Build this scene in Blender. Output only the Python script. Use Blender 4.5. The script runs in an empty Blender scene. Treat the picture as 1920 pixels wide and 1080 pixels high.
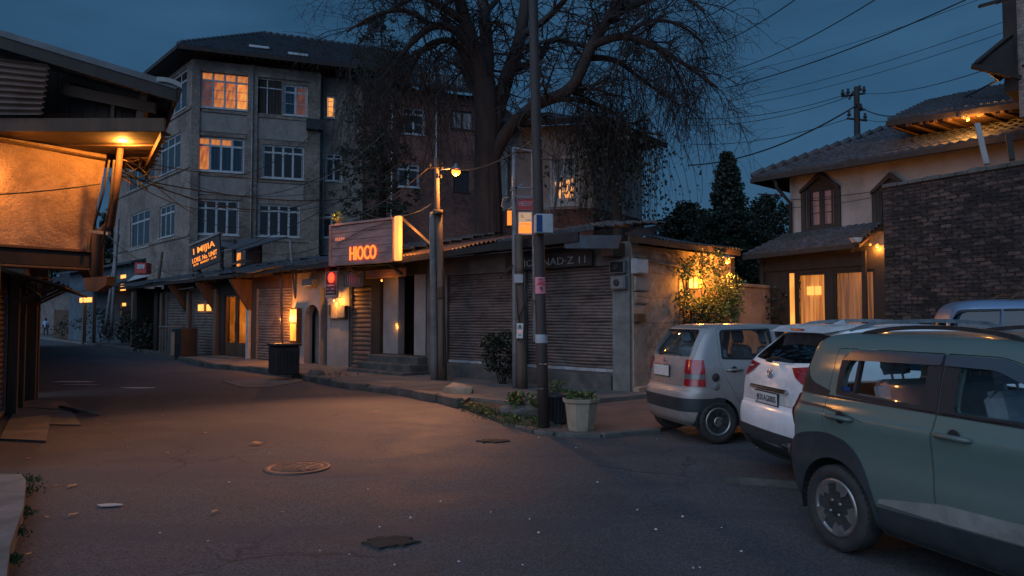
import bpy, bmesh, math, random
from mathutils import Vector, Matrix
R=random.Random(7)
rad=math.radians
scene=bpy.context.scene
COL=scene.collection
H=1.68; TH=math.atan(57/1350)
def ray(px,py):
    x=(px-960)/1350; z=(540-py)/1350
    return Vector((x, math.cos(TH)-z*math.sin(TH), z*math.cos(TH)+math.sin(TH)))
def At(px,py,Y):
    r=ray(px,py); k=Y/r.y
    return Vector((r.x*k,Y,r.z*k+H))
def G(px,py,z=0.0):
    r=ray(px,py); k=(z-H)/r.z
    return Vector((r.x*k,r.y*k,z))
# ---------- object bookkeeping
ORG={}
def tag(o,label=None,cat=None,group=None,kind=None):
    if label:o['label']=label
    if cat:o['category']=cat
    if group:o['group']=group
    if kind:o['kind']=kind
    return o
def thing(name,label,cat,loc,group=None):
    o=bpy.data.objects.new(name,None); COL.objects.link(o); o.empty_display_size=.2
    o.location=loc; ORG[o]=Vector(loc)
    return tag(o,label,cat,group)
def link_mesh(me,name,parent,c,mats):
    o=bpy.data.objects.new(name,me); COL.objects.link(o)
    for m in (mats if isinstance(mats,(list,tuple)) else [mats]): me.materials.append(m)
    ORG[o]=Vector(c)
    if parent is not None:
        o.parent=parent; o.location=Vector(c)-ORG[parent]
    else: o.location=c
    return o
def frame(p0,p1,z=0.0,n_to=(0,0)):
    """matrix (u along wall, n outward, z up) ; outward = side of the point n_to"""
    p0=Vector((p0[0],p0[1],z)); p1=Vector((p1[0],p1[1],z)); u=(p1-p0).normalized()
    n=Vector((u.y,-u.x,0))
    if n.dot(Vector((n_to[0],n_to[1],z))-p0)<0: n=-n
    M=Matrix.Identity(4)
    for i in range(3): M[i][0]=u[i]; M[i][1]=n[i]; M[i][2]=(0,0,1)[i]; M[i][3]=p0[i]
    return M
def PX(M,px,py,n=0.0):
    """pixel -> (u,z) on the wall plane at depth n"""
    r=ray(px,py); u=M.col[0].to_3d(); nn=M.col[1].to_3d(); p0=M.col[3].to_3d()+nn*n
    c=Vector((0,0,H)); k=(p0-c).dot(nn)/r.dot(nn)
    P=c+r*k-p0
    return P.dot(u), P.z
def rectPX(M,x0,y0,x1,y1,n=0.0):
    a=PX(M,x0,y0,n);b=PX(M,x1,y1,n);c=PX(M,x0,y1,n);d=PX(M,x1,y0,n)
    us=[a[0],b[0],c[0],d[0]]
    return min((a[0]+c[0])/2,(b[0]+d[0])/2),max((a[0]+c[0])/2,(b[0]+d[0])/2),(b[1]+c[1])/2,(a[1]+d[1])/2
def wp(M,u,n,z): return M@Vector((u,n,z))
class MB:
    def __init__(s): s.v=[];s.f=[];s.uv=[];s.sm=[];s.mi=[]
    def add(s,vs,fs,M=None,smooth=False,mi=0,uv=True):
        b=len(s.v); vs=[Vector(v) for v in vs]
        flip=M is not None and M.determinant()<0
        for f in fs:
            ff=tuple(b+i for i in f)
            if uv:
                n=Vector((0,0,0)); k=len(f)
                for i in range(k):
                    a=vs[f[i]];c=vs[f[(i+1)%k]]
                    n.x+=(a.y-c.y)*(a.z+c.z); n.y+=(a.z-c.z)*(a.x+c.x); n.z+=(a.x-c.x)*(a.y+c.y)
                ax,ay,az=abs(n.x),abs(n.y),abs(n.z)
                if az>=ax and az>=ay: q=[(vs[i].x,vs[i].y) for i in f]
                elif ay>=ax: q=[(vs[i].x,vs[i].z) for i in f]
                else: q=[(vs[i].y,vs[i].z) for i in f]
            else: q=None
            if flip: ff=ff[::-1]; q=q[::-1] if q else None
            s.f.append(ff); s.uv.append(q); s.sm.append(smooth); s.mi.append(mi)
        s.v.extend((M@v) if M is not None else v for v in vs)
        return s
    def box(s,x0,x1,y0,y1,z0,z1,M=None,mi=0,smooth=False):
        v=[(x0,y0,z0),(x1,y0,z0),(x1,y1,z0),(x0,y1,z0),(x0,y0,z1),(x1,y0,z1),(x1,y1,z1),(x0,y1,z1)]
        return s.add(v,[(0,3,2,1),(4,5,6,7),(0,1,5,4),(1,2,6,5),(2,3,7,6),(3,0,4,7)],M,smooth,mi)
    def bbox(s,x0,x1,y0,y1,z0,z1,b=.01,M=None,mi=0):
        """box with chamfered vertical+top edges"""
        vs=[];
        for z,i in ((z0,b),(z0+b,0),(z1-b,0),(z1,b)):
            c=b+i if i else b
            for (x,y) in ((x0+i,y0+c),(x0+c,y0+i),(x1-c,y0+i),(x1-i,y0+c),(x1-i,y1-c),(x1-c,y1-i),(x0+c,y1-i),(x0+i,y1-c)): vs.append((x,y,z))
        fs=[tuple(range(7,-1,-1)),tuple(range(24,32))]
        for k in range(3):
            for i in range(8): fs.append((k*8+i,k*8+(i+1)%8,k*8+8+(i+1)%8,k*8+8+i))
        return s.add(vs,fs,M,False,mi)
    def prism(s,pts,y0,y1,M=None,mi=0,axis='y'):
        """outline pts=(a,b); axis y: (a,y,b); axis z: (a,b,z); axis x: (x,a,b)"""
        n=len(pts)
        def P(a,b,t): return (a,t,b) if axis=='y' else ((a,b,t) if axis=='z' else (t,a,b))
        vs=[P(a,b,y0) for a,b in pts]+[P(a,b,y1) for a,b in pts]
        fs=[tuple(range(n)),tuple(range(2*n-1,n-1,-1))]+[(i,n+i,n+(i+1)%n,(i+1)%n) for i in range(n)]
        return s.add(vs,fs,M,False,mi)
    def bar(s,a,b,w,h=None,mi=0,up=(0,0,1)):
        a=Vector(a);b=Vector(b);h=h or w; d=(b-a); L=d.length; d.normalize()
        upv=Vector(up); 
        if abs(d.dot(upv))>.98: upv=Vector((0,1,0))
        x=d.cross(upv).normalized(); y=x.cross(d)
        M=Matrix.Identity(4)
        for i in range(3): M[i][0]=x[i];M[i][1]=d[i];M[i][2]=y[i];M[i][3]=a[i]
        return s.box(-w/2,w/2,0,L,-h/2,h/2,M,mi)
    def tube(s,pts,rs,n=8,caps=True,smooth=True,mi=0,M=None):
        pts=[Vector(p) for p in pts]; m=len(pts)
        if not isinstance(rs,(list,tuple)): rs=[rs]*m
        vs=[];d0=(pts[1]-pts[0]).normalized()
        x=d0.orthogonal().normalized()
        for i,p in enumerate(pts):
            d=(pts[min(i+1,m-1)]-pts[max(i-1,0)])
            if d.length<1e-9: d=d0
            d=d.normalized(); x=(x-d*x.dot(d))
            x=x.normalized() if x.length>1e-6 else d.orthogonal().normalized()
            y=d.cross(x)
            for k in range(n):
                a=2*math.pi*k/n
                vs.append(p+(x*math.cos(a)+y*math.sin(a))*rs[i])
        fs=[]
        for i in range(m-1):
            for k in range(n):
                k2=(k+1)%n
                fs.append((i*n+k,i*n+k2,(i+1)*n+k2,(i+1)*n+k))
        if caps: fs.append(tuple(range(n-1,-1,-1))); fs.append(tuple(range((m-1)*n,m*n)))
        return s.add(vs,fs,M,smooth,mi,uv=False)
    def lathe(s,prof,n=24,M=None,smooth=True,mi=0,axis='z'):
        """prof=[(r,h)]"""
        vs=[]
        for r,h in prof:
            for k in range(n):
                a=2*math.pi*k/n; c,q=math.cos(a)*r,math.sin(a)*r
                vs.append((c,q,h) if axis=='z' else ((c,h,q) if axis=='y' else (h,c,q)))
        fs=[]
        for i in range(len(prof)-1):
            for k in range(n):
                k2=(k+1)%n; fs.append((i*n+k,i*n+k2,(i+1)*n+k2,(i+1)*n+k))
        fs.append(tuple(range(n-1,-1,-1))); fs.append(tuple(range((len(prof)-1)*n,len(prof)*n)))
        return s.add(vs,fs,M,smooth,mi)
    def grid(s,fn,nu,nv,M=None,smooth=True,mi=0,uv=True):
        vs=[fn(i/nu,j/nv) for j in range(nv+1) for i in range(nu+1)]
        fs=[(j*(nu+1)+i,j*(nu+1)+i+1,(j+1)*(nu+1)+i+1,(j+1)*(nu+1)+i) for j in range(nv) for i in range(nu)]
        return s.add(vs,fs,M,smooth,mi,uv)
    def text(s,txt,M,u,z,size,n=.01,ext=.006,mi=0,sx=1.0,bold=0.0,font=None):
        vs,fs=text_geo(txt,bold)
        k=size
        return s.add([(u+v[0]*k*sx,n+v[2]*ext,z+v[1]*k) for v in vs],fs,M,False,mi)
    def build(s,name,mat,parent=None,origin=None):
        if not s.v: return None
        xs=[v.x for v in s.v];ys=[v.y for v in s.v];zs=[v.z for v in s.v]
        c=origin or Vector(((min(xs)+max(xs))/2,(min(ys)+max(ys))/2,min(zs)))
        me=bpy.data.meshes.new(name)
        me.from_pydata([v-c for v in s.v],[],s.f)
        uvl=me.uv_layers.new(name='UVMap'); flat=[]
        for f,q in zip(s.f,s.uv):
            if q: 
                for a in q: flat.extend(a)
            else: flat.extend((0.0,0.0)*len(f))
        uvl.data.foreach_set('uv',flat)
        me.polygons.foreach_set('use_smooth',s.sm)
        me.polygons.foreach_set('material_index',s.mi)
        me.update()
        return link_mesh(me,name,parent,c,mat)
_TX={}
def text_geo(txt,bold=0.0):
    key=(txt,bold)
    if key not in _TX:
        cu=bpy.data.curves.new('lettering','FONT'); cu.body=txt; cu.size=1; cu.extrude=.5; cu.offset=bold
        cu.resolution_u=3
        o=bpy.data.objects.new('lettering',cu); COL.objects.link(o)
        dg=bpy.context.evaluated_depsgraph_get(); me=o.evaluated_get(dg).to_mesh()
        _TX[key]=([(v.co.x,v.co.y,v.co.z) for v in me.vertices],[tuple(p.vertices) for p in me.polygons])
        o.evaluated_get(dg).to_mesh_clear()
        bpy.data.objects.remove(o); bpy.data.curves.remove(cu)
    return _TX[key]
def text_width(txt): 
    vs,_=text_geo(txt); return max(v[0] for v in vs) if vs else 0
def copy_tree(o,loc,rotz=0,label=None,scale=None):
    c=o.copy(); COL.objects.link(c); c.location=loc; c.rotation_euler=(0,0,rotz)
    if label:c['label']=label
    if scale:c.scale=(scale,)*3
    for ch in list(o.children):
        d=ch.copy(); COL.objects.link(d); d.parent=c
        for g in list(ch.children):
            e=g.copy(); COL.objects.link(e); e.parent=d
    return c
# ---------- materials
MAT={}
def newmat(name):
    m=bpy.data.materials.new(name); m.use_nodes=True; nt=m.node_tree
    b=nt.nodes['Principled BSDF']; MAT[name]=m
    return m,nt,b
def nn(nt,t,**kw):
    n=nt.nodes.new(t)
    for k,v in kw.items():
        if k in n.inputs: n.inputs[k].default_value=v
        else: setattr(n,k,v)
    return n
def noise(nt,co,scale,detail=5,rough=.6,dist=0):
    n=nn(nt,'ShaderNodeTexNoise',Scale=scale,Detail=detail,Roughness=rough,Distortion=dist)
    nt.links.new(co,n.inputs['Vector']); return n.outputs['Fac']
def ramp(nt,fac,stops):
    r=nn(nt,'ShaderNodeValToRGB'); e=r.color_ramp.elements
    while len(e)<len(stops): e.new(.5)
    for i,(p,c) in enumerate(stops):
        e[i].position=p; e[i].color=(c[0],c[1],c[2],1) if not isinstance(c,(int,float)) else (c,c,c,1)
    nt.links.new(fac,r.inputs[0]); return r.outputs[0]
def mixc(nt,f,a,b,mode='MIX'):
    m=nn(nt,'ShaderNodeMix',data_type='RGBA',blend_type=mode)
    for k,v in ((0,f),(6,a),(7,b)):
        if isinstance(v,(int,float)): m.inputs[k].default_value=v
        elif isinstance(v,(tuple,list)): m.inputs[k].default_value=(v[0],v[1],v[2],1)
        else: nt.links.new(v,m.inputs[k])
    return m.outputs[2]
def coords(nt,kind,sc=(1,1,1)):
    t=nn(nt,'ShaderNodeTexCoord'); mp=nn(nt,'ShaderNodeMapping')
    mp.inputs['Scale'].default_value=sc
    nt.links.new(t.outputs[kind],mp.inputs[0]); return mp.outputs[0]
def bump(nt,b,h,st,dist=.01,prev=None):
    n=nn(nt,'ShaderNodeBump',Strength=st,Distance=dist)
    nt.links.new(h,n.inputs['Height'])
    if prev: nt.links.new(prev,n.inputs['Normal'])
    nt.links.new(n.outputs[0],b.inputs['Normal']); return n.outputs[0]
def mat(name,c1,c2=None,scale=3,rough=.8,bmp=.4,bscale=30,metal=0,spec=.4,dirt=None,dscale=.8,damt=.6,sc=(1,1,1),kind='Object',bdist=.01,coat=0):
    m,nt,b=newmat(name); co=coords(nt,kind,sc)
    c2=c2 or tuple(x*.6 for x in c1)
    col=ramp(nt,noise(nt,co,scale,8,.65),[(.35,c1),(.68,c2)])
    if dirt:
        d=ramp(nt,noise(nt,co,dscale,8,.7,.6),[(.45,0),(.65,damt)])
        col=mixc(nt,d,col,dirt)
    nt.links.new(col,b.inputs['Base Color'])
    b.inputs['Roughness'].default_value=rough; b.inputs['Metallic'].default_value=metal
    b.inputs['Specular IOR Level'].default_value=spec; b.inputs['Coat Weight'].default_value=coat
    if bmp: bump(nt,b,noise(nt,co,bscale,6,.7),bmp,bdist)
    return m
def mat_brick(name,c1,c2,mortar,w=.22,h=.075,ms=.008,rough=.9,b1=.6,dirt=(.02,.018,.016),damt=.7,dscale=.5,off=.5,bdist=.012,bias=0.0,squash=1,wob=.25,var=(.55,1.35)):
    m,nt,b=newmat(name); co=coords(nt,'UV')
    br=nn(nt,'ShaderNodeTexBrick',Scale=1.0); br.offset=off
    br.inputs['Brick Width'].default_value=w; br.inputs['Row Height'].default_value=h
    br.inputs['Mortar Size'].default_value=ms; br.inputs['Bias'].default_value=bias
    br.inputs['Mortar Smooth'].default_value=.3
    for k,c in (('Color1',c1),('Color2',c2),('Mortar',mortar)): br.inputs[k].default_value=(*c,1)
    # wobble the lines a little
    nz=nn(nt,'ShaderNodeTexNoise',Scale=3.0); nt.links.new(co,nz.inputs['Vector'])
    ad=nn(nt,'ShaderNodeVectorMath',operation='MULTIPLY_ADD'); nt.links.new(nz.outputs['Color'],ad.inputs[0]); ad.inputs[1].default_value=(h*wob,h*wob,0); nt.links.new(co,ad.inputs[2])
    nt.links.new(ad.outputs[0],br.inputs['Vector'])
    n1=noise(nt,co,6,8,.7); n2=noise(nt,co,dscale,8,.7,.5)
    col=mixc(nt,1.0,br.outputs['Color'],ramp(nt,n1,[(.3,(var[0],)*3),(.7,(var[1],)*3)]),'MULTIPLY')
    col=mixc(nt,ramp(nt,n2,[(.42,0),(.62,damt)]),col,dirt)
    nt.links.new(col,b.inputs['Base Color']); b.inputs['Roughness'].default_value=rough
    b.inputs['Specular IOR Level'].default_value=.25
    inv=nn(nt,'ShaderNodeMath',operation='SUBTRACT'); inv.inputs[0].default_value=1; nt.links.new(br.outputs['Fac'],inv.inputs[1])
    p=bump(nt,b,inv.outputs[0],b1,bdist)
    bump(nt,b,noise(nt,co,45,6,.7),.35,.006,p)
    return m
def mat_emit(name,c,st,c2=None,scale=6,sc=(1,1,1),kind='Object'):
    m,nt,b=newmat(name)
    b.inputs['Base Color'].default_value=(*[x*.5 for x in c],1)
    if c2:
        col=ramp(nt,noise(nt,coords(nt,kind,sc),scale,4,.5),[(.35,c),(.65,c2)]); nt.links.new(col,b.inputs['Emission Color'])
    else: b.inputs['Emission Color'].default_value=(*c,1)
    b.inputs['Emission Strength'].default_value=st
    return m
def mat_glass(name,tint=(.6,.65,.65),rough=.02,refl=(.9,.95,1),base=.06):
    m,nt,b=newmat(name); out=nt.nodes['Material Output']
    tr=nn(nt,'ShaderNodeBsdfTransparent'); tr.inputs[0].default_value=(*tint,1)
    gl=nn(nt,'ShaderNodeBsdfGlossy',Roughness=rough); gl.inputs[0].default_value=(*refl,1)
    fr=nn(nt,'ShaderNodeLayerWeight',Blend=.5); pw=nn(nt,'ShaderNodeMath',operation='POWER'); pw.inputs[1].default_value=4.0; nt.links.new(fr.outputs['Facing'],pw.inputs[0])
    ad=nn(nt,'ShaderNodeMath',operation='MULTIPLY_ADD'); ad.inputs[1].default_value=.30; ad.inputs[2].default_value=base; ad.use_clamp=True
    nt.links.new(pw.outputs[0],ad.inputs[0])
    mx=nn(nt,'ShaderNodeMixShader'); nt.links.new(ad.outputs[0],mx.inputs[0]); nt.links.new(tr.outputs[0],mx.inputs[1]); nt.links.new(gl.outputs[0],mx.inputs[2])
    nt.links.new(mx.outputs[0],out.inputs[0]); return m
def mat_paint(name,c,c2=None,rough=.3,metal=.3,dust=(.2,.17,.14),damt=.35,coat=.35):
    m,nt,b=newmat(name); co=coords(nt,'Object')
    d=ramp(nt,noise(nt,co,2.2,8,.7,.4),[(.4,0),(.75,damt)])
    z=nn(nt,'ShaderNodeSeparateXYZ'); nt.links.new(co,z.inputs[0])
    low=ramp(nt,z.outputs[2],[(0.0,1.0),(.5,.0)])
    dd=mixc(nt,1.0,low,ramp(nt,noise(nt,co,9,8,.7),[(.35,.2),(.65,.7)]),'MULTIPLY')
    tot=mixc(nt,1.0,d,dd,'ADD')
    nt.links.new(mixc(nt,tot,c,dust),b.inputs['Base Color'])
    b.inputs['Metallic'].default_value=metal
    rr=ramp(nt,noise(nt,co,5,6,.6),[(.3,rough),(.7,rough+.18)]); nt.links.new(rr,b.inputs['Roughness'])
    b.inputs['Coat Weight'].default_value=coat; b.inputs['Coat Roughness'].default_value=.12
    return m
# library of surfaces
mat('plaster_grey',(.25,.215,.19),(.18,.155,.14),2.0,.9,.5,40,dirt=(.07,.06,.055),dscale=.9)
mat('plaster_side',(.42,.32,.24),(.30,.21,.15),1.6,.9,.6,25,dirt=(.10,.075,.06),dscale=.8,damt=.85)
mat('plaster_cream',(.33,.295,.27),(.25,.225,.205),1.2,.9,.4,50,dirt=(.16,.12,.10),dscale=.6,damt=.5)
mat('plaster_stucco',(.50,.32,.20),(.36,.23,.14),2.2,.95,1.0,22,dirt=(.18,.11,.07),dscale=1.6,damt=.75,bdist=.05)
mat('plaster_dark',(.17,.145,.13),(.11,.095,.085),2,.9,.5,40,dirt=(.04,.035,.03))
mat('plaster_blue',(.09,.12,.145),(.05,.07,.09),1.5,.9,.3,30,dirt=(.05,.05,.05))
mat('concrete',(.21,.20,.185),(.13,.125,.115),2.5,.9,.6,50,dirt=(.06,.055,.045),dscale=1.4)
mat('kerb',(.14,.13,.118),(.075,.07,.063),3,.95,.8,40,dirt=(.04,.045,.03),dscale=1.5,bdist=.02)
mat('pot_clay',(.34,.27,.19),(.25,.19,.13),4,.85,.4,50,dirt=(.12,.10,.07),dscale=2.5)
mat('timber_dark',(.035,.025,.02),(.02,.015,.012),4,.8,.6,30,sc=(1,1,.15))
mat('timber_brown',(.12,.062,.034),(.065,.036,.022),5,.75,.6,30,sc=(1,1,.2),dirt=(.04,.025,.015))
mat('timber_pole',(.17,.115,.08),(.08,.055,.04),6,.85,.8,25,sc=(1,1,.08),dirt=(.05,.035,.025),dscale=2)
mat('pole_dark',(.075,.05,.042),(.04,.028,.024),5,.7,.5,30,sc=(1,1,.15),dirt=(.02,.016,.014))
mat('steel_grey',(.22,.22,.23),(.15,.145,.145),5,.55,.3,40,metal=.3,dirt=(.12,.08,.06),dscale=3)
mat('rusty_sheet',(.20,.13,.10),(.12,.085,.07),3,.65,.3,40,metal=.3,dirt=(.12,.05,.025),dscale=1.5,damt=.8)
mat('shutter_metal',(.26,.20,.17),(.17,.13,.11),2.5,.55,.25,60,metal=.35,dirt=(.07,.05,.04),dscale=1.1,damt=.8,sc=(1,1,2.5))
mat('shutter_dark',(.24,.175,.15),(.15,.115,.10),2.0,.55,.25,60,metal=.3,dirt=(.05,.04,.035),dscale=1.3,damt=.8,sc=(1,1,2.5))
mat('roof_sheet',(.085,.095,.11),(.05,.055,.065),2.5,.6,.4,30,metal=.2,dirt=(.05,.045,.04),dscale=1.2,damt=.8)
mat('roof_tile',(.085,.095,.115),(.03,.034,.042),9,.7,.5,25,dirt=(.03,.035,.03),dscale=1.3,damt=.8)
mat('window_white',(.46,.47,.48),(.33,.33,.33),6,.6,.2,50,dirt=(.15,.14,.13),dscale=3)
mat('white_panel',(.42,.42,.42),(.34,.33,.33),3,.6,.1,40,dirt=(.2,.17,.15),dscale=3)
mat('paper_white',(.62,.60,.56),(.5,.48,.45),9,.8,.1,40)
mat('rubber',(.022,.021,.021),(.035,.032,.03),8,.75,.5,60,dirt=(.07,.06,.05),dscale=3,damt=.5)
mat('plastic_black',(.014,.016,.018),(.022,.024,.026),6,.5,.15,80,spec=.3,dirt=(.035,.035,.035),dscale=3,damt=.4)
mat('clad_grey',(.024,.029,.032),(.034,.040,.043),6,.42,.1,120,dirt=(.08,.08,.078),dscale=2.5,damt=.25)
mat('shield_grey',(.05,.062,.072),(.06,.07,.08),6,.22,0,120,coat=.5)
mat('soffit_board',(.10,.05,.028),(.05,.027,.016),5,.8,.6,30,sc=(.2,1,1),dirt=(.025,.016,.01))
mat('trim_grey',(.20,.19,.18),(.16,.15,.14),8,.5,.1,60,dirt=(.1,.085,.07),dscale=3,damt=.5)
mat('stripe_grey',(.27,.26,.235),(.20,.19,.17),6,.5,.1,60,dirt=(.11,.095,.08),dscale=3)
mat('alloy_silver',(.42,.40,.38),(.32,.30,.28),8,.35,.1,60,metal=.8,dirt=(.12,.10,.08),dscale=6,damt=.6)
mat('alloy_dark',(.04,.04,.042),(.06,.06,.06),8,.4,.1,60,metal=.5)
mat('chrome',(.7,.7,.7),(.6,.6,.6),8,.12,0,60,metal=1)
mat('seat_cloth',(.24,.265,.29),(.18,.20,.22),10,.9,.4,120)
mat('black_bin',(.016,.018,.019),(.028,.03,.03),5,.5,.3,40,dirt=(.04,.038,.035),dscale=3)
mat('ink_black',(.03,.03,.03),(.02,.02,.02),5,.7,0)
mat('blue_paint',(.01,.04,.14),(.01,.03,.11),5,.5,.1,40)
mat('red_paint',(.50,.035,.03),(.38,.02,.02),5,.5,.1,40,dirt=(.15,.03,.02),dscale=5)
mat('pink_paper',(.70,.22,.25),(.6,.18,.2),5,.6,.05,40)
mat('sign_brown',(.44,.21,.17),(.34,.165,.135),3,.6,.3,40,sc=(1,1,3),dirt=(.12,.07,.055),dscale=2)
mat('sign_dark',(.05,.04,.035),(.035,.028,.025),4,.6,.2,40)
mat('bark',(.05,.038,.033),(.022,.018,.016),3,.95,1.0,14,sc=(1,1,.3),bdist=.06)
mat('twig',(.028,.022,.02),(.018,.014,.013),4,.9,0)
mat('soil',(.05,.04,.03),(.03,.025,.018),10,.95,.8,30)
def mat_leaf(name,c1,c2):
    m,nt,b=newmat(name); co=coords(nt,'Object')
    nt.links.new(ramp(nt,noise(nt,co,2.5,6,.7),[(.35,c1),(.65,c2)]),b.inputs['Base Color'])
    b.inputs['Roughness'].default_value=.55; b.inputs['Specular IOR Level'].default_value=.35
    b.inputs['Transmission Weight'].default_value=0
    return m
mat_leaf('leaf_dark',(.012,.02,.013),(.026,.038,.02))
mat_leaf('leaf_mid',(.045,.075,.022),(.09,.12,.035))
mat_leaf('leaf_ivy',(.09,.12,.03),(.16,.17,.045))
mat_leaf('leaf_dry',(.07,.05,.03),(.045,.042,.025))
mat_leaf('leaf_fallen',(.42,.24,.10),(.30,.15,.06))
mat_brick('brick_grey',(.22,.17,.14),(.28,.215,.175),(.19,.165,.145),.23,.075,.01,damt=.5)
mat_brick('brick_red',(.27,.10,.07),(.19,.075,.06),(.10,.08,.07),.23,.075,.01,damt=.65)
mat_brick('brick_rough',(.10,.058,.046),(.048,.037,.034),(.03,.027,.026),.22,.072,.012,b1=1.0,damt=.8,dscale=1.6,bdist=.03,bias=-.1,wob=.75,var=(.35,1.5))
mat_brick('brick_worn',(.125,.075,.06),(.07,.05,.044),(.05,.045,.04),.22,.072,.001,b1=.5,damt=.5,dscale=3,var=(.4,1.6))
mat_brick('roof_far',(.075,.078,.085),(.045,.047,.052),(.018,.018,.02),.24,.30,.03,b1=1.0,bdist=.06,damt=.3,off=.5,rough=.6)
mat_brick('stone_block',(.44,.31,.22),(.38,.26,.18),(.24,.16,.11),.75,.55,.008,b1=.5,damt=.55,dscale=.9,dirt=(.09,.06,.045),bdist=.02)
mat_emit('bulb_orange',(1,.27,.035),2.3); mat_emit('bulb_yellow',(1,.42,.09),2.2)
mat_emit('glow_window',(1.0,.32,.045),.85,(.40,.075,.01),6,(1,1,.35))
mat_emit('glow_window_hot',(1.0,.40,.06),1.25,(.75,.15,.02),5,(1,1,.35))
mat_emit('glow_dim',(.30,.10,.05),.5,(.10,.035,.02),3,(1,1,.4))
mat_emit('glow_yellow',(1.0,.46,.10),1.4,(1.0,.34,.07),5)
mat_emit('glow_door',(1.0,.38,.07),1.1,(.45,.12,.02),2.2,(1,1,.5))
mat_emit('glow_lantern',(1.0,.36,.075),1.5)
mat_emit('glow_red',(1.0,.03,.01),3.5)
mat_emit('neon_orange',(1.0,.13,.015),2.2); mat_emit('glow_end',(1.0,.40,.09),.95)
mat_emit('letter_amber',(1.0,.27,.03),1.1)
mat_emit('letter_pink',(1.0,.30,.15),.5)
mat_emit('lightbox_cream',(.85,.50,.28),.32)
mat_emit('lightbox_orange',(1.0,.22,.02),1.05)
mat_glass('car_glass',(.93,.955,.955),base=.008); mat_glass('car_glass_dark',(.16,.20,.21),base=.06)
mat_glass('car_glass_pale',(.30,.34,.35),base=.26,refl=(.95,.97,1))
mat_glass('pane_clear',(.75,.75,.75),.03,base=.03)
m,nt,b=newmat('pane_dark'); b.inputs['Base Color'].default_value=(.028,.026,.026,1); b.inputs['Roughness'].default_value=.16; b.inputs['Specular IOR Level'].default_value=.22
m,nt,b=newmat('curtain_pale'); co=coords(nt,'Object',(1,1,.1)); nt.links.new(ramp(nt,noise(nt,co,14,3,.5),[(.35,(.12,.10,.10)),(.65,(.30,.25,.24))]),b.inputs['Base Color'])
mat_paint('paint_green',(.105,.155,.132),rough=.42,metal=.15,dust=(.12,.12,.11),damt=.22,coat=.25)
mat_paint('paint_white',(.80,.81,.80),rough=.3,metal=0,dust=(.35,.31,.27),damt=.25)
mat_paint('paint_silver',(.36,.33,.31),rough=.38,metal=.35,dust=(.22,.17,.13),damt=.3)
mat_paint('paint_blue',(.16,.24,.36),rough=.3,metal=.2)
mat_paint('paint_maroon',(.045,.06,.10),rough=.22,metal=.3,dust=(.10,.05,.035),damt=.4)
m,nt,b=newmat('lens_red'); b.inputs['Base Color'].default_value=(.32,.012,.015,1); b.inputs['Roughness'].default_value=.12; b.inputs['Coat Weight'].default_value=1
m,nt,b=newmat('lens_smoke'); b.inputs['Base Color'].default_value=(.13,.11,.11,1); b.inputs['Roughness'].default_value=.12; b.inputs['Coat Weight'].default_value=1
m,nt,b=newmat('lens_white'); b.inputs['Base Color'].default_value=(.45,.42,.42,1); b.inputs['Roughness'].default_value=.12; b.inputs['Coat Weight'].default_value=1
# curtain lit from behind (a glowing folded cloth)
def mat_curtain(name,c,c2,st,st2,sc=9):
    m,nt,b=newmat(name); co=coords(nt,'Object',(1,1,.05))
    w=noise(nt,co,sc,3,.5); nt.links.new(ramp(nt,w,[(.40,c),(.58,c2)]),b.inputs['Emission Color'])
    b.inputs['Base Color'].default_value=(.45,.34,.24,1); b.inputs['Emission Strength'].default_value=st; b.inputs['Roughness'].default_value=.9
    return m
mat_curtain('curtain_bright',(1.0,.36,.07),(.42,.12,.02),.8,0,11)
mat_curtain('curtain_soft',(.34,.13,.05),(.12,.042,.018),.75,0,11)
mat_curtain('curtain_upper',(.22,.075,.04),(.10,.03,.02),.5,0)
# asphalt
m,nt,b=newmat('asphalt'); co=coords(nt,'Object')
big=noise(nt,co,.22,6,.6,.6); mid=noise(nt,co,1.3,8,.7,.3); fine=noise(nt,co,60,3,.6)
c=ramp(nt,big,[(.36,(.068,.068,.074)),(.5,(.090,.083,.083)),(.62,(.052,.056,.066))])
c=mixc(nt,.55,c,ramp(nt,mid,[(.3,(.045,.044,.047)),(.7,(.102,.094,.093))]))
sp=ramp(nt,fine,[(.42,(.6,)*3),(.6,(1.35,)*3)])
c=mixc(nt,1.0,c,sp,'MULTIPLY')
sp2=ramp(nt,noise(nt,co,38,1,.5),[(.76,0),(.80,.4)])
c=mixc(nt,sp2,c,(.34,.31,.28))
# repaired strips / stains
wv=ramp(nt,noise(nt,coords(nt,'Object',(.35,1.3,1)),.55,3,.5,.2),[(.54,0),(.56,.5)])
c=mixc(nt,wv,c,(.055,.055,.062))
vo=nn(nt,'ShaderNodeTexVoronoi',feature='DISTANCE_TO_EDGE',Scale=.42)
wc=nn(nt,'ShaderNodeVectorMath',operation='MULTIPLY_ADD'); nz=nn(nt,'ShaderNodeTexNoise',Scale=1.6,Detail=6); nt.links.new(co,nz.inputs['Vector'])
nt.links.new(nz.outputs['Color'],wc.inputs[0]); wc.inputs[1].default_value=(.9,.9,0); nt.links.new(co,wc.inputs[2]); nt.links.new(wc.outputs[0],vo.inputs['Vector'])
cr=ramp(nt,vo.outputs['Distance'],[(0.0,.8),(.008,0)])
crm=mixc(nt,1.0,cr,ramp(nt,noise(nt,co,.35,3,.5),[(.5,0),(.6,1)]),'MULTIPLY')
c=mixc(nt,crm,c,(.02,.02,.02))
nt.links.new(c,b.inputs['Base Color']); nt.links.new(ramp(nt,mid,[(.3,.72),(.7,.92)]),b.inputs['Roughness']); b.inputs['Specular IOR Level'].default_value=.35
p=bump(nt,b,noise(nt,co,90,3,.7),.5,.006); p=bump(nt,b,noise(nt,co,7,6,.6),.3,.02,p)
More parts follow.
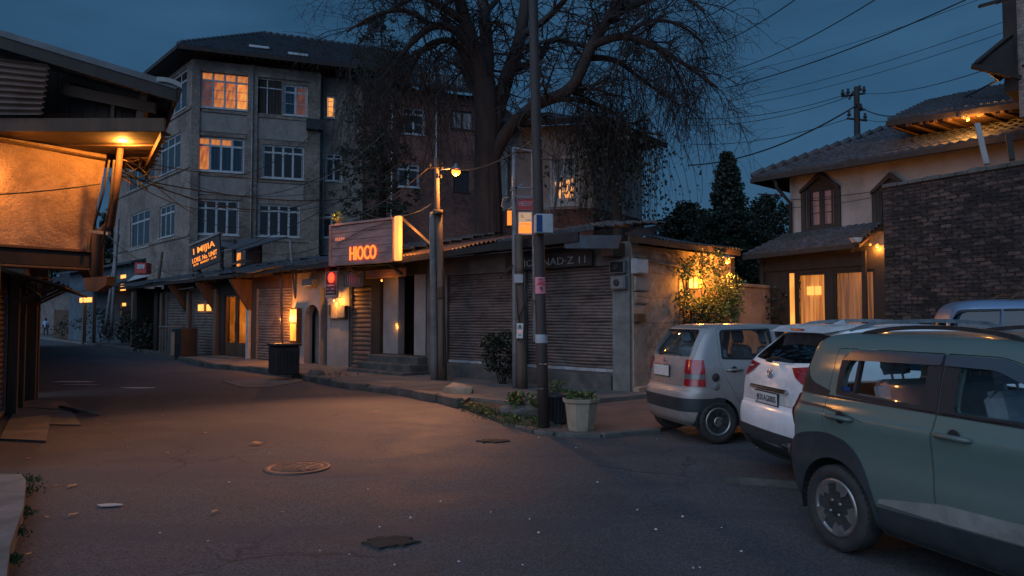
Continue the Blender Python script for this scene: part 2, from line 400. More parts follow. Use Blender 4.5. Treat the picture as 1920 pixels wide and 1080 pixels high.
mat('paving_red',(.19,.115,.09),(.12,.08,.068),1.5,.9,.6,30,dirt=(.06,.05,.045),dscale=.9)
mat('pavement',(.17,.155,.14),(.115,.105,.095),1.6,.9,.6,40,dirt=(.06,.055,.045),dscale=.8)
mat('dirt_ground',(.095,.075,.055),(.055,.05,.035),4,.95,1,25,dirt=(.04,.05,.02),dscale=2,bdist=.03)
# ================= CARS =================
def bm_from(mb):
    me=bpy.data.meshes.new('t'); me.from_pydata(mb.v,[],mb.f); bm=bmesh.new(); bm.from_mesh(me)
    bmesh.ops.recalc_face_normals(bm,faces=bm.faces); bm.to_mesh(me); bm.free(); return me
def boolean(a,b,op):
    oa=bpy.data.objects.new('a',a); ob=bpy.data.objects.new('b',b)
    COL.objects.link(oa); COL.objects.link(ob)
    md=oa.modifiers.new('m','BOOLEAN'); md.object=ob; md.operation=op
    try: md.solver='MANIFOLD'
    except Exception: md.solver='EXACT'
    dg=bpy.context.evaluated_depsgraph_get(); me=bpy.data.meshes.new_from_object(oa.evaluated_get(dg))
    if len(me.polygons)==0 and op!='INTERSECT':
        md.solver='EXACT'; dg=bpy.context.evaluated_depsgraph_get(); me=bpy.data.meshes.new_from_object(oa.evaluated_get(dg))
    bpy.data.objects.remove(oa); bpy.data.objects.remove(ob)
    return me
def hermite(rows,z):
    n=len(rows)
    if z<=rows[0][0]: return rows[0][1:]
    if z>=rows[-1][0]: return rows[-1][1:]
    for i in range(n-1):
        if rows[i][0]<=z<=rows[i+1][0]: break
    h=rows[i+1][0]-rows[i][0]; t=(z-rows[i][0])/h; out=[]
    for k in range(1,len(rows[0])):
        d=(rows[i+1][k]-rows[i][k])/h
        dp=(rows[i][k]-rows[i-1][k])/(rows[i][0]-rows[i-1][0]) if i>0 else d
        dn=(rows[i+2][k]-rows[i+1][k])/(rows[i+2][0]-rows[i+1][0]) if i<n-2 else d
        m0=0 if dp*d<=0 else 2*dp*d/(dp+d)
        m1=0 if dn*d<=0 else 2*dn*d/(dn+d)
        t2,t3=t*t,t*t*t
        out.append(rows[i][k]*(2*t3-3*t2+1)+rows[i+1][k]*(-2*t3+3*t2)+h*(m0*(t3-2*t2+t)+m1*(t3-t2)))
    return out
def loft(rows,off=0.0,bow=.05,zmin=None):
    """stack of plan outlines; rows=(z,xr,xf,w,rcr,rcf)"""
    z0,z1=rows[0][0],rows[-1][0]; zs=[]
    for a,b in zip(rows,rows[1:]):
        k=4 if b[0]-a[0]>.03 else 2
        zs+=[a[0]+(b[0]-a[0])*i/k for i in range(k)]
    zs.append(z1)
    vs=[];cnt=None;fs=[]
    for z in zs:
        xr,xf,w,rr,rf=hermite(rows,z)
        xr-=off;xf+=off;w+=off; rr=min(max(rr+off,.02),w*.9); rf=min(max(rf+off,.02),w*.9)
        half=[]
        for j in range(7):
            y=(w-.012-rr)*j/6; half.append((xr+bow*(y/w)**2,y))
        cx,cy=xr+bow*((w-rr)/w)**2+rr,w-.012-rr
        for j in range(1,8):
            a=math.pi/2*j/8; half.append((cx-rr*math.cos(a),cy+rr*math.sin(a)))
        ex=xf-bow-rf
        for j in range(31):
            t=j/30; half.append((cx+(ex-cx)*t,w-.012*(2*t-1)**2))
        for j in range(1,8):
            a=math.pi/2*j/8; half.append((ex+rf*math.sin(a),cy+(rr-rf)+rf*math.cos(a) if False else (w-.012-rf)+rf*math.cos(a)))
        for j in range(7):
            y=(w-.012-rf)*(1-j/6); half.append((xf-bow*(y/w)**2,y))
        # close
        full=half+[(x,-y) for x,y in half[-2:0:-1]]
        cnt=len(full)
        zz=z+ (off if z==z1 else (-off if z==z0 else off*( (z-z0)/(z1-z0)*2-1)*( 1 if z>z0+.8*(z1-z0) else .2)))
        vs+=[(x,y,zz) for x,y in full]
    m=len(zs)
    for i in range(m-1):
        for k in range(cnt): fs.append((i*cnt+k,i*cnt+(k+1)%cnt,(i+1)*cnt+(k+1)%cnt,(i+1)*cnt+k))
    fs.append(tuple(range(cnt-1,-1,-1))); fs.append(tuple(range((m-1)*cnt,m*cnt)))
    mb=MB(); mb.add(vs,fs,uv=False); return bm_from(mb)
def rnd(pts,r,n=5):
    out=[];k=len(pts)
    for i in range(k):
        rr=r[i] if isinstance(r,(list,tuple)) else r
        p=Vector(pts[i]);a=Vector(pts[i-1]);b=Vector(pts[(i+1)%k])
        if rr<=0: out.append(tuple(p)); continue
        va=(a-p);vb=(b-p); la=min(rr,va.length*.45); lb=min(rr,vb.length*.45)
        p0=p+va.normalized()*la; p1=p+vb.normalized()*lb
        for j in range(n+1):
            t=j/n; out.append(tuple(p0*(1-t)**2+p*2*t*(1-t)+p1*t*t))
    return out
def grow(pts,d):
    """offset outline outward by d (ccw or cw)"""
    n=len(pts); A=sum(pts[i][0]*pts[(i+1)%n][1]-pts[(i+1)%n][0]*pts[i][1] for i in range(n)); s=1 if A>0 else -1
    out=[]
    for i in range(n):
        a=Vector(pts[i-1]);p=Vector(pts[i]);b=Vector(pts[(i+1)%n])
        e1=(p-a).normalized() if (p-a).length>1e-7 else Vector((0,0)); e2=(b-p).normalized() if (b-p).length>1e-7 else e1
        t=(e1+e2); t=t.normalized() if t.length>1e-6 else e1
        out.append((p.x+s*t.y*d,p.y-s*t.x*d))
    return out
def pr(pts,y0,y1,axis='y'):
    mb=MB(); mb.prism(pts,y0,y1,None,0,axis); return bm_from(mb)
def emit_mesh(me,name,mt,parent,M,smooth_angle=32,bevel=0):
    """local car mesh -> world object, smooth with sharp edges"""
    if len(me.polygons)==0: return None
    bm=bmesh.new(); bm.from_mesh(me); bmesh.ops.remove_doubles(bm,verts=bm.verts,dist=.0004); bm.transform(M)
    if M.determinant()<0: bmesh.ops.reverse_faces(bm,faces=bm.faces)
    for f in bm.faces: f.smooth=True
    for e in bm.edges:
        if len(e.link_faces)==2:
            try: e.smooth=e.calc_face_angle()<rad(smooth_angle)
            except Exception: pass
        else: e.smooth=False
    vs=[v.co for v in bm.verts]
    c=Vector(((min(v.x for v in vs)+max(v.x for v in vs))/2,(min(v.y for v in vs)+max(v.y for v in vs))/2,min(v.z for v in vs)))
    bmesh.ops.translate(bm,verts=bm.verts,vec=-c)
    m2=bpy.data.meshes.new(name); bm.to_mesh(m2); bm.free(); m2.materials.clear()
    return link_mesh(m2,name,parent,c,mt)
def wheel(parent,M,x,y,r,wd,kind,side):
    """axle along local y; side=-1: outer face toward -y"""
    T=M@Matrix.Translation((x,y,r))@(Matrix.Scale(-1,4,(0,1,0)) if side>0 else Matrix.Identity(4))
    mb=MB(); h=wd/2; rr=r*.665
    mb.lathe([(rr,h*.7),(rr+.02,h*.95),(r*.86,h),(r*.97,h*.82),(r,h*.6),(r,-h*.6),(r*.97,-h*.82),(r*.93,-h*.93),(r*.86,-h),(rr+.03,-h*.97),(rr+.012,-h*.86),(rr,-h*.8)],48,T,True,0,'y')
    # tread blocks
    for k in range(44):
        a=2*math.pi*k/44
        for s in (-1,1):
            ca,sa=math.cos(a),math.sin(a); yy=s*h*.62
            Mx=T@Matrix.Rotation(-a,4,'Y')@Matrix.Translation((r,yy,0))
            mb.box(-.02,-.0025,-h*.2,h*.2,-.009,.009,Mx)
    w=mb.build('wheel',MAT['rubber'],parent)
    mb=MB()
    mb.lathe([(rr,-h*.55),(rr+.008,-h*.88),(rr-.012,-h*.93),(rr-.03,-h*.84),(rr-.04,-h*.2),(rr-.04,h*.5)],40,T,True,0,'y')
    if kind=='star':
        for k in range(5):
            Mx=T@Matrix.Rotation(2*math.pi*k/5+.35,4,'Y')
            # wedge spoke: wide at rim, twisted
            mb.prism([(-.05,rr-.015),(.075,rr-.02),(.062,rr*.66),(.028,rr*.50),(.01,rr*.66),(-.022,rr*.60)],-h*.80,-h*.93,Mx,0)
            mb.prism([(-.045,rr-.03),(-.03,rr*.60),(-.045,rr*.40),(.04,rr*.36),(.07,rr*.52),(.09,rr*.60),(.065,rr*.70),(.06,rr-.03)],-h*.40,-h*.78,Mx,1)
        mb.lathe([(rr*.42,-h*.3),(rr*.42,-h*.72),(rr*.33,-h*.80),(rr*.16,-h*.82)],24,T,True,1,'y')
        for k in range(4):
            a=2*math.pi*k/4+.6; mb.lathe([(.012,-h*.7),(.012,-h*.9),(.006,-h*.93)],10,T@Matrix.Translation((math.cos(a)*rr*.28,0,math.sin(a)*rr*.28)),True,0,'y')
    elif kind=='seven':
        for k in range(8):
            Mx=T@Matrix.Rotation(2*math.pi*k/8+.2,4,'Y')
            mb.prism([(-.022,rr-.02),(.022,rr-.02),(.03,rr*.3),(-.03,rr*.3)],-h*.5,-h*.80,Mx,0)
        mb.lathe([(rr*.36,-h*.4),(rr*.36,-h*.82),(rr*.28,-h*.9),(rr*.22,-h*.84),(rr*.1,-h*.88)],24,T,True,0,'y')
        for k in range(4):
            a=2*math.pi*k/4+.3; mb.lathe([(.011,-h*.8),(.011,-h*.93)],8,T@Matrix.Translation((math.cos(a)*rr*.2,0,math.sin(a)*rr*.2)),True,1,'y')
    else:
        for k in range(5):
            Mx=T@Matrix.Rotation(2*math.pi*k/5,4,'Y'); mb.prism([(-.04,rr-.02),(.04,rr-.02),(.03,.05),(-.03,.05)],-h*.5,-h*.8,Mx,0)
        mb.lathe([(.07,-h*.4),(.06,-h*.85)],16,T,True,0,'y')
    mb.build('rim',[MAT['alloy_silver'],MAT['alloy_dark']],w)
    mb=MB(); mb.lathe([(rr-.05,h*.2),(rr-.05,h*.1),(.05,0)],28,T,True,0,'y'); mb.lathe([(rr*.75,-h*.1),(rr*.75,-h*.2)],28,T,True,0,'y')
    mb.build('brake_disc',MAT['alloy_dark'],w)
def car(name,label,M,rows,P,group=None):
    """P: dict of features in local coords (x forward from rear bumper, z up)"""
    root=thing(name,label,P.get('cat','car'),M@Vector((P['L']/2,0,0)),group)
    W=max(r[3] for r in rows); ztop=rows[-1][0]
    outer=loft(rows); belt=P['cav_z']
    cav=boolean(loft(rows,-.045),pr([(P['cav'][0],belt),(P['cav'][1],belt),(P['cav'][1],ztop+.2),(P['cav'][0],ztop+.2)],-2,2),'INTERSECT')
    body=boolean(outer,cav,'DIFFERENCE')
    glass=boolean(loft(rows,-.008),loft(rows,-.014),'DIFFERENCE')
    skinA=boolean(loft(rows,.004),loft(rows,-.02),'DIFFERENCE')
    skinB=boolean(loft(rows,.014),loft(rows,-.03),'DIFFERENCE')
    wins=[rnd(*w) for w in P['windows']]
    for w in wins: body=boolean(body,pr(w,-2,2),'DIFFERENCE')
    rw=rnd(*P['rear_window']); body=boolean(body,pr([(y,z) for y,z in rw],-.5,P['rear_x'],'x'),'DIFFERENCE')
    fw=rnd(*P['front_window']); body=boolean(body,pr(fw,P['front_x'],P['L']+.5,'x'),'DIFFERENCE')
    for ax in P['axles']:
        for s in (-1,1):
            mb=MB(); mb.lathe([(P['arch_r'],0),(P['arch_r'],.40)],40,Matrix.Translation((ax,s*(W-.34) if s>0 else -W-.06,P['wr']+.01)),True,0,'y')
            body=boolean(body,bm_from(mb),'DIFFERENCE')
    # doors are cut out of the shell with a real gap
    for door in P['doors']:
        o=rnd(*door)
        for s in ((-1,-2,-.35),(1,.35,2)):
            d=boolean(body,pr(o,s[1],s[2]),'INTERSECT')
            body=boolean(body,pr(grow(o,.005),s[1],s[2]),'DIFFERENCE')
            dob=emit_mesh(d,'door',MAT[P['paint']],root,M)
            if dob is None: continue
            # handle on this door
            hx,hz=P['handles'][P['doors'].index(door)]
            yw=s[0]*(hermite(rows,hz)[2]-.004)
            mb=MB(); mb.tube([(hx-.12,yw-s[0]*.004,hz-.003),(hx-.105,yw+s[0]*.026,hz),(hx,yw+s[0]*.034,hz+.004),(hx+.105,yw+s[0]*.026,hz),(hx+.12,yw-s[0]*.004,hz-.003)],[.013,.0165,.017,.0165,.013],10,True,True,0,M)
            mb.build('handle',MAT[P['paint']],dob)
            mb=MB(); mb.lathe([(.042,0),(.046,.0022),(.04,.003),(.001,.0034)],20,M@Matrix.Translation((hx,yw,hz+.004))@(Matrix.Rotation(0,4,'X') if s[0]>0 else Matrix.Scale(-1,4,(0,1,0))),True,0,'y')
            mb.build('handle_recess',MAT['plastic_black'],dob)
    if 'hatch' in P:
        o=rnd(*P['hatch'])
        d=boolean(body,pr(o,-.5,P['rear_x']*.8,'x'),'INTERSECT'); body=boolean(body,pr(grow(o,.005),-.5,P['rear_x']*.8,'x'),'DIFFERENCE')
        emit_mesh(d,'tailgate',MAT[P['paint']],root,M)
    emit_mesh(body,'body',MAT[P['paint']],root,M)
    for i,w in enumerate(wins):
        for s in ((-2,-.2),(.2,2)):
            emit_mesh(boolean(glass,pr(grow(w,.006),*s),'INTERSECT'),'side_window',MAT[P['glass']],root,M)
    emit_mesh(boolean(glass,pr(grow(rw,.006),-.5,P['rear_x'],'x'),'INTERSECT'),'rear_window',MAT[P.get('rglass',P['glass'])],root,M)
    emit_mesh(boolean(glass,pr(grow(fw,.006),P['front_x'],P['L']+.5,'x'),'INTERSECT'),'windscreen',MAT[P['glass']],root,M)
    for nm,mt,out,inn,kind in P.get('skins',[]):
        o=rnd(*out); sk=skinA if kind!='B' else skinB
        if kind=='R':   # rear facing piece, outline in (y,z)
            me=boolean(skinA,pr(o,-.5,P['rear_x'],'x'),'INTERSECT')
            for q in inn: me=boolean(me,pr(rnd(*q),-.5,P['rear_x']+.1,'x'),'DIFFERENCE')
            emit_mesh(me,nm,MAT[mt],root,M)
        elif kind=='RB':
            me=boolean(skinB,pr(o,-.5,P.get('rb_x',P['rear_x']),'x'),'INTERSECT'); emit_mesh(me,nm,MAT[mt],root,M)
        else:
            for s in ((-2,-.56),(.56,2)):
                me=boolean(sk,pr(o,*s),'INTERSECT')
                for q in inn:
                    me=boolean(me,pr(q if isinstance(q[0],tuple) and len(q)>3 else rnd(*q),-2,2),'DIFFERENCE')
                if kind=='B':
                    for ax in P['axles']:
                        mb=MB(); mb.lathe([(P['arch_r']-.004,-1.5),(P['arch_r']-.004,1.5)],40,Matrix.Translation((ax,0,P['wr']+.01)),True,0,'y')
                        me=boolean(me,bm_from(mb),'DIFFERENCE')
                emit_mesh(me,nm,MAT[mt],root,M)
    for ax in P['axles']:
        for s in (-1,1):
            mb=MB(); rr=P['arch_r']-.004; vs=[];fs=[]
            T=Matrix.Translation((ax,0,P['wr']+.01))
            n=20
            for k in range(n+1):
                a=-.25+(math.pi+.5)*k/n
                for yy in (s*(W-.02),s*(W-.36)): vs.append((math.cos(a)*rr,yy,math.sin(a)*rr))
            for k in range(n): fs.append((2*k,2*k+1,2*k+3,2*k+2))
            vs.append((0,s*(W-.36),0)); c=len(vs)-1
            for k in range(n): fs.append((2*k+1,c,2*k+3))
            mb.add(vs,fs,M@T,True); mb.build('wheel_arch_liner',MAT['plastic_black'],root)
            wheel(root,M,ax,s*(W-P.get('tin',.12)),P['wr'],P.get('tw',.19),P['rim'],s)
    # cabin
    if P.get('seats',True):
        x0=P['seat_x']; zf=P['cav_z']
        for (sx,sy,wd) in ((x0,-.36,.46),(x0,.36,.46),(x0-.85,0,1.2)):
            mb=MB(); mb.bbox(sx-.05,sx+.42,sy-wd/2,sy+wd/2,zf-.05,zf+.12,.04,M)
            Mt=M@Matrix.Translation((sx-.02,sy,zf+.08))@Matrix.Rotation(rad(-14),4,'Y')
            mb.bbox(-.07,.07,-wd/2,wd/2,0,.55,.05,Mt)
            hs=[0] if wd<1 else [-.38,.38]
            for hy in hs:
                mb.bbox(-.05,.05,hy-.13,hy+.13,.59,.80,.045,Mt); mb.bar(Mt@Vector((0,hy-.05,.5)),Mt@Vector((0,hy-.05,.62)),.012); mb.bar(Mt@Vector((0,hy+.05,.5)),Mt@Vector((0,hy+.05,.62)),.012)
            mb.build('seat',MAT['seat_cloth'],root)
        mb=MB(); mb.bbox(x0+.75,x0+1.05,-W+.2,W-.2,zf-.05,P['dash_z'],.05,M); mb.build('dashboard',MAT['plastic_black'],root)
        mb=MB(); pts=[]
        Ms=M@Matrix.Translation((x0+.62,-.36,P['dash_z']-.05))@Matrix.Rotation(rad(-65),4,'Y')
        for k in range(25): a=2*math.pi*k/24; pts.append(Vector((math.cos(a)*.18,math.sin(a)*.18,0)))
        mb.tube(pts,.014,8,False,True,0,Ms); mb.bar(Ms@Vector((-.17,0,0)),Ms@Vector((.17,0,0)),.03,.02); mb.build('steering_wheel',MAT['plastic_black'],root)
    return root
def carM(px_pt,ang):
    """rear left reference placed in world: returns matrix with local x heading ang (rad, from +X ccw)"""
    return Matrix.Translation((px_pt[0],px_pt[1],0))@Matrix.Rotation(ang,4,'Z')
def rail(root,M,x0,x1,y,z,h,mt,r=.018,dr=0.0,thick=.028):
    for s in (-1,1):
        mb=MB(); pts=[]; n=14
        for i in range(n+1):
            t=i/n; zz=z+h*min(1,math.sin(math.pi*min(t,1-t)*1.0)*2.2)-dr*abs(2*t-1)**2.2
            pts.append((x0+(x1-x0)*t,s*y,zz))
        for a,b in zip(pts,pts[1:]):
            mb.bar(M@Vector(a),M@Vector(b),thick,r*2)
        for t in (.0,.06,.94,1.0):
            x=x0+(x1-x0)*t; mb.bar(M@Vector((x,s*y,z-dr-.05)),M@Vector((x+(.04 if t<.5 else -.04),s*y,z+h*.3-dr*.8)),thick*.8,.05)
        mb.build('roof_rail',MAT[mt],root)

# ---- green crossover, right side toward the camera
MG=carM((2.345,5.30),math.atan2(-.951,.309))@Matrix.Translation((-.60,.845,0))
rowsG=[(.20,.14,3.70,.72,.2,.2),(.28,.05,3.77,.80,.22,.22),(.42,.01,3.80,.835,.22,.24),(.60,.0,3.81,.85,.20,.26),(.72,.008,3.80,.843,.20,.27),(.84,.018,3.79,.848,.20,.28),(.94,.028,3.77,.860,.20,.3),(.965,.032,3.74,.858,.20,.32),(1.00,.04,3.68,.840,.20,.35),
 (1.05,.055,3.3,.822,.20,.3),(1.09,.07,2.98,.806,.18,.25),(1.13,.085,2.86,.795,.16,.22),(1.25,.12,2.56,.77,.13,.16),(1.38,.16,2.28,.735,.12,.12),(1.46,.185,2.10,.71,.11,.12),(1.515,.22,1.98,.675,.12,.12),(1.55,.27,1.86,.62,.14,.16),(1.57,.36,1.72,.54,.2,.2),(1.582,.58,1.52,.38,.2,.2),(1.586,.85,1.3,.2,.1,.1)]
winG=[([(.62,1.15),(.64,1.34),(.72,1.41),(1.335,1.41),(1.335,1.115)],[.02,.06,.1,.03,.03]),
      ([(1.56,1.105),(1.56,1.41),(1.80,1.40),(2.06,1.29),(2.40,1.10)],[.03,.03,.08,.1,.02])]
doorG=[([(.53,1.455),(.50,1.13),(.50,.86),(.62,.74),(.86,.60),(.97,.40),(1.46,.37),(1.43,.80),(1.44,1.1),(1.44,1.455),(.66,1.455)],[.03,.05,.08,.1,.1,.04,.03,.3,.1,.02,.05]),
       ([(1.453,1.1),(1.443,.80),(1.473,.37),(2.56,.37),(2.62,.62),(2.62,1.06),(2.18,1.31),(1.85,1.45),(1.453,1.455)],[.1,.3,.03,.1,.1,.05,.1,.1,.02])]
PG=dict(L=3.81,paint='paint_green',glass='car_glass',rglass='car_glass',cav=(.22,2.85),cav_z=.62,windows=winG,doors=doorG,handles=[(.68,.965),(1.60,.965)],
 rear_window=([(-.52,1.16),(.52,1.16),(.45,1.46),(-.45,1.46)],.05),rear_x=.5,front_window=([(-.62,1.12),(.62,1.12),(.52,1.52),(-.52,1.52)],.06),front_x=1.95,
 axles=(.60,3.05),arch_r=.352,wr=.305,tw=.19,tin=.105,rim='star',seat_x=1.75,dash_z=1.06,
 skins=[('window_frame','plastic_black',([(.575,1.12),(.585,1.40),(.70,1.445),(1.442,1.445),(1.442,1.085)],[.02,.05,.08,.01,.01]),[winG[0]],'A'),
        ('window_frame','plastic_black',([(1.452,1.08),(1.452,1.445),(1.84,1.435),(2.12,1.32),(2.50,1.075)],[.01,.01,.08,.1,.02]),[winG[1]],'A'),
        ('weather_shield','shield_grey',([(.60,1.375),(.69,1.452),(1.44,1.455),(1.43,1.385),(.80,1.378)],[.02,.06,.01,.01,.05]),[],'B'),
        ('weather_shield','shield_grey',([(1.455,1.385),(1.457,1.455),(1.84,1.445),(2.14,1.33),(2.46,1.12),(2.38,1.13),(2.08,1.27),(1.80,1.378)],[.01,.01,.06,.06,.01,.02,.06,.05]),[],'B'),
        ('quarter_trim','plastic_black',([(.05,1.13),(.50,1.11),(.52,1.14),(.30,1.20),(.22,1.32),(.16,1.47),(.12,1.45)],[.01,.01,.02,.05,.05,.01,.01]),[],'A'),
        ('belt_line','plastic_black',([(.03,1.118),(.5,1.098),(2.6,1.062),(2.6,1.078),(.5,1.113),(.03,1.132)],0),[],'A'),
        ('wheel_cladding','clad_grey',([(.03,.34),(.05,.66),(.22,.80),(.52,.845),(.74,.80),(.90,.64),(.985,.36),(.985,.25),(.2,.25)],[.05,.1,.15,.1,.12,.12,.03,.0,.0]),[],'B'),
        ('wheel_cladding','clad_grey',([(2.50,.25),(2.52,.40),(2.62,.66),(2.80,.80),(3.2,.83),(3.5,.70),(3.76,.5),(3.78,.25)],[.0,.03,.1,.12,.15,.1,.05,.0]),[],'B'),
        ('sill_trim','clad_grey',([(.985,.22),(.985,.405),(1.9,.43),(2.52,.45),(2.52,.22)],.0),[],'B'),
        ('door_stripe','stripe_grey',([(1.0,.435),(1.02,.465),(1.50,.545),(2.45,.57),(2.45,.455),(1.5,.435)],[.01,.01,.02,.01,.01,.01]),[],'B'),
        ('tail_light','lens_red',([(-.04,.77),(-.04,1.105),(.14,1.085),(.12,.98),(.05,.80)],[0,0,.02,.03,.02]),[],'B'),
        ('shoulder_line','clad_grey',([(.10,1.045),(.5,1.03),(.72,.995),(.9,.96),(.70,.985),(.5,1.012),(.10,1.025)],0),[],'A'),
        ('rear_panel','clad_grey',([(-.7,.24),(.7,.24),(.74,.60),(-.74,.60)],.06),[],'RB')])
green=car('parked_car','grey-green crossover with black roof rails and dark wheel arch cladding, nearest car',MG,rowsG,PG)
rail(green,MG,.40,1.98,.545,1.565,.055,'plastic_black',.014,.10)
mb=MB(); mb.prism([(.10,1.475),(.22,1.53),(.42,1.555),(.36,1.51),(.24,1.47)],-.52,.52,MG); mb.build('roof_spoiler',MAT['plastic_black'],green)
mb=MB(); mb.box(.63,.70,-.775,-.768,1.15,1.185,MG); mb.build('window_sticker',MAT['blue_paint'],green)
mb=MB(); mb.bar(MG@Vector((.745,-.775,1.13)),MG@Vector((.755,-.705,1.42)),.03,.03); mb.build('window_divider',MAT['plastic_black'],green)

# ---- white crossover, rear toward the camera
MW=carM((2.56,8.50),rad(5))@Matrix.Translation((0,-.895,0))
rowsW=[(.24,.16,4.1,.76,.25,.25),(.32,.06,4.2,.84,.25,.25),(.45,.01,4.25,.87,.26,.25),(.60,.0,4.27,.885,.26,.3),(.72,.02,4.27,.89,.25,.3),(.76,.045,4.26,.89,.24,.3),(.95,.07,4.2,.89,.22,.35),(1.05,.085,3.9,.88,.22,.4),(1.12,.11,3.2,.855,.22,.25),(1.22,.16,2.95,.825,.22,.22),(1.32,.25,2.75,.785,.22,.2),(1.42,.36,2.5,.745,.22,.2),(1.50,.44,2.3,.705,.24,.2),(1.56,.50,2.1,.66,.26,.2),(1.59,.54,1.95,.60,.28,.2),(1.61,.64,1.8,.50,.28,.2),(1.62,.8,1.6,.34,.2,.2),(1.624,1.0,1.4,.2,.1,.1)]
winW=[([(.78,1.20),(.86,1.44),(1.60,1.48),(1.60,1.16)],[.03,.08,.03,.03]),([(1.74,1.16),(1.74,1.48),(2.1,1.46),(2.7,1.16)],[.03,.03,.1,.03])]
doorW=[([(.90,1.1),(.95,.8),(1.15,.6),(1.30,.38),(1.65,.38),(1.66,1.5),(.92,1.5)],[.1,.1,.1,.03,.03,.03,.06]),([(1.68,1.5),(1.67,.38),(2.8,.38),(2.9,1.1),(2.2,1.5)],[.02,.03,.1,.08,.1])]
tlW=[(-.90,1.235),(-.90,1.08),(-.66,1.04),(-.50,1.10),(-.38,1.185),(-.55,1.20)]
PW=dict(L=4.27,paint='paint_white',glass='car_glass_dark',rglass='car_glass_pale',cav=(.35,2.9),cav_z=.70,windows=winW,doors=doorW,handles=[(1.05,1.04),(1.85,1.03)],
 rear_window=([(-.66,1.245),(-.3,1.225),(.3,1.225),(.66,1.245),(.58,1.50),(.2,1.535),(-.2,1.535),(-.58,1.50)],[.05,.1,.1,.05,.06,.1,.1,.06]),rear_x=.8,rb_x=.26,front_window=([(-.68,1.2),(.68,1.2),(.58,1.54),(-.58,1.54)],.06),front_x=2.2,
 axles=(.82,3.41),arch_r=.375,wr=.34,tw=.21,tin=.12,rim='five',seat_x=1.9,dash_z=1.1,
 hatch=([(-.70,.80),(.70,.80),(.74,1.0),(.70,1.15),(.68,1.25),(.56,1.545),(-.56,1.545),(-.68,1.25),(-.70,1.15),(-.74,1.0)],[.08,.08,.05,.05,.05,.06,.06,.05,.05,.05]),
 skins=[('tail_light','lens_red',(tlW,[.02,.03,.03,.02,.01,.03]),[],'RB'),('tail_light','lens_red',([(-a,b) for a,b in tlW][::-1],[.03,.01,.02,.03,.03,.02]),[],'RB'),
  ('light_strip','lens_white',([(-.72,1.165),(-.72,1.13),(-.52,1.15),(-.50,1.165)],.01),[],'RB'),('light_strip','lens_white',([(.50,1.165),(.52,1.15),(.72,1.13),(.72,1.165)],.01),[],'RB'),
  ('bumper_cladding','clad_grey',([(-.95,.22),(.95,.22),(.95,.44),(.72,.52),(-.72,.52),(-.95,.44)],[0,0,.05,.05,.05,.05]),[],'RB'),
  ('skid_plate','trim_grey',([(-.46,.27),(.46,.27),(.52,.40),(.58,.47),(.42,.44),(.36,.40),(-.36,.40),(-.42,.44),(-.58,.47),(-.52,.40)],.02),[],'RB'),
  ('wheel_cladding','clad_grey',([(.30,.25),(.36,.60),(.60,.78),(1.04,.78),(1.26,.60),(1.3,.25)],[0,.1,.15,.15,.1,0]),[],'B')])
white=car('parked_car','white crossover seen from behind between the silver hatchback and the green car',MW,rowsW,PW)
rail(white,MW,.62,2.3,.60,1.60,.055,'alloy_silver',.018,.05,.035)
def xr(rows,z,y,bow=.05):
    q=hermite(rows,z); return q[0]+bow*(y/q[2])**2
mb=MB(); x=xr(rowsW,.95,0)-.02; mb.bbox(x-.015,x+.03,-.42,.42,.925,.965,.01,MW); mb.build('chrome_strip',MAT['chrome'],white)
MP=MW@Matrix(((0,1,0,xr(rowsW,.86,0)-.004),(-1,0,0,0),(0,0,1,0),(0,0,0,1)))   # local: u=-y? , n=x
def rearframe(M,x,z0=0,tilt=0):
    """(u,n,z): u to the viewer's right (= car's right, -y), n backwards out of the car"""
    return M@Matrix.Translation((x,0,z0))@Matrix.Rotation(rad(tilt),4,'Y')@Matrix(((0,-1,0,0),(-1,0,0,0),(0,0,1,0),(0,0,0,1)))
def plate(root,Fm,u,z,w,h,txt,mt='paper_white'):
    mb=MB(); mb.bbox(u-w/2-.012,u+w/2+.012,0,.014,z-h/2-.012,z+h/2+.012,.003,Fm); p=mb.build('number_plate',MAT['plastic_black'],root)
    mb=MB(); mb.box(u-w/2,u+w/2,.014,.017,z-h/2,z+h/2,Fm); mb.build('plate_face',MAT[mt],p)
    if txt:
        mb=MB(); tw=text_width(txt); sz=h*.78; mb.text(txt,Fm,u-tw*sz*(w*.9/(tw*sz))/2,z-h*.28,sz,.018,.003,0,w*.9/(tw*sz),.012); mb.build('plate_lettering',MAT['ink_black'],p)
FR=rearframe(MW,xr(rowsW,.85,0)-.006)
plate(white,FR,-.02,.845,.52,.115,'·JK01AG0005')
FL_=rearframe(MW,xr(rowsW,1.09,0)-.006,0)
mb=MB(); pts=[(math.cos(a)*.062,math.sin(a)*.042) for a in [2*math.pi*k/28 for k in range(29)]]
mb.tube([FL_@Vector((a,.012,1.10+b)) for a,b in pts],.006,6,False)
mb.prism([(-.034,1.07),(-.022,1.07),(-.010,1.096),(.012,1.100),(.004,1.072),(.018,1.072),(.036,1.132),(.024,1.132),(.016,1.108),(-.008,1.104),(.0,1.13),(-.014,1.13)],.004,.016,FL_)
mb.build('badge',MAT['chrome'],white)
mb=MB(); mb.text('CRDi',FL_,.46,.985,.045,-.03,.035); mb.build('badge_lettering',MAT['chrome'],white)
mb=MB(); mb.bar(MW@Vector((.10,0,1.235)),MW@Vector((.05,0,1.245)),.05,.04); mb.tube([MW@Vector((.105,.04,1.25)),MW@Vector((.12,-.12,1.275)),MW@Vector((.15,-.36,1.24))],[.018,.012,.008],8); mb.build('wiper',MAT['plastic_black'],white)
mb=MB(); mb.prism([(.36,1.535),(.50,1.60),(.70,1.62),(.66,1.58)],-.60,.60,MW); mb.build('roof_spoiler',MAT['paint_white'],white)
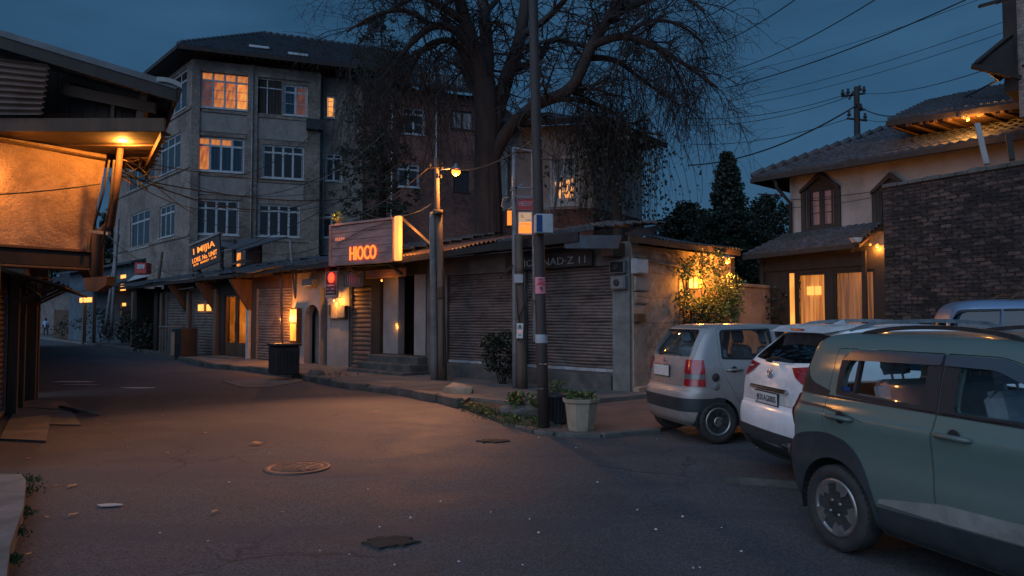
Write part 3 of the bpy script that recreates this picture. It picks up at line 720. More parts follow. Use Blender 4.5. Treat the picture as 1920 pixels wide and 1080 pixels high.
mb=MB(); mb.bbox(.385,.41,-.13,.13,1.553,1.572,.004,MW@Matrix.Translation((-.008,0,0))); mb.build('brake_light',MAT['lens_red'],white)
mb=MB(); mb.add([(.78,-.02,1.62),(.78,.02,1.62),(.92,.025,1.62),(.92,-.025,1.62),(.90,-.006,1.672),(.90,.006,1.672)],[(0,3,4),(1,5,2),(0,4,5,1),(3,2,5,4)],MW,True); mb.build('roof_antenna',MAT['paint_white'],white)

# ---- silver hatchback
aH=rad(14)
MH=carM((2.78,9.8),aH)@Matrix.Translation((-.50,.70,0))
rowsH=[(.22,.12,3.4,.64,.22,.2),(.30,.04,3.45,.71,.24,.22),(.44,.01,3.49,.735,.26,.24),(.58,.0,3.49,.745,.28,.26),(.68,.015,3.49,.75,.28,.28),(.72,.06,3.47,.748,.24,.3),(.90,.085,3.3,.745,.22,.4),(1.0,.10,3.0,.735,.2,.35),(1.08,.12,2.75,.715,.19,.22),(1.16,.14,2.62,.695,.18,.2),(1.3,.20,2.44,.655,.18,.2),(1.42,.27,2.28,.62,.18,.2),(1.52,.335,2.1,.585,.2,.2),(1.56,.38,1.95,.55,.22,.2),(1.585,.46,1.8,.49,.24,.2),(1.60,.6,1.6,.38,.22,.2),(1.606,.8,1.4,.22,.1,.1)]
winH=[([(.60,1.15),(.63,1.50),(1.34,1.52),(1.34,1.13)],[.03,.08,.04,.03]),([(1.46,1.13),(1.46,1.52),(1.85,1.50),(2.5,1.12)],[.03,.04,.1,.03])]
doorH=[([(.54,1.12),(.58,.95),(.80,.55),(.98,.36),(1.385,.36),(1.40,1.545),(.57,1.545)],[.05,.2,.1,.03,.02,.02,.06]),([(1.415,1.545),(1.40,.36),(2.45,.36),(2.60,1.05),(1.95,1.53)],[.02,.02,.05,.08,.1])]
tlH=[(.44,1.12),(.50,.765),(.80,.765),(.80,1.12)]
PH=dict(L=3.49,rb_x=.30,paint='paint_silver',glass='car_glass',cav=(.24,2.5),cav_z=.66,windows=winH,doors=doorH,handles=[(.74,.98),(1.58,.98)],
 rear_window=([(-.56,1.15),(.56,1.15),(.48,1.525),(-.48,1.525)],[.05,.05,.07,.07]),rear_x=.6,front_window=([(-.56,1.14),(.56,1.14),(.48,1.5),(-.48,1.5)],.06),front_x=2.0,
 axles=(.50,2.88),arch_r=.315,wr=.285,tw=.165,tin=.09,rim='seven',seat_x=1.65,dash_z=1.05,
 hatch=([(-.52,.76),(.52,.76),(.50,1.10),(.62,1.14),(.53,1.55),(-.53,1.55),(-.62,1.14),(-.50,1.10)],[.03,.03,.02,.03,.05,.05,.03,.02]),
 skins=[('window_frame','plastic_black',([(.575,1.125),(.60,1.525),(1.385,1.54),(1.385,1.105)],[.03,.07,.02,.02]),[winH[0]],'A'),
  ('tail_light','lens_red',([(-.80,1.12),(-.80,.93),(-.53,.93),(-.50,1.12)],[0,0,.02,.03]),[],'RB'),('tail_light','lens_red',([(.50,1.12),(.53,.93),(.80,.93),(.80,1.12)],[.03,.02,0,0]),[],'RB'),
  ('indicator_lens','lens_smoke',([(-.80,.925),(-.80,.86),(-.54,.86),(-.53,.925)],[0,0,.02,.01]),[],'RB'),('indicator_lens','lens_smoke',([(.53,.925),(.54,.86),(.80,.86),(.80,.925)],[.01,.02,0,0]),[],'RB'),
  ('tail_light','lens_red',([(-.80,.855),(-.80,.765),(-.55,.765),(-.54,.855)],[0,0,.03,.01]),[],'RB'),('tail_light','lens_red',([(.54,.855),(.55,.765),(.80,.765),(.80,.855)],[.01,.03,0,0]),[],'RB'),
  ('bumper_trim','clad_grey',([(-.9,.42),(.9,.42),(.9,.60),(-.9,.60)],0),[],'R')])
hatch=car('parked_car','silver-grey dusty hatchback parked beside the orange lit side wall',MH,rowsH,PH)
FH=rearframe(MH,xr(rowsH,.88,0)-.004)
plate(hatch,FH,-.10,.94,.46,.15,'')
mb=MB(); mb.lathe([(.008,0),(.008,.004)],10,FH@Matrix.Translation((-.08,.017,.95)),True,0,'y'); mb.build('plate_mark',MAT['red_paint'],hatch)
mb=MB(); mb.tube([FH@Vector((math.cos(a)*.04,.012,1.085+math.sin(a)*.024)) for a in [2*math.pi*k/20 for k in range(21)]],.006,6,False); mb.bar(FH@Vector((-.02,.01,1.06)),FH@Vector((.02,.01,1.11)),.01); mb.build('badge',MAT['chrome'],hatch)
mb=MB(); mb.tube([MH@Vector((.13,.30,1.16)),MH@Vector((.16,.05,1.20)),MH@Vector((.17,-.2,1.19))],[.014,.012,.007],8); mb.build('wiper',MAT['plastic_black'],hatch)
for z,r_,mt in ((.885,.055,'rubber'),(.765,.05,'trim_grey')):
    mb=MB(); yw=-(hermite(rowsH,z)[2]-.003)
    mb.lathe([(r_,0),(r_,.006),(r_*.85,.014),(r_*.5,.02),(.001,.022)],24,MH@Matrix.Translation((.455,yw,z))@Matrix.Scale(-1,4,(0,1,0)),True,0,'y'); mb.build('fuel_cap',MAT[mt],hatch)

# ---- blue van and dark saloon further right, mostly hidden
MV=carM((6.15,10.95),rad(-20))@Matrix.Translation((0,-.70,0))
rowsV=[(.22,.1,3.5,.64,.15,.15),(.4,.02,3.58,.70,.15,.18),(.8,.0,3.6,.71,.15,.2),(1.1,.02,3.55,.705,.16,.2),(1.3,.06,3.3,.69,.18,.2),(1.6,.14,3.0,.665,.2,.2),(1.80,.22,2.8,.63,.2,.2),(1.89,.32,2.6,.56,.22,.2),(1.93,.50,2.4,.42,.2,.2),(1.94,.8,2.1,.2,.1,.1)]
winV=[([(.16,1.50),(.26,1.77),(1.24,1.79),(1.24,1.50)],[.05,.14,.1,.03]),([(1.55,1.40),(1.55,1.72),(2.2,1.72),(2.2,1.40)],[.05,.05,.05,.03])]
doorV=[([(1.42,.36),(2.3,.36),(2.3,1.8),(1.42,1.8)],.05)]
PV=dict(cat='van',L=3.6,paint='paint_blue',glass='car_glass_dark',cav=(.2,3.2),cav_z=.8,windows=winV,doors=doorV,handles=[(1.55,1.1)],
 rear_window=([(-.5,1.3),(.5,1.3),(.45,1.66),(-.45,1.66)],.06),rear_x=.6,front_window=([(-.55,1.2),(.55,1.2),(.5,1.66),(-.5,1.66)],.06),front_x=2.7,
 axles=(.7,2.9),arch_r=.32,wr=.28,tw=.16,tin=.1,rim='five',seat_x=2.2,dash_z=1.2,
 skins=[('window_seal','plastic_black',([(.13,1.48),(.24,1.80),(1.27,1.815),(1.27,1.48)],[.05,.14,.1,.03]),[winV[0]],'A')])
van=car('parked_van','pale blue van with a high rounded roof in front of the brick wall',MV,rowsV,PV)
mb=MB(); mb.bar(MV@Vector((.74,-.685,1.48)),MV@Vector((.77,-.65,1.80)),.02,.03); mb.build('window_divider',MAT['paint_blue'],van)
mb=MB()
for y in (-.45,.45): mb.tube([MV@Vector((.9,y,1.92)),MV@Vector((1.0,y,2.0)),MV@Vector((2.3,y,2.01)),MV@Vector((2.4,y,1.90))],.014,8)
for x in (1.02,1.4,1.8,2.28): mb.tube([MV@Vector((x,-.5,2.0)),MV@Vector((x,.5,2.0))],.012,8)
mb.build('roof_rack',MAT['timber_brown'],van)
mb=MB(); mb.bbox(1.3,2.2,-.3,.25,2.02,2.05,.005,MV); pl=mb.build('timber_board',MAT['timber_brown'],None); tag(pl,'flat timber board lying on the roof rack of the blue van','board')
MS=carM((5.0,7.0),rad(-12))@Matrix.Translation((0,-.84,0))
rowsS=[(.22,.1,4.2,.74,.2,.2),(.4,.02,4.28,.82,.2,.24),(.7,.0,4.3,.835,.22,.3),(.88,.04,4.2,.83,.22,.35),(.94,.25,3.6,.80,.3,.3),(1.0,.55,3.1,.76,.25,.2),(1.15,.8,2.75,.71,.22,.2),(1.3,1.1,2.4,.65,.22,.2),(1.38,1.35,2.2,.59,.22,.2),(1.42,1.6,2.0,.50,.22,.2),(1.435,1.75,1.9,.3,.1,.1)]
winS=[([(1.0,1.04),(1.35,1.30),(1.75,1.34),(1.75,1.02)],[.03,.1,.03,.03]),([(1.85,1.02),(1.85,1.34),(2.2,1.30),(2.7,1.03)],[.03,.03,.1,.03])]
PS=dict(L=4.3,paint='paint_maroon',glass='car_glass_dark',cav=(.8,3.0),cav_z=.6,windows=winS,doors=[([(1.82,.32),(2.75,.32),(2.8,1.0),(2.2,1.36),(1.82,1.38)],.04)],handles=[(1.95,.9)],
 rear_window=([(-.55,1.05),(.55,1.05),(.45,1.33),(-.45,1.33)],.06),rear_x=1.5,front_window=([(-.55,1.05),(.55,1.05),(.45,1.33),(-.45,1.33)],.06),front_x=2.2,
 axles=(.8,3.4),arch_r=.34,wr=.30,tw=.18,tin=.1,rim='five',seat_x=2.0,dash_z=.98)
sal=car('parked_car','dark glossy saloon roof glimpsed beyond the green car, below the blue van',MS,rowsS,PS)
# ================= GROUND =================
def poly_sheet(name,pts,z0,z1,mt,label=None,kind='structure'):
    mb=MB(); n=len(pts); mb.prism([(p[0],p[1]) for p in pts],z0,z1,None,0,'z'); return tag(mb.build(name,mt),label,kind=kind)
road=MB(); road.grid(lambda a,b:(-150+300*a,-30+230*b,.012*math.sin(a*70)*math.sin(b*41)-.012),60,60)
tag(road.build('road',MAT['asphalt']),kind='structure')
mb=MB(); mb.box(-600,600,-600,900,-.3,-.05); tag(mb.build('ground',MAT['dirt_ground']),kind='structure')
# kerb line (foot of the kerb, at road level)
KP=[(60,633),(180,648),(260,661),(330,672),(400,689),(470,695),(560,708),(600,716),(650,727),(740,737),(830,753),(870,763)]
kp=[G(x,y) for x,y in KP]
FS=frame((2.57-.713*32,15.45+.701*32),(2.57,15.45),0,(0,0))   # shop front: u to the right
TL=32.0                                                        # u of the corner
def U(px): return PX(FS,px,597)[0]
def Z(px,py,n=0): return PX(FS,px,py,n)[1]
back=[Vector((2.57+.7*1.2,15.45+.71*1.2,0)),Vector((2.9,15.0,0))]
pav=[(p.x,p.y) for p in kp]
inner=[(2.57-.713*-1.0+.3,15.45+.701*-1.0+.6),]
zp=.15
wpt=[wp(FS,TL,-.5,0),wp(FS,0,-.5,0)]
side=[(p.x,p.y) for p in (G(880,745,.12),G(940,751,.12),G(1010,757,.12),G(1100,752,.10),G(1232,741,.08))]
far=[(wp(FS,TL+1,-2,0).x,wp(FS,TL+1,-2,0).y),(wp(FS,TL,-.5,0).x,wp(FS,TL,-.5,0).y),(wp(FS,0,-.5,0).x,wp(FS,0,-.5,0).y),(-33,53),(-44,68)]
poly_sheet('pavement',pav+side+far,-.05,zp-.03,MAT['pavement'])
# kerb stones along the edge
def edge_run(pts,step,jit):
    out=[]
    for a,b in zip(pts,pts[1:]):
        L=(b-a).length; n=max(1,int(round(L/step)))
        for i in range(n): out.append((a.lerp(b,i/n),a.lerp(b,(i+1)/n)))
    return out
ks=edge_run([Vector((p.x,p.y,0)) for p in kp[3:]],1.1,.03)
for i,(a,b) in enumerate(ks):
    mb=MB(); d=(b-a); L=d.length; M_=frame(a,b,0,(0,0)); t=R.uniform(-.03,.02)
    mb.bbox(.01,L-R.uniform(.01,.05),-.02+t*1.6,.14+t*1.6,-.04,.15+R.uniform(-.055,.02),.02,M_@Matrix.Rotation(R.uniform(-.025,.025),4,'Z')@Matrix.Rotation(R.uniform(-.02,.02),4,'Y'))
    tag(mb.build('kerb_stone',MAT['kerb']),'worn grey kerb stone edging the pavement in front of the shop row','kerb stone','kerb stones along the shop row')
# paved corner wedge with planting between pavement and parking
cor=[(870,763),(905,776),(945,793),(1000,808),(1040,814),(1130,816),(1240,806),(1300,790),(1232,741),(1100,752),(1010,757),(940,751),(880,745)]
poly_sheet('pavement',[(p.x,p.y) for p in (G(x,y) for x,y in cor)],-.04,.035,MAT['paving_red'])
poly_sheet('planting_bed',[(p.x,p.y) for p in (G(x,y) for x,y in [(866,764),(905,779),(960,800),(1050,808),(1060,780),(1010,762),(930,756),(880,750)])],-.04,.055,MAT['dirt_ground'])
ce=[Vector((p.x,p.y,0)) for p in (G(x,y) for x,y in [(945,796),(1000,811),(1040,816),(1130,819),(1240,809)])]
for a,b in edge_run(ce,.75,.02):
    mb=MB(); M_=frame(a,b,0,(0,0)); mb.bbox(.01,(b-a).length-.02,-.1,.02,-.03,.05+R.uniform(-.015,.01),.012,M_)
    tag(mb.build('kerb_stone',MAT['kerb']),'low kerb stone edging the brown paving under the clay pot','kerb stone','low kerb stones by the clay pot')
# ================= WALL / WINDOW / ROOF BUILDERS =================
def wall(mb,M_,u0,u1,z0,z1,holes,th=.25,mi=0,n=0.0):
    us=sorted(set([u0,u1]+[min(max(h[i],u0),u1) for h in holes for i in (0,1)])); zs=sorted(set([z0,z1]+[min(max(h[i],z0),z1) for h in holes for i in (2,3)]))
    def inh(u,z): return any(h[0]<u<h[1] and h[2]<z<h[3] for h in holes)
    vs=[];fs=[]
    for a,b in zip(us,us[1:]):
        for c,d in zip(zs,zs[1:]):
            if inh((a+b)/2,(c+d)/2): continue
            k=len(vs); vs+=[(a,n,c),(b,n,c),(b,n,d),(a,n,d),(a,n-th,c),(b,n-th,c),(b,n-th,d),(a,n-th,d)]
            fs+=[(k,k+3,k+2,k+1),(k+4,k+5,k+6,k+7)]
    mb.add(vs,fs,M_,False,mi)
    for a,b,c,d in [(u0,u1,z0,z1)]+[tuple(h[:4]) for h in holes]:
        vs=[(a,n,c),(b,n,c),(b,n,d),(a,n,d),(a,n-th,c),(b,n-th,c),(b,n-th,d),(a,n-th,d)]
        mb.add(vs,[(0,1,5,4),(1,2,6,5),(2,3,7,6),(3,0,4,7)],M_,False,mi)
def window(root,M_,u0,u1,z0,z1,cols=4,tr=.70,fill='pane_dark',curtain=None,n=-.10,fw=.07,bars=0,mt='window_white',lit=None,n0=0.0,muntin=None):
    """recessed timber window: frame, pane(s), curtain cloth or glow behind"""
    n=n+n0
    mb=MB(); mb.box(u0,u1,n-.05,n+.03,z0,z0+fw,M_); mb.box(u0,u1,n-.05,n+.03,z1-fw,z1,M_)
    mb.box(u0,u0+fw,n-.05,n+.03,z0+fw,z1-fw,M_); mb.box(u1-fw,u1,n-.05,n+.03,z0+fw,z1-fw,M_)
    zt=z0+(z1-z0)*tr if tr else None
    if zt: mb.box(u0+fw,u1-fw,n-.045,n+.025,zt,zt+fw*.8,M_)
    iw=(u1-u0-2*fw)/cols
    for i in range(1,cols):
        u=u0+fw+iw*i; mb.box(u-fw*.42,u+fw*.42,n-.04,n+.02,z0+fw,z1-fw,M_)
    for i in range(cols):      # casement rails
        a=u0+fw+iw*i+fw*.45; b=a+iw-fw*.9
        for (za,zb) in ((z0+fw,zt or z1-fw),)+(((zt+fw*.8,z1-fw),) if zt else ()):
            s=fw*.38
            mb.box(a,a+s,n-.03,n+.012,za,zb,M_); mb.box(b-s,b,n-.03,n+.012,za,zb,M_); mb.box(a,b,n-.03,n+.012,za,za+s,M_); mb.box(a,b,n-.03,n+.012,zb-s,zb,M_)
        if bars:
            for k in range(1,bars+1):
                zz=z0+fw+((zt or z1)-z0-fw)*k/(bars+1); mb.box(a,b,n-.02,n+.008,zz-.012,zz+.012,M_)
    mb.box(u0-.06,u1+.06,n-.02,.07+n0,z0-.06,z0-.002,M_)
    f=mb.build('window',MAT[mt],root)
    mb=MB(); mb.box(u0+fw*.5,u1-fw*.5,n-.016,n-.008,z0+fw*.5,z1-fw*.5,M_); 
    mb.build('pane',MAT['pane_clear' if (curtain or lit) else fill],f)
    if curtain or lit:
        for i in range(cols):
            c=(lit or {}).get(i,curtain)
            if not c: c='pane_dark'
            a=u0+fw+iw*i; b=a+iw; A=.02 if 'glow' not in c else .012
            mb=MB(); mb.grid(lambda s,t:(a+(b-a)*s,n-.16+A*math.sin(s*22+3*i),z0+fw*.5+(z1-z0-fw)*t),18,1,M_)
            mb.build('curtain',MAT[c],f)
    return f
def quad_tiles(mb,a,b,c,d,nt_,nr,hw=.03,hs=.035,jit=.004,sub=4,mi=0,drop=None):
    """tiled slope: a-b eave, d-c ridge (a under d). corrugated across, stepped up the slope"""
    a,b,c,d=map(Vector,(a,b,c,d)); nrm=(b-a).cross(d-a).normalized()
    if nrm.z<0: nrm=-nrm
    rr=random.Random(int(abs(a.x*100))+nr)
    for j in range(nr):
        v0=j/nr; v1=(j+1)/nr+.02/nr; ro=[rr.uniform(-jit,jit) for _ in range(nt_+1)]
        m=nt_*sub; vs=[]
        for (v,h) in ((v0,hs),(min(v1,1),0.0)):
            for i in range(m+1):
                s=i/m; p=a.lerp(b,s).lerp(d.lerp(c,s),v); ph=2*math.pi*(i%sub)/sub
                vs.append(p+nrm*(h+hw*(.5+.5*math.cos(ph))+ro[min(i//sub,nt_)]))
        for i in range(m+1):
            s=i/m; p=a.lerp(b,s).lerp(d.lerp(c,s),v0); vs.append(p-nrm*.012)
        fs=[(i,i+1,m+2+i,m+1+i) for i in range(m)]+[(2*(m+1)+i,2*(m+1)+i+1,i+1,i) for i in range(m)]
        mb.add(vs,fs,None,False,mi)
def slab(mb,a,b,c,d,th,mi=0):
    a,b,c,d=map(Vector,(a,b,c,d)); n=(b-a).cross(d-a).normalized()
    if n.z<0: n=-n
    v=[a,b,c,d]+[p-n*th for p in (a,b,c,d)]
    u=(b-a).normalized(); w_=n.cross(u)
    fs=[(0,1,2,3),(7,6,5,4),(4,5,1,0),(5,6,2,1),(6,7,3,2),(7,4,0,3)]
    s0=len(mb.f); mb.add(v,fs,None,False,mi)
    for k,f in enumerate(fs):
        mb.uv[s0+k]=[((v[i]-a).dot(u),(v[i]-a).dot(w_) if k<2 else (v[i]-a).dot(n)) for i in f]
def downpipe(root,pts,r=.05,mt='steel_grey',name='downpipe'):
    mb=MB(); mb.tube(pts,r,8); return mb.build(name,MAT[mt],root)
# ================= APARTMENT BLOCK =================
A0=(-18.0,40.0); A1=(-9.3,43.1)
FA=frame(A0,A1,0,(0,0)); LA=(Vector(A1)-Vector(A0)).length
L0=(-28.6,51.5); FL=frame(L0,A0,0,(0,0)); LL=(Vector(A0)-Vector(L0)).length
apt=thing('apartment_building','four storey grey brick apartment block with hipped tiled roof and orange lit upper windows','building',(-18,44,0))
ZE=16.3
def rp(M_,*r,n=0.0): return rectPX(M_,*r,n=n)
w4a=rp(FA,375,136,467,204); w4b=rp(FA,531,160,577,217); w3a=rp(FA,370,258,458,322); w3b=rp(FA,491,273,570,335); w2a=rp(FA,362,375,448,440); w2b=rp(FA,483,384,562,444)
w4c=rp(FA,474,150,528,213)
uS=PX(FA,600,300)[0]
wA=[w4a,w4b,w3a,w3b,w2a,w2b,w4c]
mb=MB(); wall(mb,FA,0,uS,0,ZE,wA)
# pilasters and string courses
for px in (363,472,590):
    u=PX(FA,px,300)[0]; mb.box(max(.0,u-.28),u+.28,.002,.13,0,ZE-.5,FA)
mb.box(-.02,uS,.004,.09,ZE-.65,ZE-.45,FA)
for w_ in (w4a,w3a,w2a): 
    mb.box(.6,PX(FA,466,300)[0],.003,.075,w_[2]-.28,w_[2]-.12,FA); mb.box(w_[0]-.1,w_[1]+.1,.003,.05,w_[3]+.04,w_[3]+.22,FA)
for w_ in (w3b,w2b,w4b): mb.box(PX(FA,480,300)[0],uS-.1,.003,.06,w_[2]-.28,w_[2]-.12,FA)
# left flank
lw=[rp(FL,313,142,350,212),rp(FL,300,258,338,322),rp(FL,240,295,290,350),rp(FL,299,384,327,444),rp(FL,244,397,280,465),rp(FL,262,170,300,230)]
wall(mb,FL,0,LL,0,ZE,lw)
for w_ in lw[:2]+lw[3:4]: mb.box(.1,LL-.02,.003,.07,w_[2]-.28,w_[2]-.12,FL)
# back walls close the volume
Bk=[Vector((-7.0,51.5)),Vector((-22,60))]
FB1=frame(Bk[0],Bk[1],0,(0,100)); wall(mb,FB1,0,(Bk[1]-Bk[0]).length,0,ZE,[])
FB2=frame(Bk[1],L0,0,(-100,60)); wall(mb,FB2,0,(Bk[1]-Vector(L0)).length,0,ZE,[])
# stair bay, set back
SB0=wp(FA,uS,-.6,0); SB1=wp(FA,uS+2.6,-.6,0); FSt=frame(SB0.xy,SB1.xy,0,(0,0)); 
s4=rp(FSt,612,180,629,221); s3=rp(FSt,610,288,642,340); s2=rp(FSt,604,398,640,446)
wall(mb,FSt,-.0,2.6,0,ZE,[s4,s3,s2]); mb.box(uS-.25,uS-.001,-.6,-.251,0,ZE,FA)
apw=mb.build('wall',MAT['brick_grey'],apt)
# rendered panels under the windows
for a,b in ((w4a,w3a),(w3a,w2a)):
    mb=MB(); mb.box(a[0]-.15,a[1]+.15,.002,.035,b[3]+.3,a[2]-.32,FA); mb.build('rendered_panel',MAT['plaster_grey'],apt)
for a,b in ((w4b,w3b),(w3b,w2b)):
    mb=MB(); mb.box(b[0]-.25,b[1]+.2,.002,.035,b[3]+.3,a[2]-.32,FA); mb.build('rendered_panel',MAT['plaster_grey'],apt)
L='glow_window';Hh='glow_window_hot';D='glow_dim'
window(apt,FA,*w4a,cols=4,tr=.74,lit={0:D,1:L,2:L,3:Hh},bars=2)
window(apt,FA,*w4b,cols=2,tr=.74,lit={0:None,1:D},bars=1)
window(apt,FA,*w3a,cols=4,tr=.74,lit={0:L,1:None,2:None,3:None},bars=0)
window(apt,FA,*w3b,cols=4,tr=.76,bars=0)
window(apt,FA,*w2a,cols=4,tr=.74,bars=0); window(apt,FA,*w2b,cols=4,tr=.78,bars=0)
def sliver(M_,u0,u1,z0,z1,mt,name,n=-.06):
    mb=MB(); mb.box(u0,u1,n-.01,n,z0,z1,M_); mb.build(name,MAT[mt],apt)
# lit transoms that show even where the casements are dark
for w_,cols,ks_ in ((w3a,4,(0,1,2)),(w3b,4,(1,2)),(w4a,4,(0,1,2,3))):
    iw=(w_[1]-w_[0]-.14)/cols; zt=w_[2]+(w_[3]-w_[2])*.76+.06
    for k in ks_: sliver(FA,w_[0]+.12+iw*k,w_[0]+.02+iw*(k+1),zt,w_[3]-.1,L,'transom_curtain',-.135)
for w_ in lw: window(apt,FL,*w_,cols=3,tr=.72)
window(apt,FSt,*s4,cols=1,tr=None,lit={0:'glow_yellow'},bars=3); window(apt,FSt,*s3,cols=2,tr=.8,bars=1); window(apt,FSt,*s2,cols=2,tr=.8)
sliver(FSt,s3[0]+.1,s3[0]+.6,s3[3]-.42,s3[3]-.1,'glow_yellow','transom_curtain',-.135)
# boarded bay between the top windows
mb=MB(); a,b,c,d_=w4c
k=int((b-a)/.16)
for i in range(k): mb.box(a+i*(b-a)/k+.008,a+(i+1)*(b-a)/k-.008,-.1,-.06+R.uniform(-.01,.01),c,d_,FA)
mb.build('shutter_boards',MAT['timber_dark'],apt)
mb=MB(); mb.box(a-.02,b+.02,-.058,-.02,d_-.5,d_-.44,FA); mb.box((a+b)/2-.03,(a+b)/2+.03,-.058,-.02,c,d_,FA); mb.build('shutter_frame',MAT['window_white'],apt)
# roof
cE=Vector((-18.05,39.0,ZE+.35)); nL=FL.col[1].to_3d(); nA=FA.col[1].to_3d()
er=wp(FA,LA+1.8,1.0,ZE+.35); el_=wp(FL,-.9,1.0,ZE+.35)
cE=Vector(A0+(0,)).xy; uA=FA.col[0].to_3d(); uL=FL.col[0].to_3d()
# corner of the two eaves
def isect(p,d,q,e):
    den=d.x*e.y-d.y*e.x; t=((q.x-p.x)*e.y-(q.y-p.y)*e.x)/den; return p+d*t
p1=wp(FA,0,1.0,ZE+.35); p2=wp(FL,0,1.0,ZE+.35); ec=isect(p1,uA,p2,uL)
R1=Vector((-16.0,45.8,20.0)); R2=Vector((-7.2,49.3,20.0)); R0=Vector((-24.5,54.5,19.4))
mb=MB(); slab(mb,ec,er,R2,R1,.16); slab(mb,el_,ec,R1,R0,.16)
slab(mb,er+Vector((5,9,0)),el_+Vector((6,9,0)),R0,R1,.16); slab(mb,er,er+Vector((4,9,0)),R2+Vector((.1,0,0)),R2,.16)
rf=mb.build('roof',MAT['roof_far'],apt)
mb=MB()
quad_tiles(mb,ec+Vector((0,0,.02)),er+Vector((0,0,.02)),R2+Vector((0,0,.02)),R1+Vector((0,0,.02)),52,26,.07,.07,.02,3); mb.build('roof_tiles',MAT['roof_tile'],apt)
mb=MB()
for a,b in ((ec,R1),(R1,R2),(R1,R0)): 
    nseg=int((b-a).length/.42)
    for i in range(nseg): mb.tube([a.lerp(b,i/nseg)+Vector((0,0,.06)),a.lerp(b,(i+1.1)/nseg)+Vector((0,0,.11))],[.13,.15],6)
mb.build('ridge_tiles',MAT['roof_tile'],apt)
mb=MB(); 
for a,b in ((ec,er),(ec,el_)): mb.bar(a+Vector((0,0,-.1)),b+Vector((0,0,-.1)),.14,.22)
mb.build('gutter',MAT['timber_dark'],apt)
mb=MB(); # rafters under the eave
for i in range(22):
    u=.3+i*.43; mb.bar(wp(FA,u,.02,ZE+.30),wp(FA,u,.95,ZE+.12),.07,.12)
mb.build('rafters',MAT['timber_dark'],apt)
for (x0,y0,x1,y1) in ((460,84,504,96),(534,98,572,109)):
    def onroof(px,py):
        r=ray(px,py); n=(er-ec).cross(R1-ec).normalized(); k=(ec-Vector((0,0,H))).dot(n)/r.dot(n); return r*k+Vector((0,0,H))+n*(.16 if n.z>0 else -.16)
    a=onroof(x0+4,y0+9);b=onroof(x1+2,y1+3); u=(er-ec).normalized(); up=(R1-ec); up=(up-u*up.dot(u)).normalized()
    nrm=u.cross(up).normalized(); nrm=nrm if nrm.z>0 else -nrm
    mb=MB(); slab(mb,a,a+u*1.25,a+u*1.25+up*.8,a+up*.8,.1); sk=mb.build('skylight',MAT['timber_dark'],apt)
    mb=MB(); slab(mb,a+u*.08+up*.08+nrm*.02,a+u*1.17+up*.08+nrm*.02,a+u*1.17+up*.72+nrm*.02,a+u*.08+up*.72+nrm*.02,.015); mb.build('skylight_pane',MAT['white_panel'],sk)
downpipe(apt,[wp(FA,PX(FA,472,300)[0],.2,ZE),wp(FA,PX(FA,472,300)[0],.2,.3)],.05,'steel_grey')
downpipe(apt,[wp(FSt,.25,.1,ZE),wp(FSt,.25,.1,.3)],.05,'steel_grey')
# air-conditioner and pots on the stair bay
mb=MB(); a=PX(FA,590,236); mb.bbox(a[0]-.5,a[0]+.45,.13,.55,a[1]-.35,a[1]+.28,.02,FA); ac=mb.build('air_conditioner',MAT['plastic_black'],apt)
# ================= RED BRICK WING =================
B0=wp(FSt,2.6,-.2,0).xy; B1=Vector((-1.2,47.0)); FBk=frame(B0,B1,0,(0,0)); LB=(B1-B0).length; ZB=16.2
brick=thing('brick_building','dark red brick building half hidden behind the big tree, white framed windows','building',((B0.x+B1.x)/2,46,0))
bw=[rp(FBk,755,203,796,252),rp(FBk,846,208,887,243),rp(FBk,745,308,786,351),rp(FBk,850,320,880,360)]
mb=MB(); wall(mb,FBk,0,LB,0,ZB,bw); mb.box(0,LB,.004,.08,ZB-.7,ZB-.5,FBk)
FBs=frame(B1,(0.5,52),0,(50,45)); wall(mb,FBs,0,5.3,0,ZB,[]); FBb=frame((0.5,52),(-7,51.4),0,(0,99)); wall(mb,FBb,0,7.5,0,ZB,[])
mb.build('wall',MAT['brick_red'],brick)
window(brick,FBk,*bw[0],cols=2,tr=.75,bars=1); window(brick,FBk,*bw[1],cols=2,tr=None,fill='curtain_pale',mt='timber_dark'); window(brick,FBk,*bw[2],cols=2,tr=.75); window(brick,FBk,*bw[3],cols=2,tr=None,mt='timber_dark')
mb=MB(); e0=wp(FBk,-1.2,.9,ZB+.1); e1=wp(FBk,LB+.8,.9,ZB+.1); slab(mb,e0,e1,Vector((-1.5,50.0,18.3)),Vector((-9.5,47.6,18.6)),.16); mb.build('roof',MAT['roof_far'],brick)
mb=MB(); mb.bar(e0+Vector((0,0,-.1)),e1+Vector((0,0,-.1)),.14,.2); mb.build('gutter',MAT['timber_dark'],brick)
mb=MB()      # metal railing along the roof edge
for i in range(24):
    p=e0.lerp(e1,.42+.55*i/23)+Vector((0,.5,.2)); mb.bar(p,p+Vector((0,0,.75)),.03)
mb.bar(e0.lerp(e1,.42)+Vector((0,.5,.9)),e0.lerp(e1,.97)+Vector((0,.5,.95)),.04); mb.bar(e0.lerp(e1,.42)+Vector((0,.5,.55)),e0.lerp(e1,.97)+Vector((0,.5,.6)),.03)
mb.build('roof_railing',MAT['steel_grey'],brick)
up=PX(FBk,817,300)[0]
for px in (817,734): downpipe(brick,[wp(FBk,PX(FBk,px,300)[0],.12,ZB),wp(FBk,PX(FBk,px,300)[0],.12,.3)],.055,'window_white')
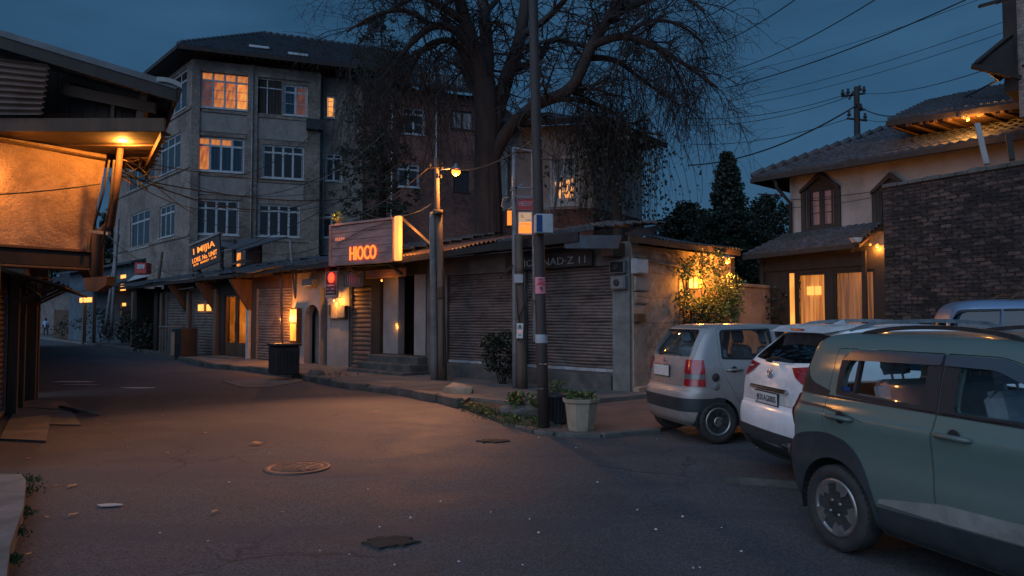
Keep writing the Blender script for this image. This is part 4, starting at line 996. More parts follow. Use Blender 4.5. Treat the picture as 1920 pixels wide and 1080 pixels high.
# ================= PLASTER HOUSE BEHIND THE TREE =================
gh=thing('plaster_house','tall cream plaster house over brick with one golden lit window behind the dark pole','house',(2.2,31,0))
G0=At(938,500,29).xy; G1=At(1112,500,28.2).xy; G2=At(1205,500,31.5).xy
FG=frame(G0,G1,0,(0,0)); FG2=frame(G1,G2,0,(20,10)); LG=(Vector(G1)-Vector(G0)).length; LG2=(Vector(G2)-Vector(G1)).length
gw=rp(FG,1030,290,1085,385); gw2=rp(FG,950,285,1000,372)
zb=PX(FG,1050,392)[1]
mb=MB(); wall(mb,FG,0,LG,zb,9.4,[gw,gw2]); wall(mb,FG2,0,LG2,zb,9.4,[]); 
FG3=frame(G0,(G0[0]+.5,36),0,(-30,30)); wall(mb,FG3,0,7,0,9.4,[]); FG4=frame((G0[0]+.5,36),(6.5,37.5),0,(0,99)); wall(mb,FG4,0,6.8,0,9.4,[])
mb.build('wall',MAT['plaster_cream'],gh)
mb=MB(); wall(mb,FG,0,LG,0,zb,[],n=.03); wall(mb,FG2,0,LG2,0,zb,[],n=.03); mb.build('brick_base',MAT['brick_red'],gh)
f=window(gh,FG,*gw,cols=1,tr=None,lit={0:'curtain_pale'},n=-.08,fw=.11)
mb=MB(); zm=gw[2]+(gw[3]-gw[2])*.55; z0_=gw[2]+(gw[3]-gw[2])*.18; mb.box(gw[0]+.1,gw[1]-.1,-.10,-.06,zm,zm+.07,FG); mb.box((gw[0]+gw[1])/2-.03,(gw[0]+gw[1])/2+.03,-.1,-.06,zm,gw[3]-.1,FG); mb.build('transom_bar',MAT['window_white'],f)
mb=MB()      # tinsel lights hanging inside
rr=random.Random(3)
for i in range(46):
    u=rr.uniform(gw[0]+.16,gw[1]-.16); z=rr.uniform(z0_,zm-.08); s=rr.uniform(.02,.07); mb.box(u-s*.35,u+s*.35,-.14,-.125,z-s*1.3,z+s*1.3,FG@Matrix.Translation((0,rr.uniform(-.02,.012),0)))
mb.build('string_lights',MAT['glow_yellow'],f)
mb=MB(); mb.bar(wp(FG,gw2[0],.06,gw2[2]-.1),wp(FG,gw2[0],.06,gw2[3]+.1),.09); mb.bar(wp(FG,gw2[1],.06,gw2[2]-.1),wp(FG,gw2[1],.06,gw2[3]+.1),.09); mb.build('window_surround',MAT['window_white'],gh)
mb=MB(); mb.box(gw2[0],gw2[1],-.12,-.09,gw2[2],gw2[3],FG); mb.build('window_boards',MAT['plaster_cream'],gh)
ga=wp(FG,-.7,.8,9.45); gb=isect(wp(FG,0,.8,9.45),FG.col[0].to_3d(),wp(FG2,0,.8,9.45),FG2.col[0].to_3d()); gc=wp(FG2,LG2+.8,.8,9.45)
gr1=Vector((1.6,32.5,11.1)); gr2=Vector((3.6,33.5,11.1))
mb=MB(); slab(mb,ga,gb,gr2,gr1,.14); slab(mb,gb,gc,gr2+Vector((.05,.1,0)),gr2,.14); slab(mb,gc,gc+Vector((-3,5,0)),gr2+Vector((-.1,.1,0)),gr2,.12); slab(mb,ga+Vector((.5,8,0)),ga,gr1,gr1+Vector((-.05,.1,0)),.12)
mb.build('roof',MAT['roof_far'],gh)
mb=MB(); mb.bar(ga+Vector((0,0,-.12)),gb+Vector((0,0,-.12)),.12,.2); mb.bar(gb+Vector((0,0,-.12)),gc+Vector((0,0,-.12)),.12,.2); mb.build('gutter',MAT['timber_dark'],gh)
# ================= SHOP ROW =================
def shutter(root,M_,u0,u1,z0,z1,n=-.06,pitch=.085,mt='shutter_metal',name='roller_shutter',dent=.012,seed=1):
    rr=random.Random(seed); rows=int((z1-z0)/pitch); nu=max(6,int((u1-u0)/.25)); vs=[];fs=[]
    ph=[rr.uniform(-.004,.004) for _ in range(rows+1)]; a1,a2=rr.uniform(2,5),rr.uniform(1,3)
    prof=((0,0),(.18,.028),(.5,.038),(.82,.028),(.99,0))
    k=0
    for j in range(rows):
        for (t,h) in prof:
            z=z0+(z1-z0)*(j+t)/rows
            for i in range(nu+1):
                u=u0+(u1-u0)*i/nu
                vs.append((u,n+h+ph[j]+dent*math.sin(u*a1+z*2)*math.sin(z*a2+u),z+.006*math.sin(u*3+j)))
        k+=5
    for r_ in range(rows*5-1):
        for i in range(nu): fs.append((r_*(nu+1)+i,r_*(nu+1)+i+1,(r_+1)*(nu+1)+i+1,(r_+1)*(nu+1)+i))
    mb=MB(); mb.add(vs,fs,M_,False); s=mb.build(name,MAT[mt],root)
    mb=MB(); mb.box(u0,u1,n-.01,n+.06,z0-.07,z0,M_); mb.build('bottom_rail',MAT['window_white' if mt!='rusty_sheet' else 'steel_grey'],s)
    for ua in (u0-.05,u1): mb=MB(); mb.box(ua,ua+.05,n-.03,n+.07,z0-.05,z1,M_); mb.build('guide_rail',MAT['steel_grey'],s)
    return s
def corr(mb,a,b,c,d,pitch=.15,amp=.03,sag=0.0,seed=1,ragged=.0,mi=0,n2=6):
    """corrugated sheet a-b eave, d-c top"""
    a,b,c,d=map(Vector,(a,b,c,d)); n=(b-a).cross(d-a).normalized(); n=n if n.z>0 else -n
    L=(b-a).length; m=int(L/pitch)*4; rr=random.Random(seed)
    rg=[rr.uniform(0,ragged) for _ in range(m//12+2)]
    def f(s,t):
        i=s*m; p=a.lerp(b,s).lerp(d.lerp(c,s),t-(rg[int(i//12)]*(1-t) if ragged else 0))
        return p+n*(amp*math.cos(i*math.pi/2)+ .018*math.sin(s*L*1.3+seed)+.02*math.sin(t*5+s*9))+Vector((0,0,-sag*math.sin(math.pi*min(max(s,0),1))))
    mb.grid(f,m,n2,None,False,mi); 
def u_(px): return U(px)
ZT=3.15
# ---- right-hand corner shop : two wide shutters
uP0,uP1=u_(1150),TL
cs=thing('corner_shop','single storey corner shop with two wide brown roller shutters and orange lit block side wall','shop',wp(FS,TL-3,-1,0))
uA0,uA1=u_(838),u_(965); uB0,uB1=u_(985),u_(1148)
uL_=u_(800)
mb=MB(); zpl=.50
wall(mb,FS,uL_,TL-.02,0,3.35,[(uA0,uA1,.48,2.85),(uB0,uB1,.48,2.85)],th=.3)
mb.build('wall',MAT['plaster_dark'],cs)
shutter(cs,FS,uA0,uA1,.56,2.85,-.12,.072,'shutter_dark',seed=3,dent=.02); shutter(cs,FS,uB0,uB1,.56,2.85,-.12,.072,'shutter_dark',seed=5,dent=.02)
mb=MB(); mb.bbox(uA0-.1,uB1+.02,.002,.10,0,.44,.02,FS); mb.build('stone_plinth',MAT['kerb'],cs)
# pilaster front + side wall
mb=MB(); mb.bbox(uP0+.02,TL-.015,.003,.07,0,3.0,.01,FS); mb.build('pilaster',MAT['concrete'],cs)
FSd=frame((2.57,15.45),(2.57+.7*4.6,15.45+.71*4.6),0,(10,10))
mb=MB(); wall(mb,FSd,0,4.6,0,3.27,[],th=.3); mb.bbox(.0,4.6,.002,.16,0,.22,.02,FSd); mb.build('side_wall',MAT['stone_block'],cs)
mb=MB(); mb.bbox(.0,.50,.003,.04,.1,3.05,.01,FSd); mb.build('corner_pier',MAT['plaster_side'],cs)
mb=MB(); FSb=frame(wp(FSd,4.6,0,0).xy,wp(FSd,4.6,-6,0).xy,0,(5,60)); wall(mb,FSb,0,6,0,3.3,[],th=.2); mb.build('back_wall',MAT['plaster_dark'],cs)
# fascia sign board with faded letters
sb=thing('shop_sign','faded black fascia board with worn pale letters above the wide shutters','shop sign',wp(FS,(uA1+uB1)/2,.1,2.9))
z0s=Z(1060,500,.14)
mb=MB(); mb.bbox(u_(955),u_(1118),.10,.15,2.86,3.22,.01,FS); mb.build('board',MAT['sign_dark'],sb)
mb=MB(); x=u_(975)
txt='JVIOTINAD·Z 11'; tw=text_width(txt); mb.text(txt,FS,x,2.93,.24,.155,.004,0,(u_(1106)-x)/(tw*.24)); mb.build('lettering',MAT['white_panel'],sb)
# lean-to roof
er0=wp(FS,uL_-.5,.95,3.36); er1=wp(FS,TL-.35,.85,3.56); rr0=wp(FS,uL_-.5,-3.6,4.35); rr1=wp(FS,TL-1.1,-3.4,4.15)
mb=MB(); um=u_(985); em=wp(FS,um,.95,3.50); rm=wp(FS,um,-3.6,4.4)
corr(mb,er0,em,rm,rr0,.15,.032,.03,3,.0); 
mb.build('corrugated_sheet',MAT['rusty_sheet'],cs)
mb=MB(); quad_tiles(mb,em+Vector((0,0,.0)),er1,rr1,rm,22,9,.03,.05,.02,4); 
mb.build('slate_roof',MAT['roof_tile'],cs)
mb=MB(); mb.bar(er0+Vector((0,0,-.10)),em+Vector((0,0,-.12)),.06,.16); mb.bar(em+Vector((0,0,-.12)),er1+Vector((-.3,.2,-.14)),.06,.20); mb.build('fascia_board',MAT['timber_dark'],cs)
mb=MB()
for i in range(12):
    u=uL_-.2+i*(TL-uL_)/11.5; mb.bar(wp(FS,u,-.1,3.42),wp(FS,u,.85,3.30),.06,.09)
mb.build('rafters',MAT['timber_dark'],cs)
# side roof slope over the orange wall
s0=wp(FS,TL+.42,.84,3.40); s1=Vector((5.86,18.15,3.42)); s2=Vector((3.6,21.6,3.85)); s3=wp(FS,TL+.3,-3.4,4.28)
mb=MB(); corr(mb,s0,s1,s2,wp(FS,TL-1.1,-3.0,4.12),.14,.022,.02,4); mb.build('side_roof',MAT['roof_sheet'],cs)
mb=MB(); mb.bar(s0+Vector((.1,.1,-.09)),s1+Vector((-.1,0,-.09)),.04,.13); mb.build('side_fascia',MAT['timber_brown'],cs)
mb=MB(); a=wp(FS,TL-.02,.62,3.50)
mb.prism([(TL-1.1,3.20),(TL+.30,3.10),(TL+.40,3.36),(TL-1.2,3.50)],.86,.91,FS); mb.build('bent_fascia_panel',MAT['roof_sheet'],cs)
mb=MB(); mb.bbox(uP0+.0,uP0+.32,-.05,.45,3.0,3.32,.02,FS); mb.build('beam_end',MAT['timber_brown'],cs)
mb=MB(); mb.box(uL_,TL-.1,-4.6,-4.5,0,3.3,FS); mb.build('rear_wall',MAT['plaster_dark'],cs)
# meter boxes on the corner
def boxy(name,label,cat,M_,u0,u1,z0,z1,n0,n1,mt,door=None,b=.008,group=None):
    mb=MB(); mb.bbox(u0,u1,n0,n1,z0,z1,b,M_); o=mb.build(name,MAT[mt]); tag(o,label,cat,group)
    if door:
        mb=MB(); mb.bbox(u0+.025,u1-.025,n1+.001,n1+.012,z0+.025,z1-.025,.004,M_); mb.build('door',MAT[door],o)
    return o
for (px0,py0,px1,py1,lab,mt,dr) in ((1148,489,1176,513,'grey electricity meter box, upper one on the corner pilaster','concrete','pane_dark'),(1150,518,1177,543,'grey electricity meter box with a black dial, lower one on the corner pilaster','concrete','steel_grey')):
    a=rp(FS,px0,py0,px1,py1,n=.08); o=boxy('meter_box',lab,'meter box',FS,a[0],a[1],a[2],a[3],.075,.19,mt,dr)
    mb=MB(); mb.lathe([(.075,0),(.075,.012),(.06,.02),(.001,.02)],18,FS@Matrix.Translation(((a[0]+a[1])/2-.02,.205,(a[2]+a[3])/2)),True,0,'y'); mb.build('dial',MAT['ink_black'],o)
for (px0,py0,px1,py1,lab,mt,dr,dd) in ((1183,486,1205,514,'small white meter cabinet high on the orange side wall','white_panel','paper_white',.16),(1189,518,1215,546,'flat pale steel panel on the orange side wall, below the white cabinet','plaster_side','plaster_cream',.05),(1190,548,1214,570,'flush square metal hatch on the orange side wall, below the pale steel panel','plaster_side','stone_block',.03),(1188,588,1204,604,'broken orange switch box at mid height on the side wall','timber_brown',None,.10)):
    a=rp(FSd,px0,py0,px1,py1,n=.05); boxy('wall_cabinet',lab,'wall cabinet',FSd,a[0],a[1],a[2],a[3],.042,.042+dd,mt,dr)
# ---- doorway shop : wall door with steps
ds=thing('doorway_shop','narrow plastered shopfront with an open dark doorway up three steps','shop',wp(FS,u_(750),-1,0))
u0,u1=u_(697),uL_-.01; du0,du1=u_(741),u_(771)
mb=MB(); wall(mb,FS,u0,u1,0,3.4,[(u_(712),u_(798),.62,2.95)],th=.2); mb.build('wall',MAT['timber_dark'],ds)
for a_,b_ in ((u_(713),du0),(du1+.0,u_(797))):
    mb=MB(); mb.bbox(a_,b_,-.35,-.1,.6,2.95,.01,FS); mb.build('door_jamb',MAT['plaster_cream'],ds)
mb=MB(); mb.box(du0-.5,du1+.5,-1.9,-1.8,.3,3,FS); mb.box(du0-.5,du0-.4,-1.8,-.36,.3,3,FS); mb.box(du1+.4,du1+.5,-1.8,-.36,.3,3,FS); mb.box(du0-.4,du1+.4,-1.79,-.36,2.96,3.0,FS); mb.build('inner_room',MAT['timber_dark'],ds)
mb=MB(); mb.bbox(du1-.20,du1-.02,-.62,-.58,.62,2.9,.01,FS); mb.build('open_door',MAT['timber_brown'],ds)
for i in range(3):
    mb=MB(); mb.bbox(u_(700)+.1*i,u_(806)-.05*i,-.30,.95-.3*i,0,.20*(i+1),.02,FS); mb.build('step',MAT['kerb'],ds)
sg=thing('shop_sign','narrow weathered plank sign with faint letters above the open doorway','shop sign',wp(FS,u_(735),.1,2.8))
mb=MB(); mb.bbox(u_(692),u_(768),.10,.15,Z(730,520,.15),Z(730,504,.15),.008,FS); mb.build('board',MAT['sign_brown'],sg)
mb=MB(); t_='CYZYZUG'; mb.text(t_,FS,u_(707),Z(730,517,.15),.20,.153,.003,0,(u_(757)-u_(707))/(text_width(t_)*.2)); mb.build('lettering',MAT['trim_grey'],sg)
# ---- corrugated door bay
cb=thing('tin_shop','narrow bay closed by a rusty corrugated tin door','shop',wp(FS,u_(676),-1,0))
mb=MB(); wall(mb,FS,u_(654),u_(697)-.005,0,3.4,[(u_(657),u_(695),.03,2.7)],th=.3); mb.build('wall',MAT['timber_dark'],cb)
shutter(cb,FS,u_(657)+.03,u_(695)-.03,.08,2.68,-.08,.14,'rusty_sheet',name='tin_door',dent=.03,seed=9)
# ---- plaster bays with arch
ab=thing('arched_shop','plastered shopfront with a tall rounded arch beside a white washed wall','shop',wp(FS,u_(600),-1,0))
a0,a1=u_(548),u_(654)-.005
mb=MB(); wall(mb,FS,a0,a1,0,3.4,[(u_(571),u_(599),0,2.66),(u_(600),u_(614),0,2.7)],th=.3); mb.build('wall',MAT['plaster_cream'],ab)
# arch head + niche
mb=MB(); c=(u_(571)+u_(599))/2; r_=(u_(599)-u_(571))/2; pts=[(u_(571)-.002,2.68),(u_(599)+.002,2.68)]
arc=[(c+r_*math.cos(t),1.66+r_*1.0*math.sin(t)*1.0) for t in [math.pi*k/14 for k in range(15)]]
for k in range(14):
    mb.add([(arc[k][0],-.29,arc[k][1]),(arc[k+1][0],-.29,arc[k+1][1]),(arc[k+1][0],-.29,2.68),(arc[k][0],-.29,2.68),(arc[k][0],-.002,arc[k][1]),(arc[k+1][0],-.002,arc[k+1][1]),(arc[k+1][0],-.002,2.68),(arc[k][0],-.002,2.68)],[(4,7,6,5),(0,4,5,1)],FS)
mb.build('arch',MAT['plaster_cream'],ab)
mb=MB(); mb.box(u_(569),u_(601)-.02,-.5,-.45,0,2.7,FS); mb.build('niche_back',MAT['plaster_grey'],ab)
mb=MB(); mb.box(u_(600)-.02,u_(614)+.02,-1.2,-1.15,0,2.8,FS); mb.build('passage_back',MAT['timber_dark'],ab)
mb=MB(); a=rp(FS,573,512,598,524,n=.1); 
mb.bbox(a[0],a[0]+.7,.01,.25,2.78,3.02,.02,FS); mb.build('vent_box',MAT['trim_grey'],ab)
# ---- left shutter bay
lb=thing('shuttered_shop','shopfront with one brown roller shutter catching orange light, right of the glass door','shop',wp(FS,u_(515),-1,0))
mb=MB(); wall(mb,FS,u_(470),a0-.005,0,3.4,[(u_(480),u_(546),.06,2.82)],th=.3); mb.build('wall',MAT['timber_brown'],lb)
shutter(lb,FS,u_(480)+.05,u_(546)-.05,.12,2.82,-.08,.10,'shutter_metal',seed=11)
# ---- glass door shop
gd=thing('glass_door_shop','small shop with glowing double glass doors in a brown timber frame','shop',wp(FS,u_(438),-1,0))
g0,g1=u_(408),u_(470)-.005; d0,d1=u_(420),u_(462)
mb=MB(); wall(mb,FS,g0,g1,0,3.4,[(d0,d1,.18,2.66)],th=.25); mb.build('wall',MAT['timber_dark'],gd)
for a_,b_ in ((d0,(d0+d1)/2-.01),((d0+d1)/2+.01,d1)):
    mb=MB(); 
    mb.box(a_,a_+.10,-.14,-.06,.18,2.66,FS); mb.box(b_-.10,b_,-.14,-.06,.18,2.66,FS); mb.box(a_+.1,b_-.1,-.14,-.06,.18,.70,FS); mb.box(a_+.1,b_-.1,-.14,-.06,2.56,2.66,FS)
    dr=mb.build('door',MAT['timber_brown'],gd)
    mb=MB(); mb.box(a_+.1,b_-.1,-.11,-.10,.70,2.56,FS); mb.build('door_glass',MAT['pane_clear'],dr)
    mb=MB(); mb.bar(wp(FS,b_-.05 if a_==d0 else a_+.05,-.03,1.15),wp(FS,b_-.05 if a_==d0 else a_+.05,-.03,1.5),.02); mb.build('handle',MAT['chrome'],dr)
mb=MB(); mb.box(d0-.3,d1+.3,-2.6,-2.5,.0,3,FS); mb.box(d0-.31,d0-.26,-2.5,-.26,.0,3,FS); mb.box(d1+.26,d1+.31,-2.5,-.26,.0,3,FS); mb.box(d0-.26,d1+.26,-2.49,-.26,.0,.15,FS); mb.box(d0-.26,d1+.26,-2.49,-.26,2.9,2.95,FS); mb.build('inner_room',MAT['plaster_side'],gd)
mb=MB(); mb.bbox(d0+.1,d0+.7,-1.9,-1.4,.15,.95,.02,FS); mb.bbox(d0+.8,d1-.1,-2.3,-1.9,.15,1.4,.02,FS)
for k in range(5): mb.bbox(d0+.2+k*.35,d0+.35+k*.35,-2.45,-2.3,1.5+.1*(k%2),1.8+.1*(k%3),.02,FS)
mb.build('shelving',MAT['timber_brown'],gd)
mb=MB(); mb.bbox(d0-.1,d1+.2,-.2,.75,0,.17,.02,FS); mb.build('step',MAT['kerb'],gd)
mb=MB(); mb.bbox(g1-.16,g1+.06,.004,.12,0,2.8,.01,FS); mb.build('door_post',MAT['window_white'],gd)
mb=MB(); mb.bbox(g0-.1,g0+.18,.004,.16,.05,2.9,.01,FS); mb.build('timber_post',MAT['timber_pole'],gd)
# ---- two far shutters + dark open end
for (p0,p1,q0,q1,lab,sd_) in ((356,408,360,404,'shopfront with a grey roller shutter with two small lit panes, left of the glass door',21),(306,356,312,350,'farthest shuttered shopfront of the row with a pale grey roller shutter',23)):
    s_=thing('shuttered_shop',lab,'shop',wp(FS,u_((p0+p1)/2),-1,0))
    mb=MB(); wall(mb,FS,u_(p0),u_(p1)-.005,0,3.4,[(u_(q0),u_(q1),.06,2.75)],th=.3); mb.build('wall',MAT['plaster_dark'],s_)
    shutter(s_,FS,u_(q0)+.05,u_(q1)-.05,.12,2.75,-.08,.12,'shutter_metal',seed=sd_)
    if sd_==21:
        for a,b in ((372,382),(388,396)):
            q=rp(FS,a,571,b,583,n=.0); mb=MB(); mb.box(q[0],q[1],.0,.02,q[2],q[3],FS); mb.build('lit_pane',MAT['glow_yellow'],s_)
    mb=MB(); mb.bbox(u_(p0)-.05,u_(p0)+.2,.004,.16,0,2.9,.01,FS); mb.build('timber_post',MAT['timber_pole'],s_)
op=thing('open_stall','dark open stall at the far end of the shop row, plants in front','stall',wp(FS,u_(282),-1,0))
mb=MB(); e_=u_(258); mb.box(e_,e_+.15,-3,.1,0,3.2,FS); mb.box(e_+.15,u_(306)-.01,-2.6,-2.5,0,3.2,FS); mb.bbox(u_(292),u_(298),-.1,.1,0,3.2,.01,FS); mb.build('wall',MAT['timber_dark'],op)
# roof over the left half of the row
lr=thing('lean_to_roof','long patched tin and slate roof over the left half of the shop row','roof',wp(FS,u_(420),0,3.2))
x0,x1=u_(256)-.3,uL_-.55
def eave(u,n=.95,z=3.34): return wp(FS,u,n,z+.05*math.sin(u*1.7)+.03*math.sin(u*4.1))
cuts=[x0,u_(330),u_(405),u_(480),u_(560),x1]
for i,(a,b) in enumerate(zip(cuts,cuts[1:])):
    za=3.30+.04*i; mb=MB()
    A_,B_=wp(FS,a-.05,.95+.05*(i%2),za+R.uniform(-.03,.03)),wp(FS,b+.05,.95+.05*(i%2),za+R.uniform(-.03,.03)); C_,D_=wp(FS,b+.05,-3.6,za+1.0),wp(FS,a-.05,-3.6,za+.95)
    if i in (0,3): corr(mb,A_,B_,C_,D_,.16,.035,.06,i,.02); nm='corrugated_sheet'; mt='roof_sheet'
    else: quad_tiles(mb,A_,B_,C_,D_,int((b-a)/.24),10,.035,.06,.03,4); nm='slate_slope'; mt='roof_tile'
    mb.build(nm,MAT[mt],lr)
mb=MB()
for i,(a,b) in enumerate(zip(cuts,cuts[1:])): mb.bar(wp(FS,a,.9,3.19+.04*i),wp(FS,b-.02,.9,3.20+.04*i),.05,.13)
mb.build('fascia_board',MAT['timber_dark'],lr)
mb=MB()
i=x0+.3
while i<x1: mb.bar(wp(FS,i,-.1,3.36),wp(FS,i,.86,3.2),.06,.09); i+=.7
mb.build('rafters',MAT['timber_dark'],lr)
for px in (352,405,470): # diagonal brackets
    mb=MB(); u=u_(px); mb.prism([(0,2.0),(.12,2.0),(.85,3.08),(.85,3.18),(.0,3.18)],u-.06,u+.06,FS@Matrix(((0,1,0,0),(1,0,0,0),(0,0,1,0),(0,0,0,1)))); mb.build('bracket',MAT['timber_brown'],lr)
mb=MB(); mb.tube([wp(FS,u_(355),.5,2.95),wp(FS,u_(384),.5,3.0)],.03,8); mb.build('tube_light',MAT['trim_grey'],lr)
mb=MB(); mb.box(x0,x1,-5.0,-4.8,0,4.2,FS); mb.build('rear_wall',MAT['plaster_dark'],lr)
# second roof layer behind (attic sheds between the row and the apartments)
at=thing('rooftop_shed','low shed with an orange lit opening on the shop roof behind the amber sign','shed',wp(FS,u_(440),-2.4,3.9))
q=rp(FS,412,442,440,500,n=-2.2)
Fq=frame(wp(FS,q[0],-2.2,0).xy,wp(FS,q[0]+6,-2.2,0).xy,0,(0,0))
mb=MB(); wall(mb,Fq,0,1.6,3.6,q[3]-.25,[(.25,1.35,4.15,q[3]-.6)],th=.1); mb.box(0,1.6,-1.4,-1.3,3.6,q[3]-.3,Fq); mb.build('wall',MAT['timber_dark'],at)
mb=MB(); slab(mb,wp(Fq,-.2,.4,q[3]-.3),wp(Fq,3.4,.5,q[3]-.9),wp(Fq,3.4,-1.8,q[3]-.1),wp(Fq,-.2,-1.8,q[3]+.1),.05); mb.build('roof',MAT['roof_sheet'],at)
mb=MB(); mb.grid(lambda s,t:(.85+.35*s,-.5+.04*math.sin(s*16),4.05+t*.8),12,2,Fq); mb.build('hanging_cloth',MAT['glow_window'],at)
mb=MB(); slab(mb,wp(Fq,1.4,.5,4.1),wp(Fq,3.6,.7,4.15),wp(Fq,3.0,-.3,4.35),wp(Fq,1.4,-.4,4.5),.03); mb.build('tin_flap',MAT['rusty_sheet'],at)
# ================= LEFT TIMBER HOUSE =================
lh=thing('timber_house','old timber house with an overhanging orange lit stucco upper wall at the left edge','house',(-8.5,11.5,0))
FW=frame((-7.75-.75*4,10.9-.94*4),(-7.0,11.84),0,(0,5)); LW=(Vector((.75,.94))*5).length
mb=MB()   # stucco panel, leaning outward to the top, slightly uneven
mb.grid(lambda s,t:(LW*s+ (.22*t if s>.99 else 0),.10*t+.02*math.sin(s*30)*math.sin(t*7),2.76+1.66*t),40,14,FW)
mb.grid(lambda s,t:(LW*s,-.15+.10*t,2.76+1.66*t),2,1,FW); mb.add([(LW,.0,2.76),(LW,-.15,2.76),(LW,-.05,4.42),(LW+.22,.10,4.42)],[(0,1,2,3)],FW)
mb.build('wall',MAT['plaster_stucco'],lh)
mb=MB(); mb.bbox(0,LW+.03,-.2,.12,2.50,2.75,.01,FW); mb.build('floor_beam',MAT['timber_dark'],lh)
mb=MB(); mb.bbox(0,LW+.02,.0,.16,2.752,2.80,.008,FW); mb.bbox(0,LW+.05,-.2,.13,2.46,2.498,.008,FW); mb.build('beam_moulding',MAT['timber_brown'],lh)
mb=MB(); mb.tube([wp(FW,0,.16,4.45),wp(FW,LW*.5,.15,4.40),wp(FW,LW+.2,.14,4.33)],.022,6); mb.build('wall_top_pipe',MAT['timber_brown'],lh)
mb=MB()   # return wall toward the back and the lower floor
FWr=frame((-7.0,11.84),(-10.2,17.6),0,(0,14)); wall(mb,FWr,0,6.5,2.5,5.0,[],th=.15); mb.build('end_wall',MAT['timber_dark'],lh)
# fascia and sloping boarded soffit
mb=MB(); mb.bbox(-12,-5.06,10.38,10.43,4.40,4.60,.006); mb.build('fascia_board',MAT['timber_brown'],lh)
mb=MB()
for i in range(9):   # soffit boards running back from the fascia
    y0=10.45+i*.30; y1=y0+.27
    xa=-12; xb=-5.10-.60*(y0-10.4); z=4.40+.012*(i%3)
    mb.box(xa,xb,y0,y1,z+.02,z+.045)
mb.build('soffit_boards',MAT['soffit_board'],lh)
mb=MB(); mb.bar((-5.12,10.45,4.37),(-6.75,13.1,4.37),.05,.10); mb.build('soffit_edge',MAT['timber_brown'],lh)
# gable end : dark boards, corrugated panel, rake beam
mb=MB()
for i in range(34):
    x=-12+i*.2; zt=5.35+(-4.9-x)*.305-.5
    if x<-5.6: mb.box(x+.006,x+.194,10.95,10.98,4.62,zt)
mb.build('gable_boards',MAT['timber_dark'],lh)
mb=MB(); mb.bar((-6.75,10.7,5.12),(-5.35,10.7,4.83),.06,.16); mb.bar((-6.0,10.72,4.6),(-6.0,10.72,4.95),.05); mb.build('gable_beam',MAT['soffit_board'],lh)
mb=MB(); c0=At(-160,90,10.35);c1=At(92,122,10.35);c2=At(78,216,10.35);c3=At(-160,216,10.35)
def cp(s,t):
    p=c3.lerp(c2,s).lerp(c0.lerp(c1,s),t); k=t*9; return p+Vector((0,-.035*math.cos(k*2*math.pi)+.01*math.sin(s*9),0))
mb.grid(cp,10,72); mb.build('corrugated_panel',MAT['rusty_sheet'],lh)
# main roof
A_=Vector((-4.76,10.15,5.03)); du=Vector((-.5,.86,0)); B_=A_+du*7.0
E_=A_+Vector((-6.5,0,1.98)); F_=E_+du*7
mb=MB(); slab(mb,A_,B_,F_,E_,.09); 
rf=mb.build('roof',MAT['roof_sheet'],lh)
mb=MB(); mb.bar(A_+Vector((0,.03,-.16)),E_+Vector((0,.03,-.16)),.05,.20); mb.bar(A_+Vector((-.02,0,-.14)),B_+Vector((-.02,0,-.14)),.04,.16); mb.build('barge_board',MAT['timber_dark'],lh)
mb=MB()
for i in range(12):
    p=A_+du*(.3+i*.55)+Vector((-.05,0,-.12)); mb.bar(p,p+Vector((-1.6,0,.45)),.06,.10)
mb.build('rafters',MAT['timber_dark'],lh)
mb=MB(); mb.grid(lambda s,t:A_+Vector((-.30+.36*s,-.03-.02*t,.09-.10*s+.03*math.sin(s*3)-.07*t)),8,3); mb.build('bent_tin_edge',MAT['trim_grey'],lh)
mb=MB(); mb.bar((-5.62,10.75,4.55),(-5.50,10.75,5.25),.12,.10); mb.build('roof_post',MAT['timber_brown'],lh)
# corner downpipe with hopper
dp=thing('corner_post','leaning orange lit downpipe with a funnel shaped hopper on the timber house corner','downpipe',(-6.7,12,2))
p0,p1,p2=At(228,247,11.6),At(212,400,11.7),At(196,430,11.8)
mb=MB(); mb.tube([At(229,246,11.5),At(221,330,11.55),At(208,425,11.6)],[.05,.055,.055],8); mb.tube([At(206,420,11.6),At(184,440,11.75),At(182,530,11.8)],[.06,.09,.085],10); mb.build('pipe',MAT['timber_brown'],dp)
mb=MB(); c=At(184,522,11.8); mb.prism([(-.17,0),(.22,.03),(.20,-.12),(.05,-.22),(-.12,-.22)],-.12,.12,Matrix.Translation(c)); mb.build('hopper',MAT['timber_brown'],dp)
mb=MB(); mb.bar(At(170,434,11.7),At(205,438,11.6),.07,.05); mb.bar(At(212,262,11.4),At(235,275,11.5),.05); mb.build('bracket',MAT['steel_grey'],dp)
for k,(a,b) in enumerate((((205,300),(176,425)),((214,300),(190,470)))):
    mb=MB(); q0=At(*a,11.35); q1=At(*b,11.5); mb.tube([q0,q0.lerp(q1,.5)+Vector((.03,0,.02)),q1],.018,6); mb.build('cable_conduit',MAT['timber_dark'],dp)
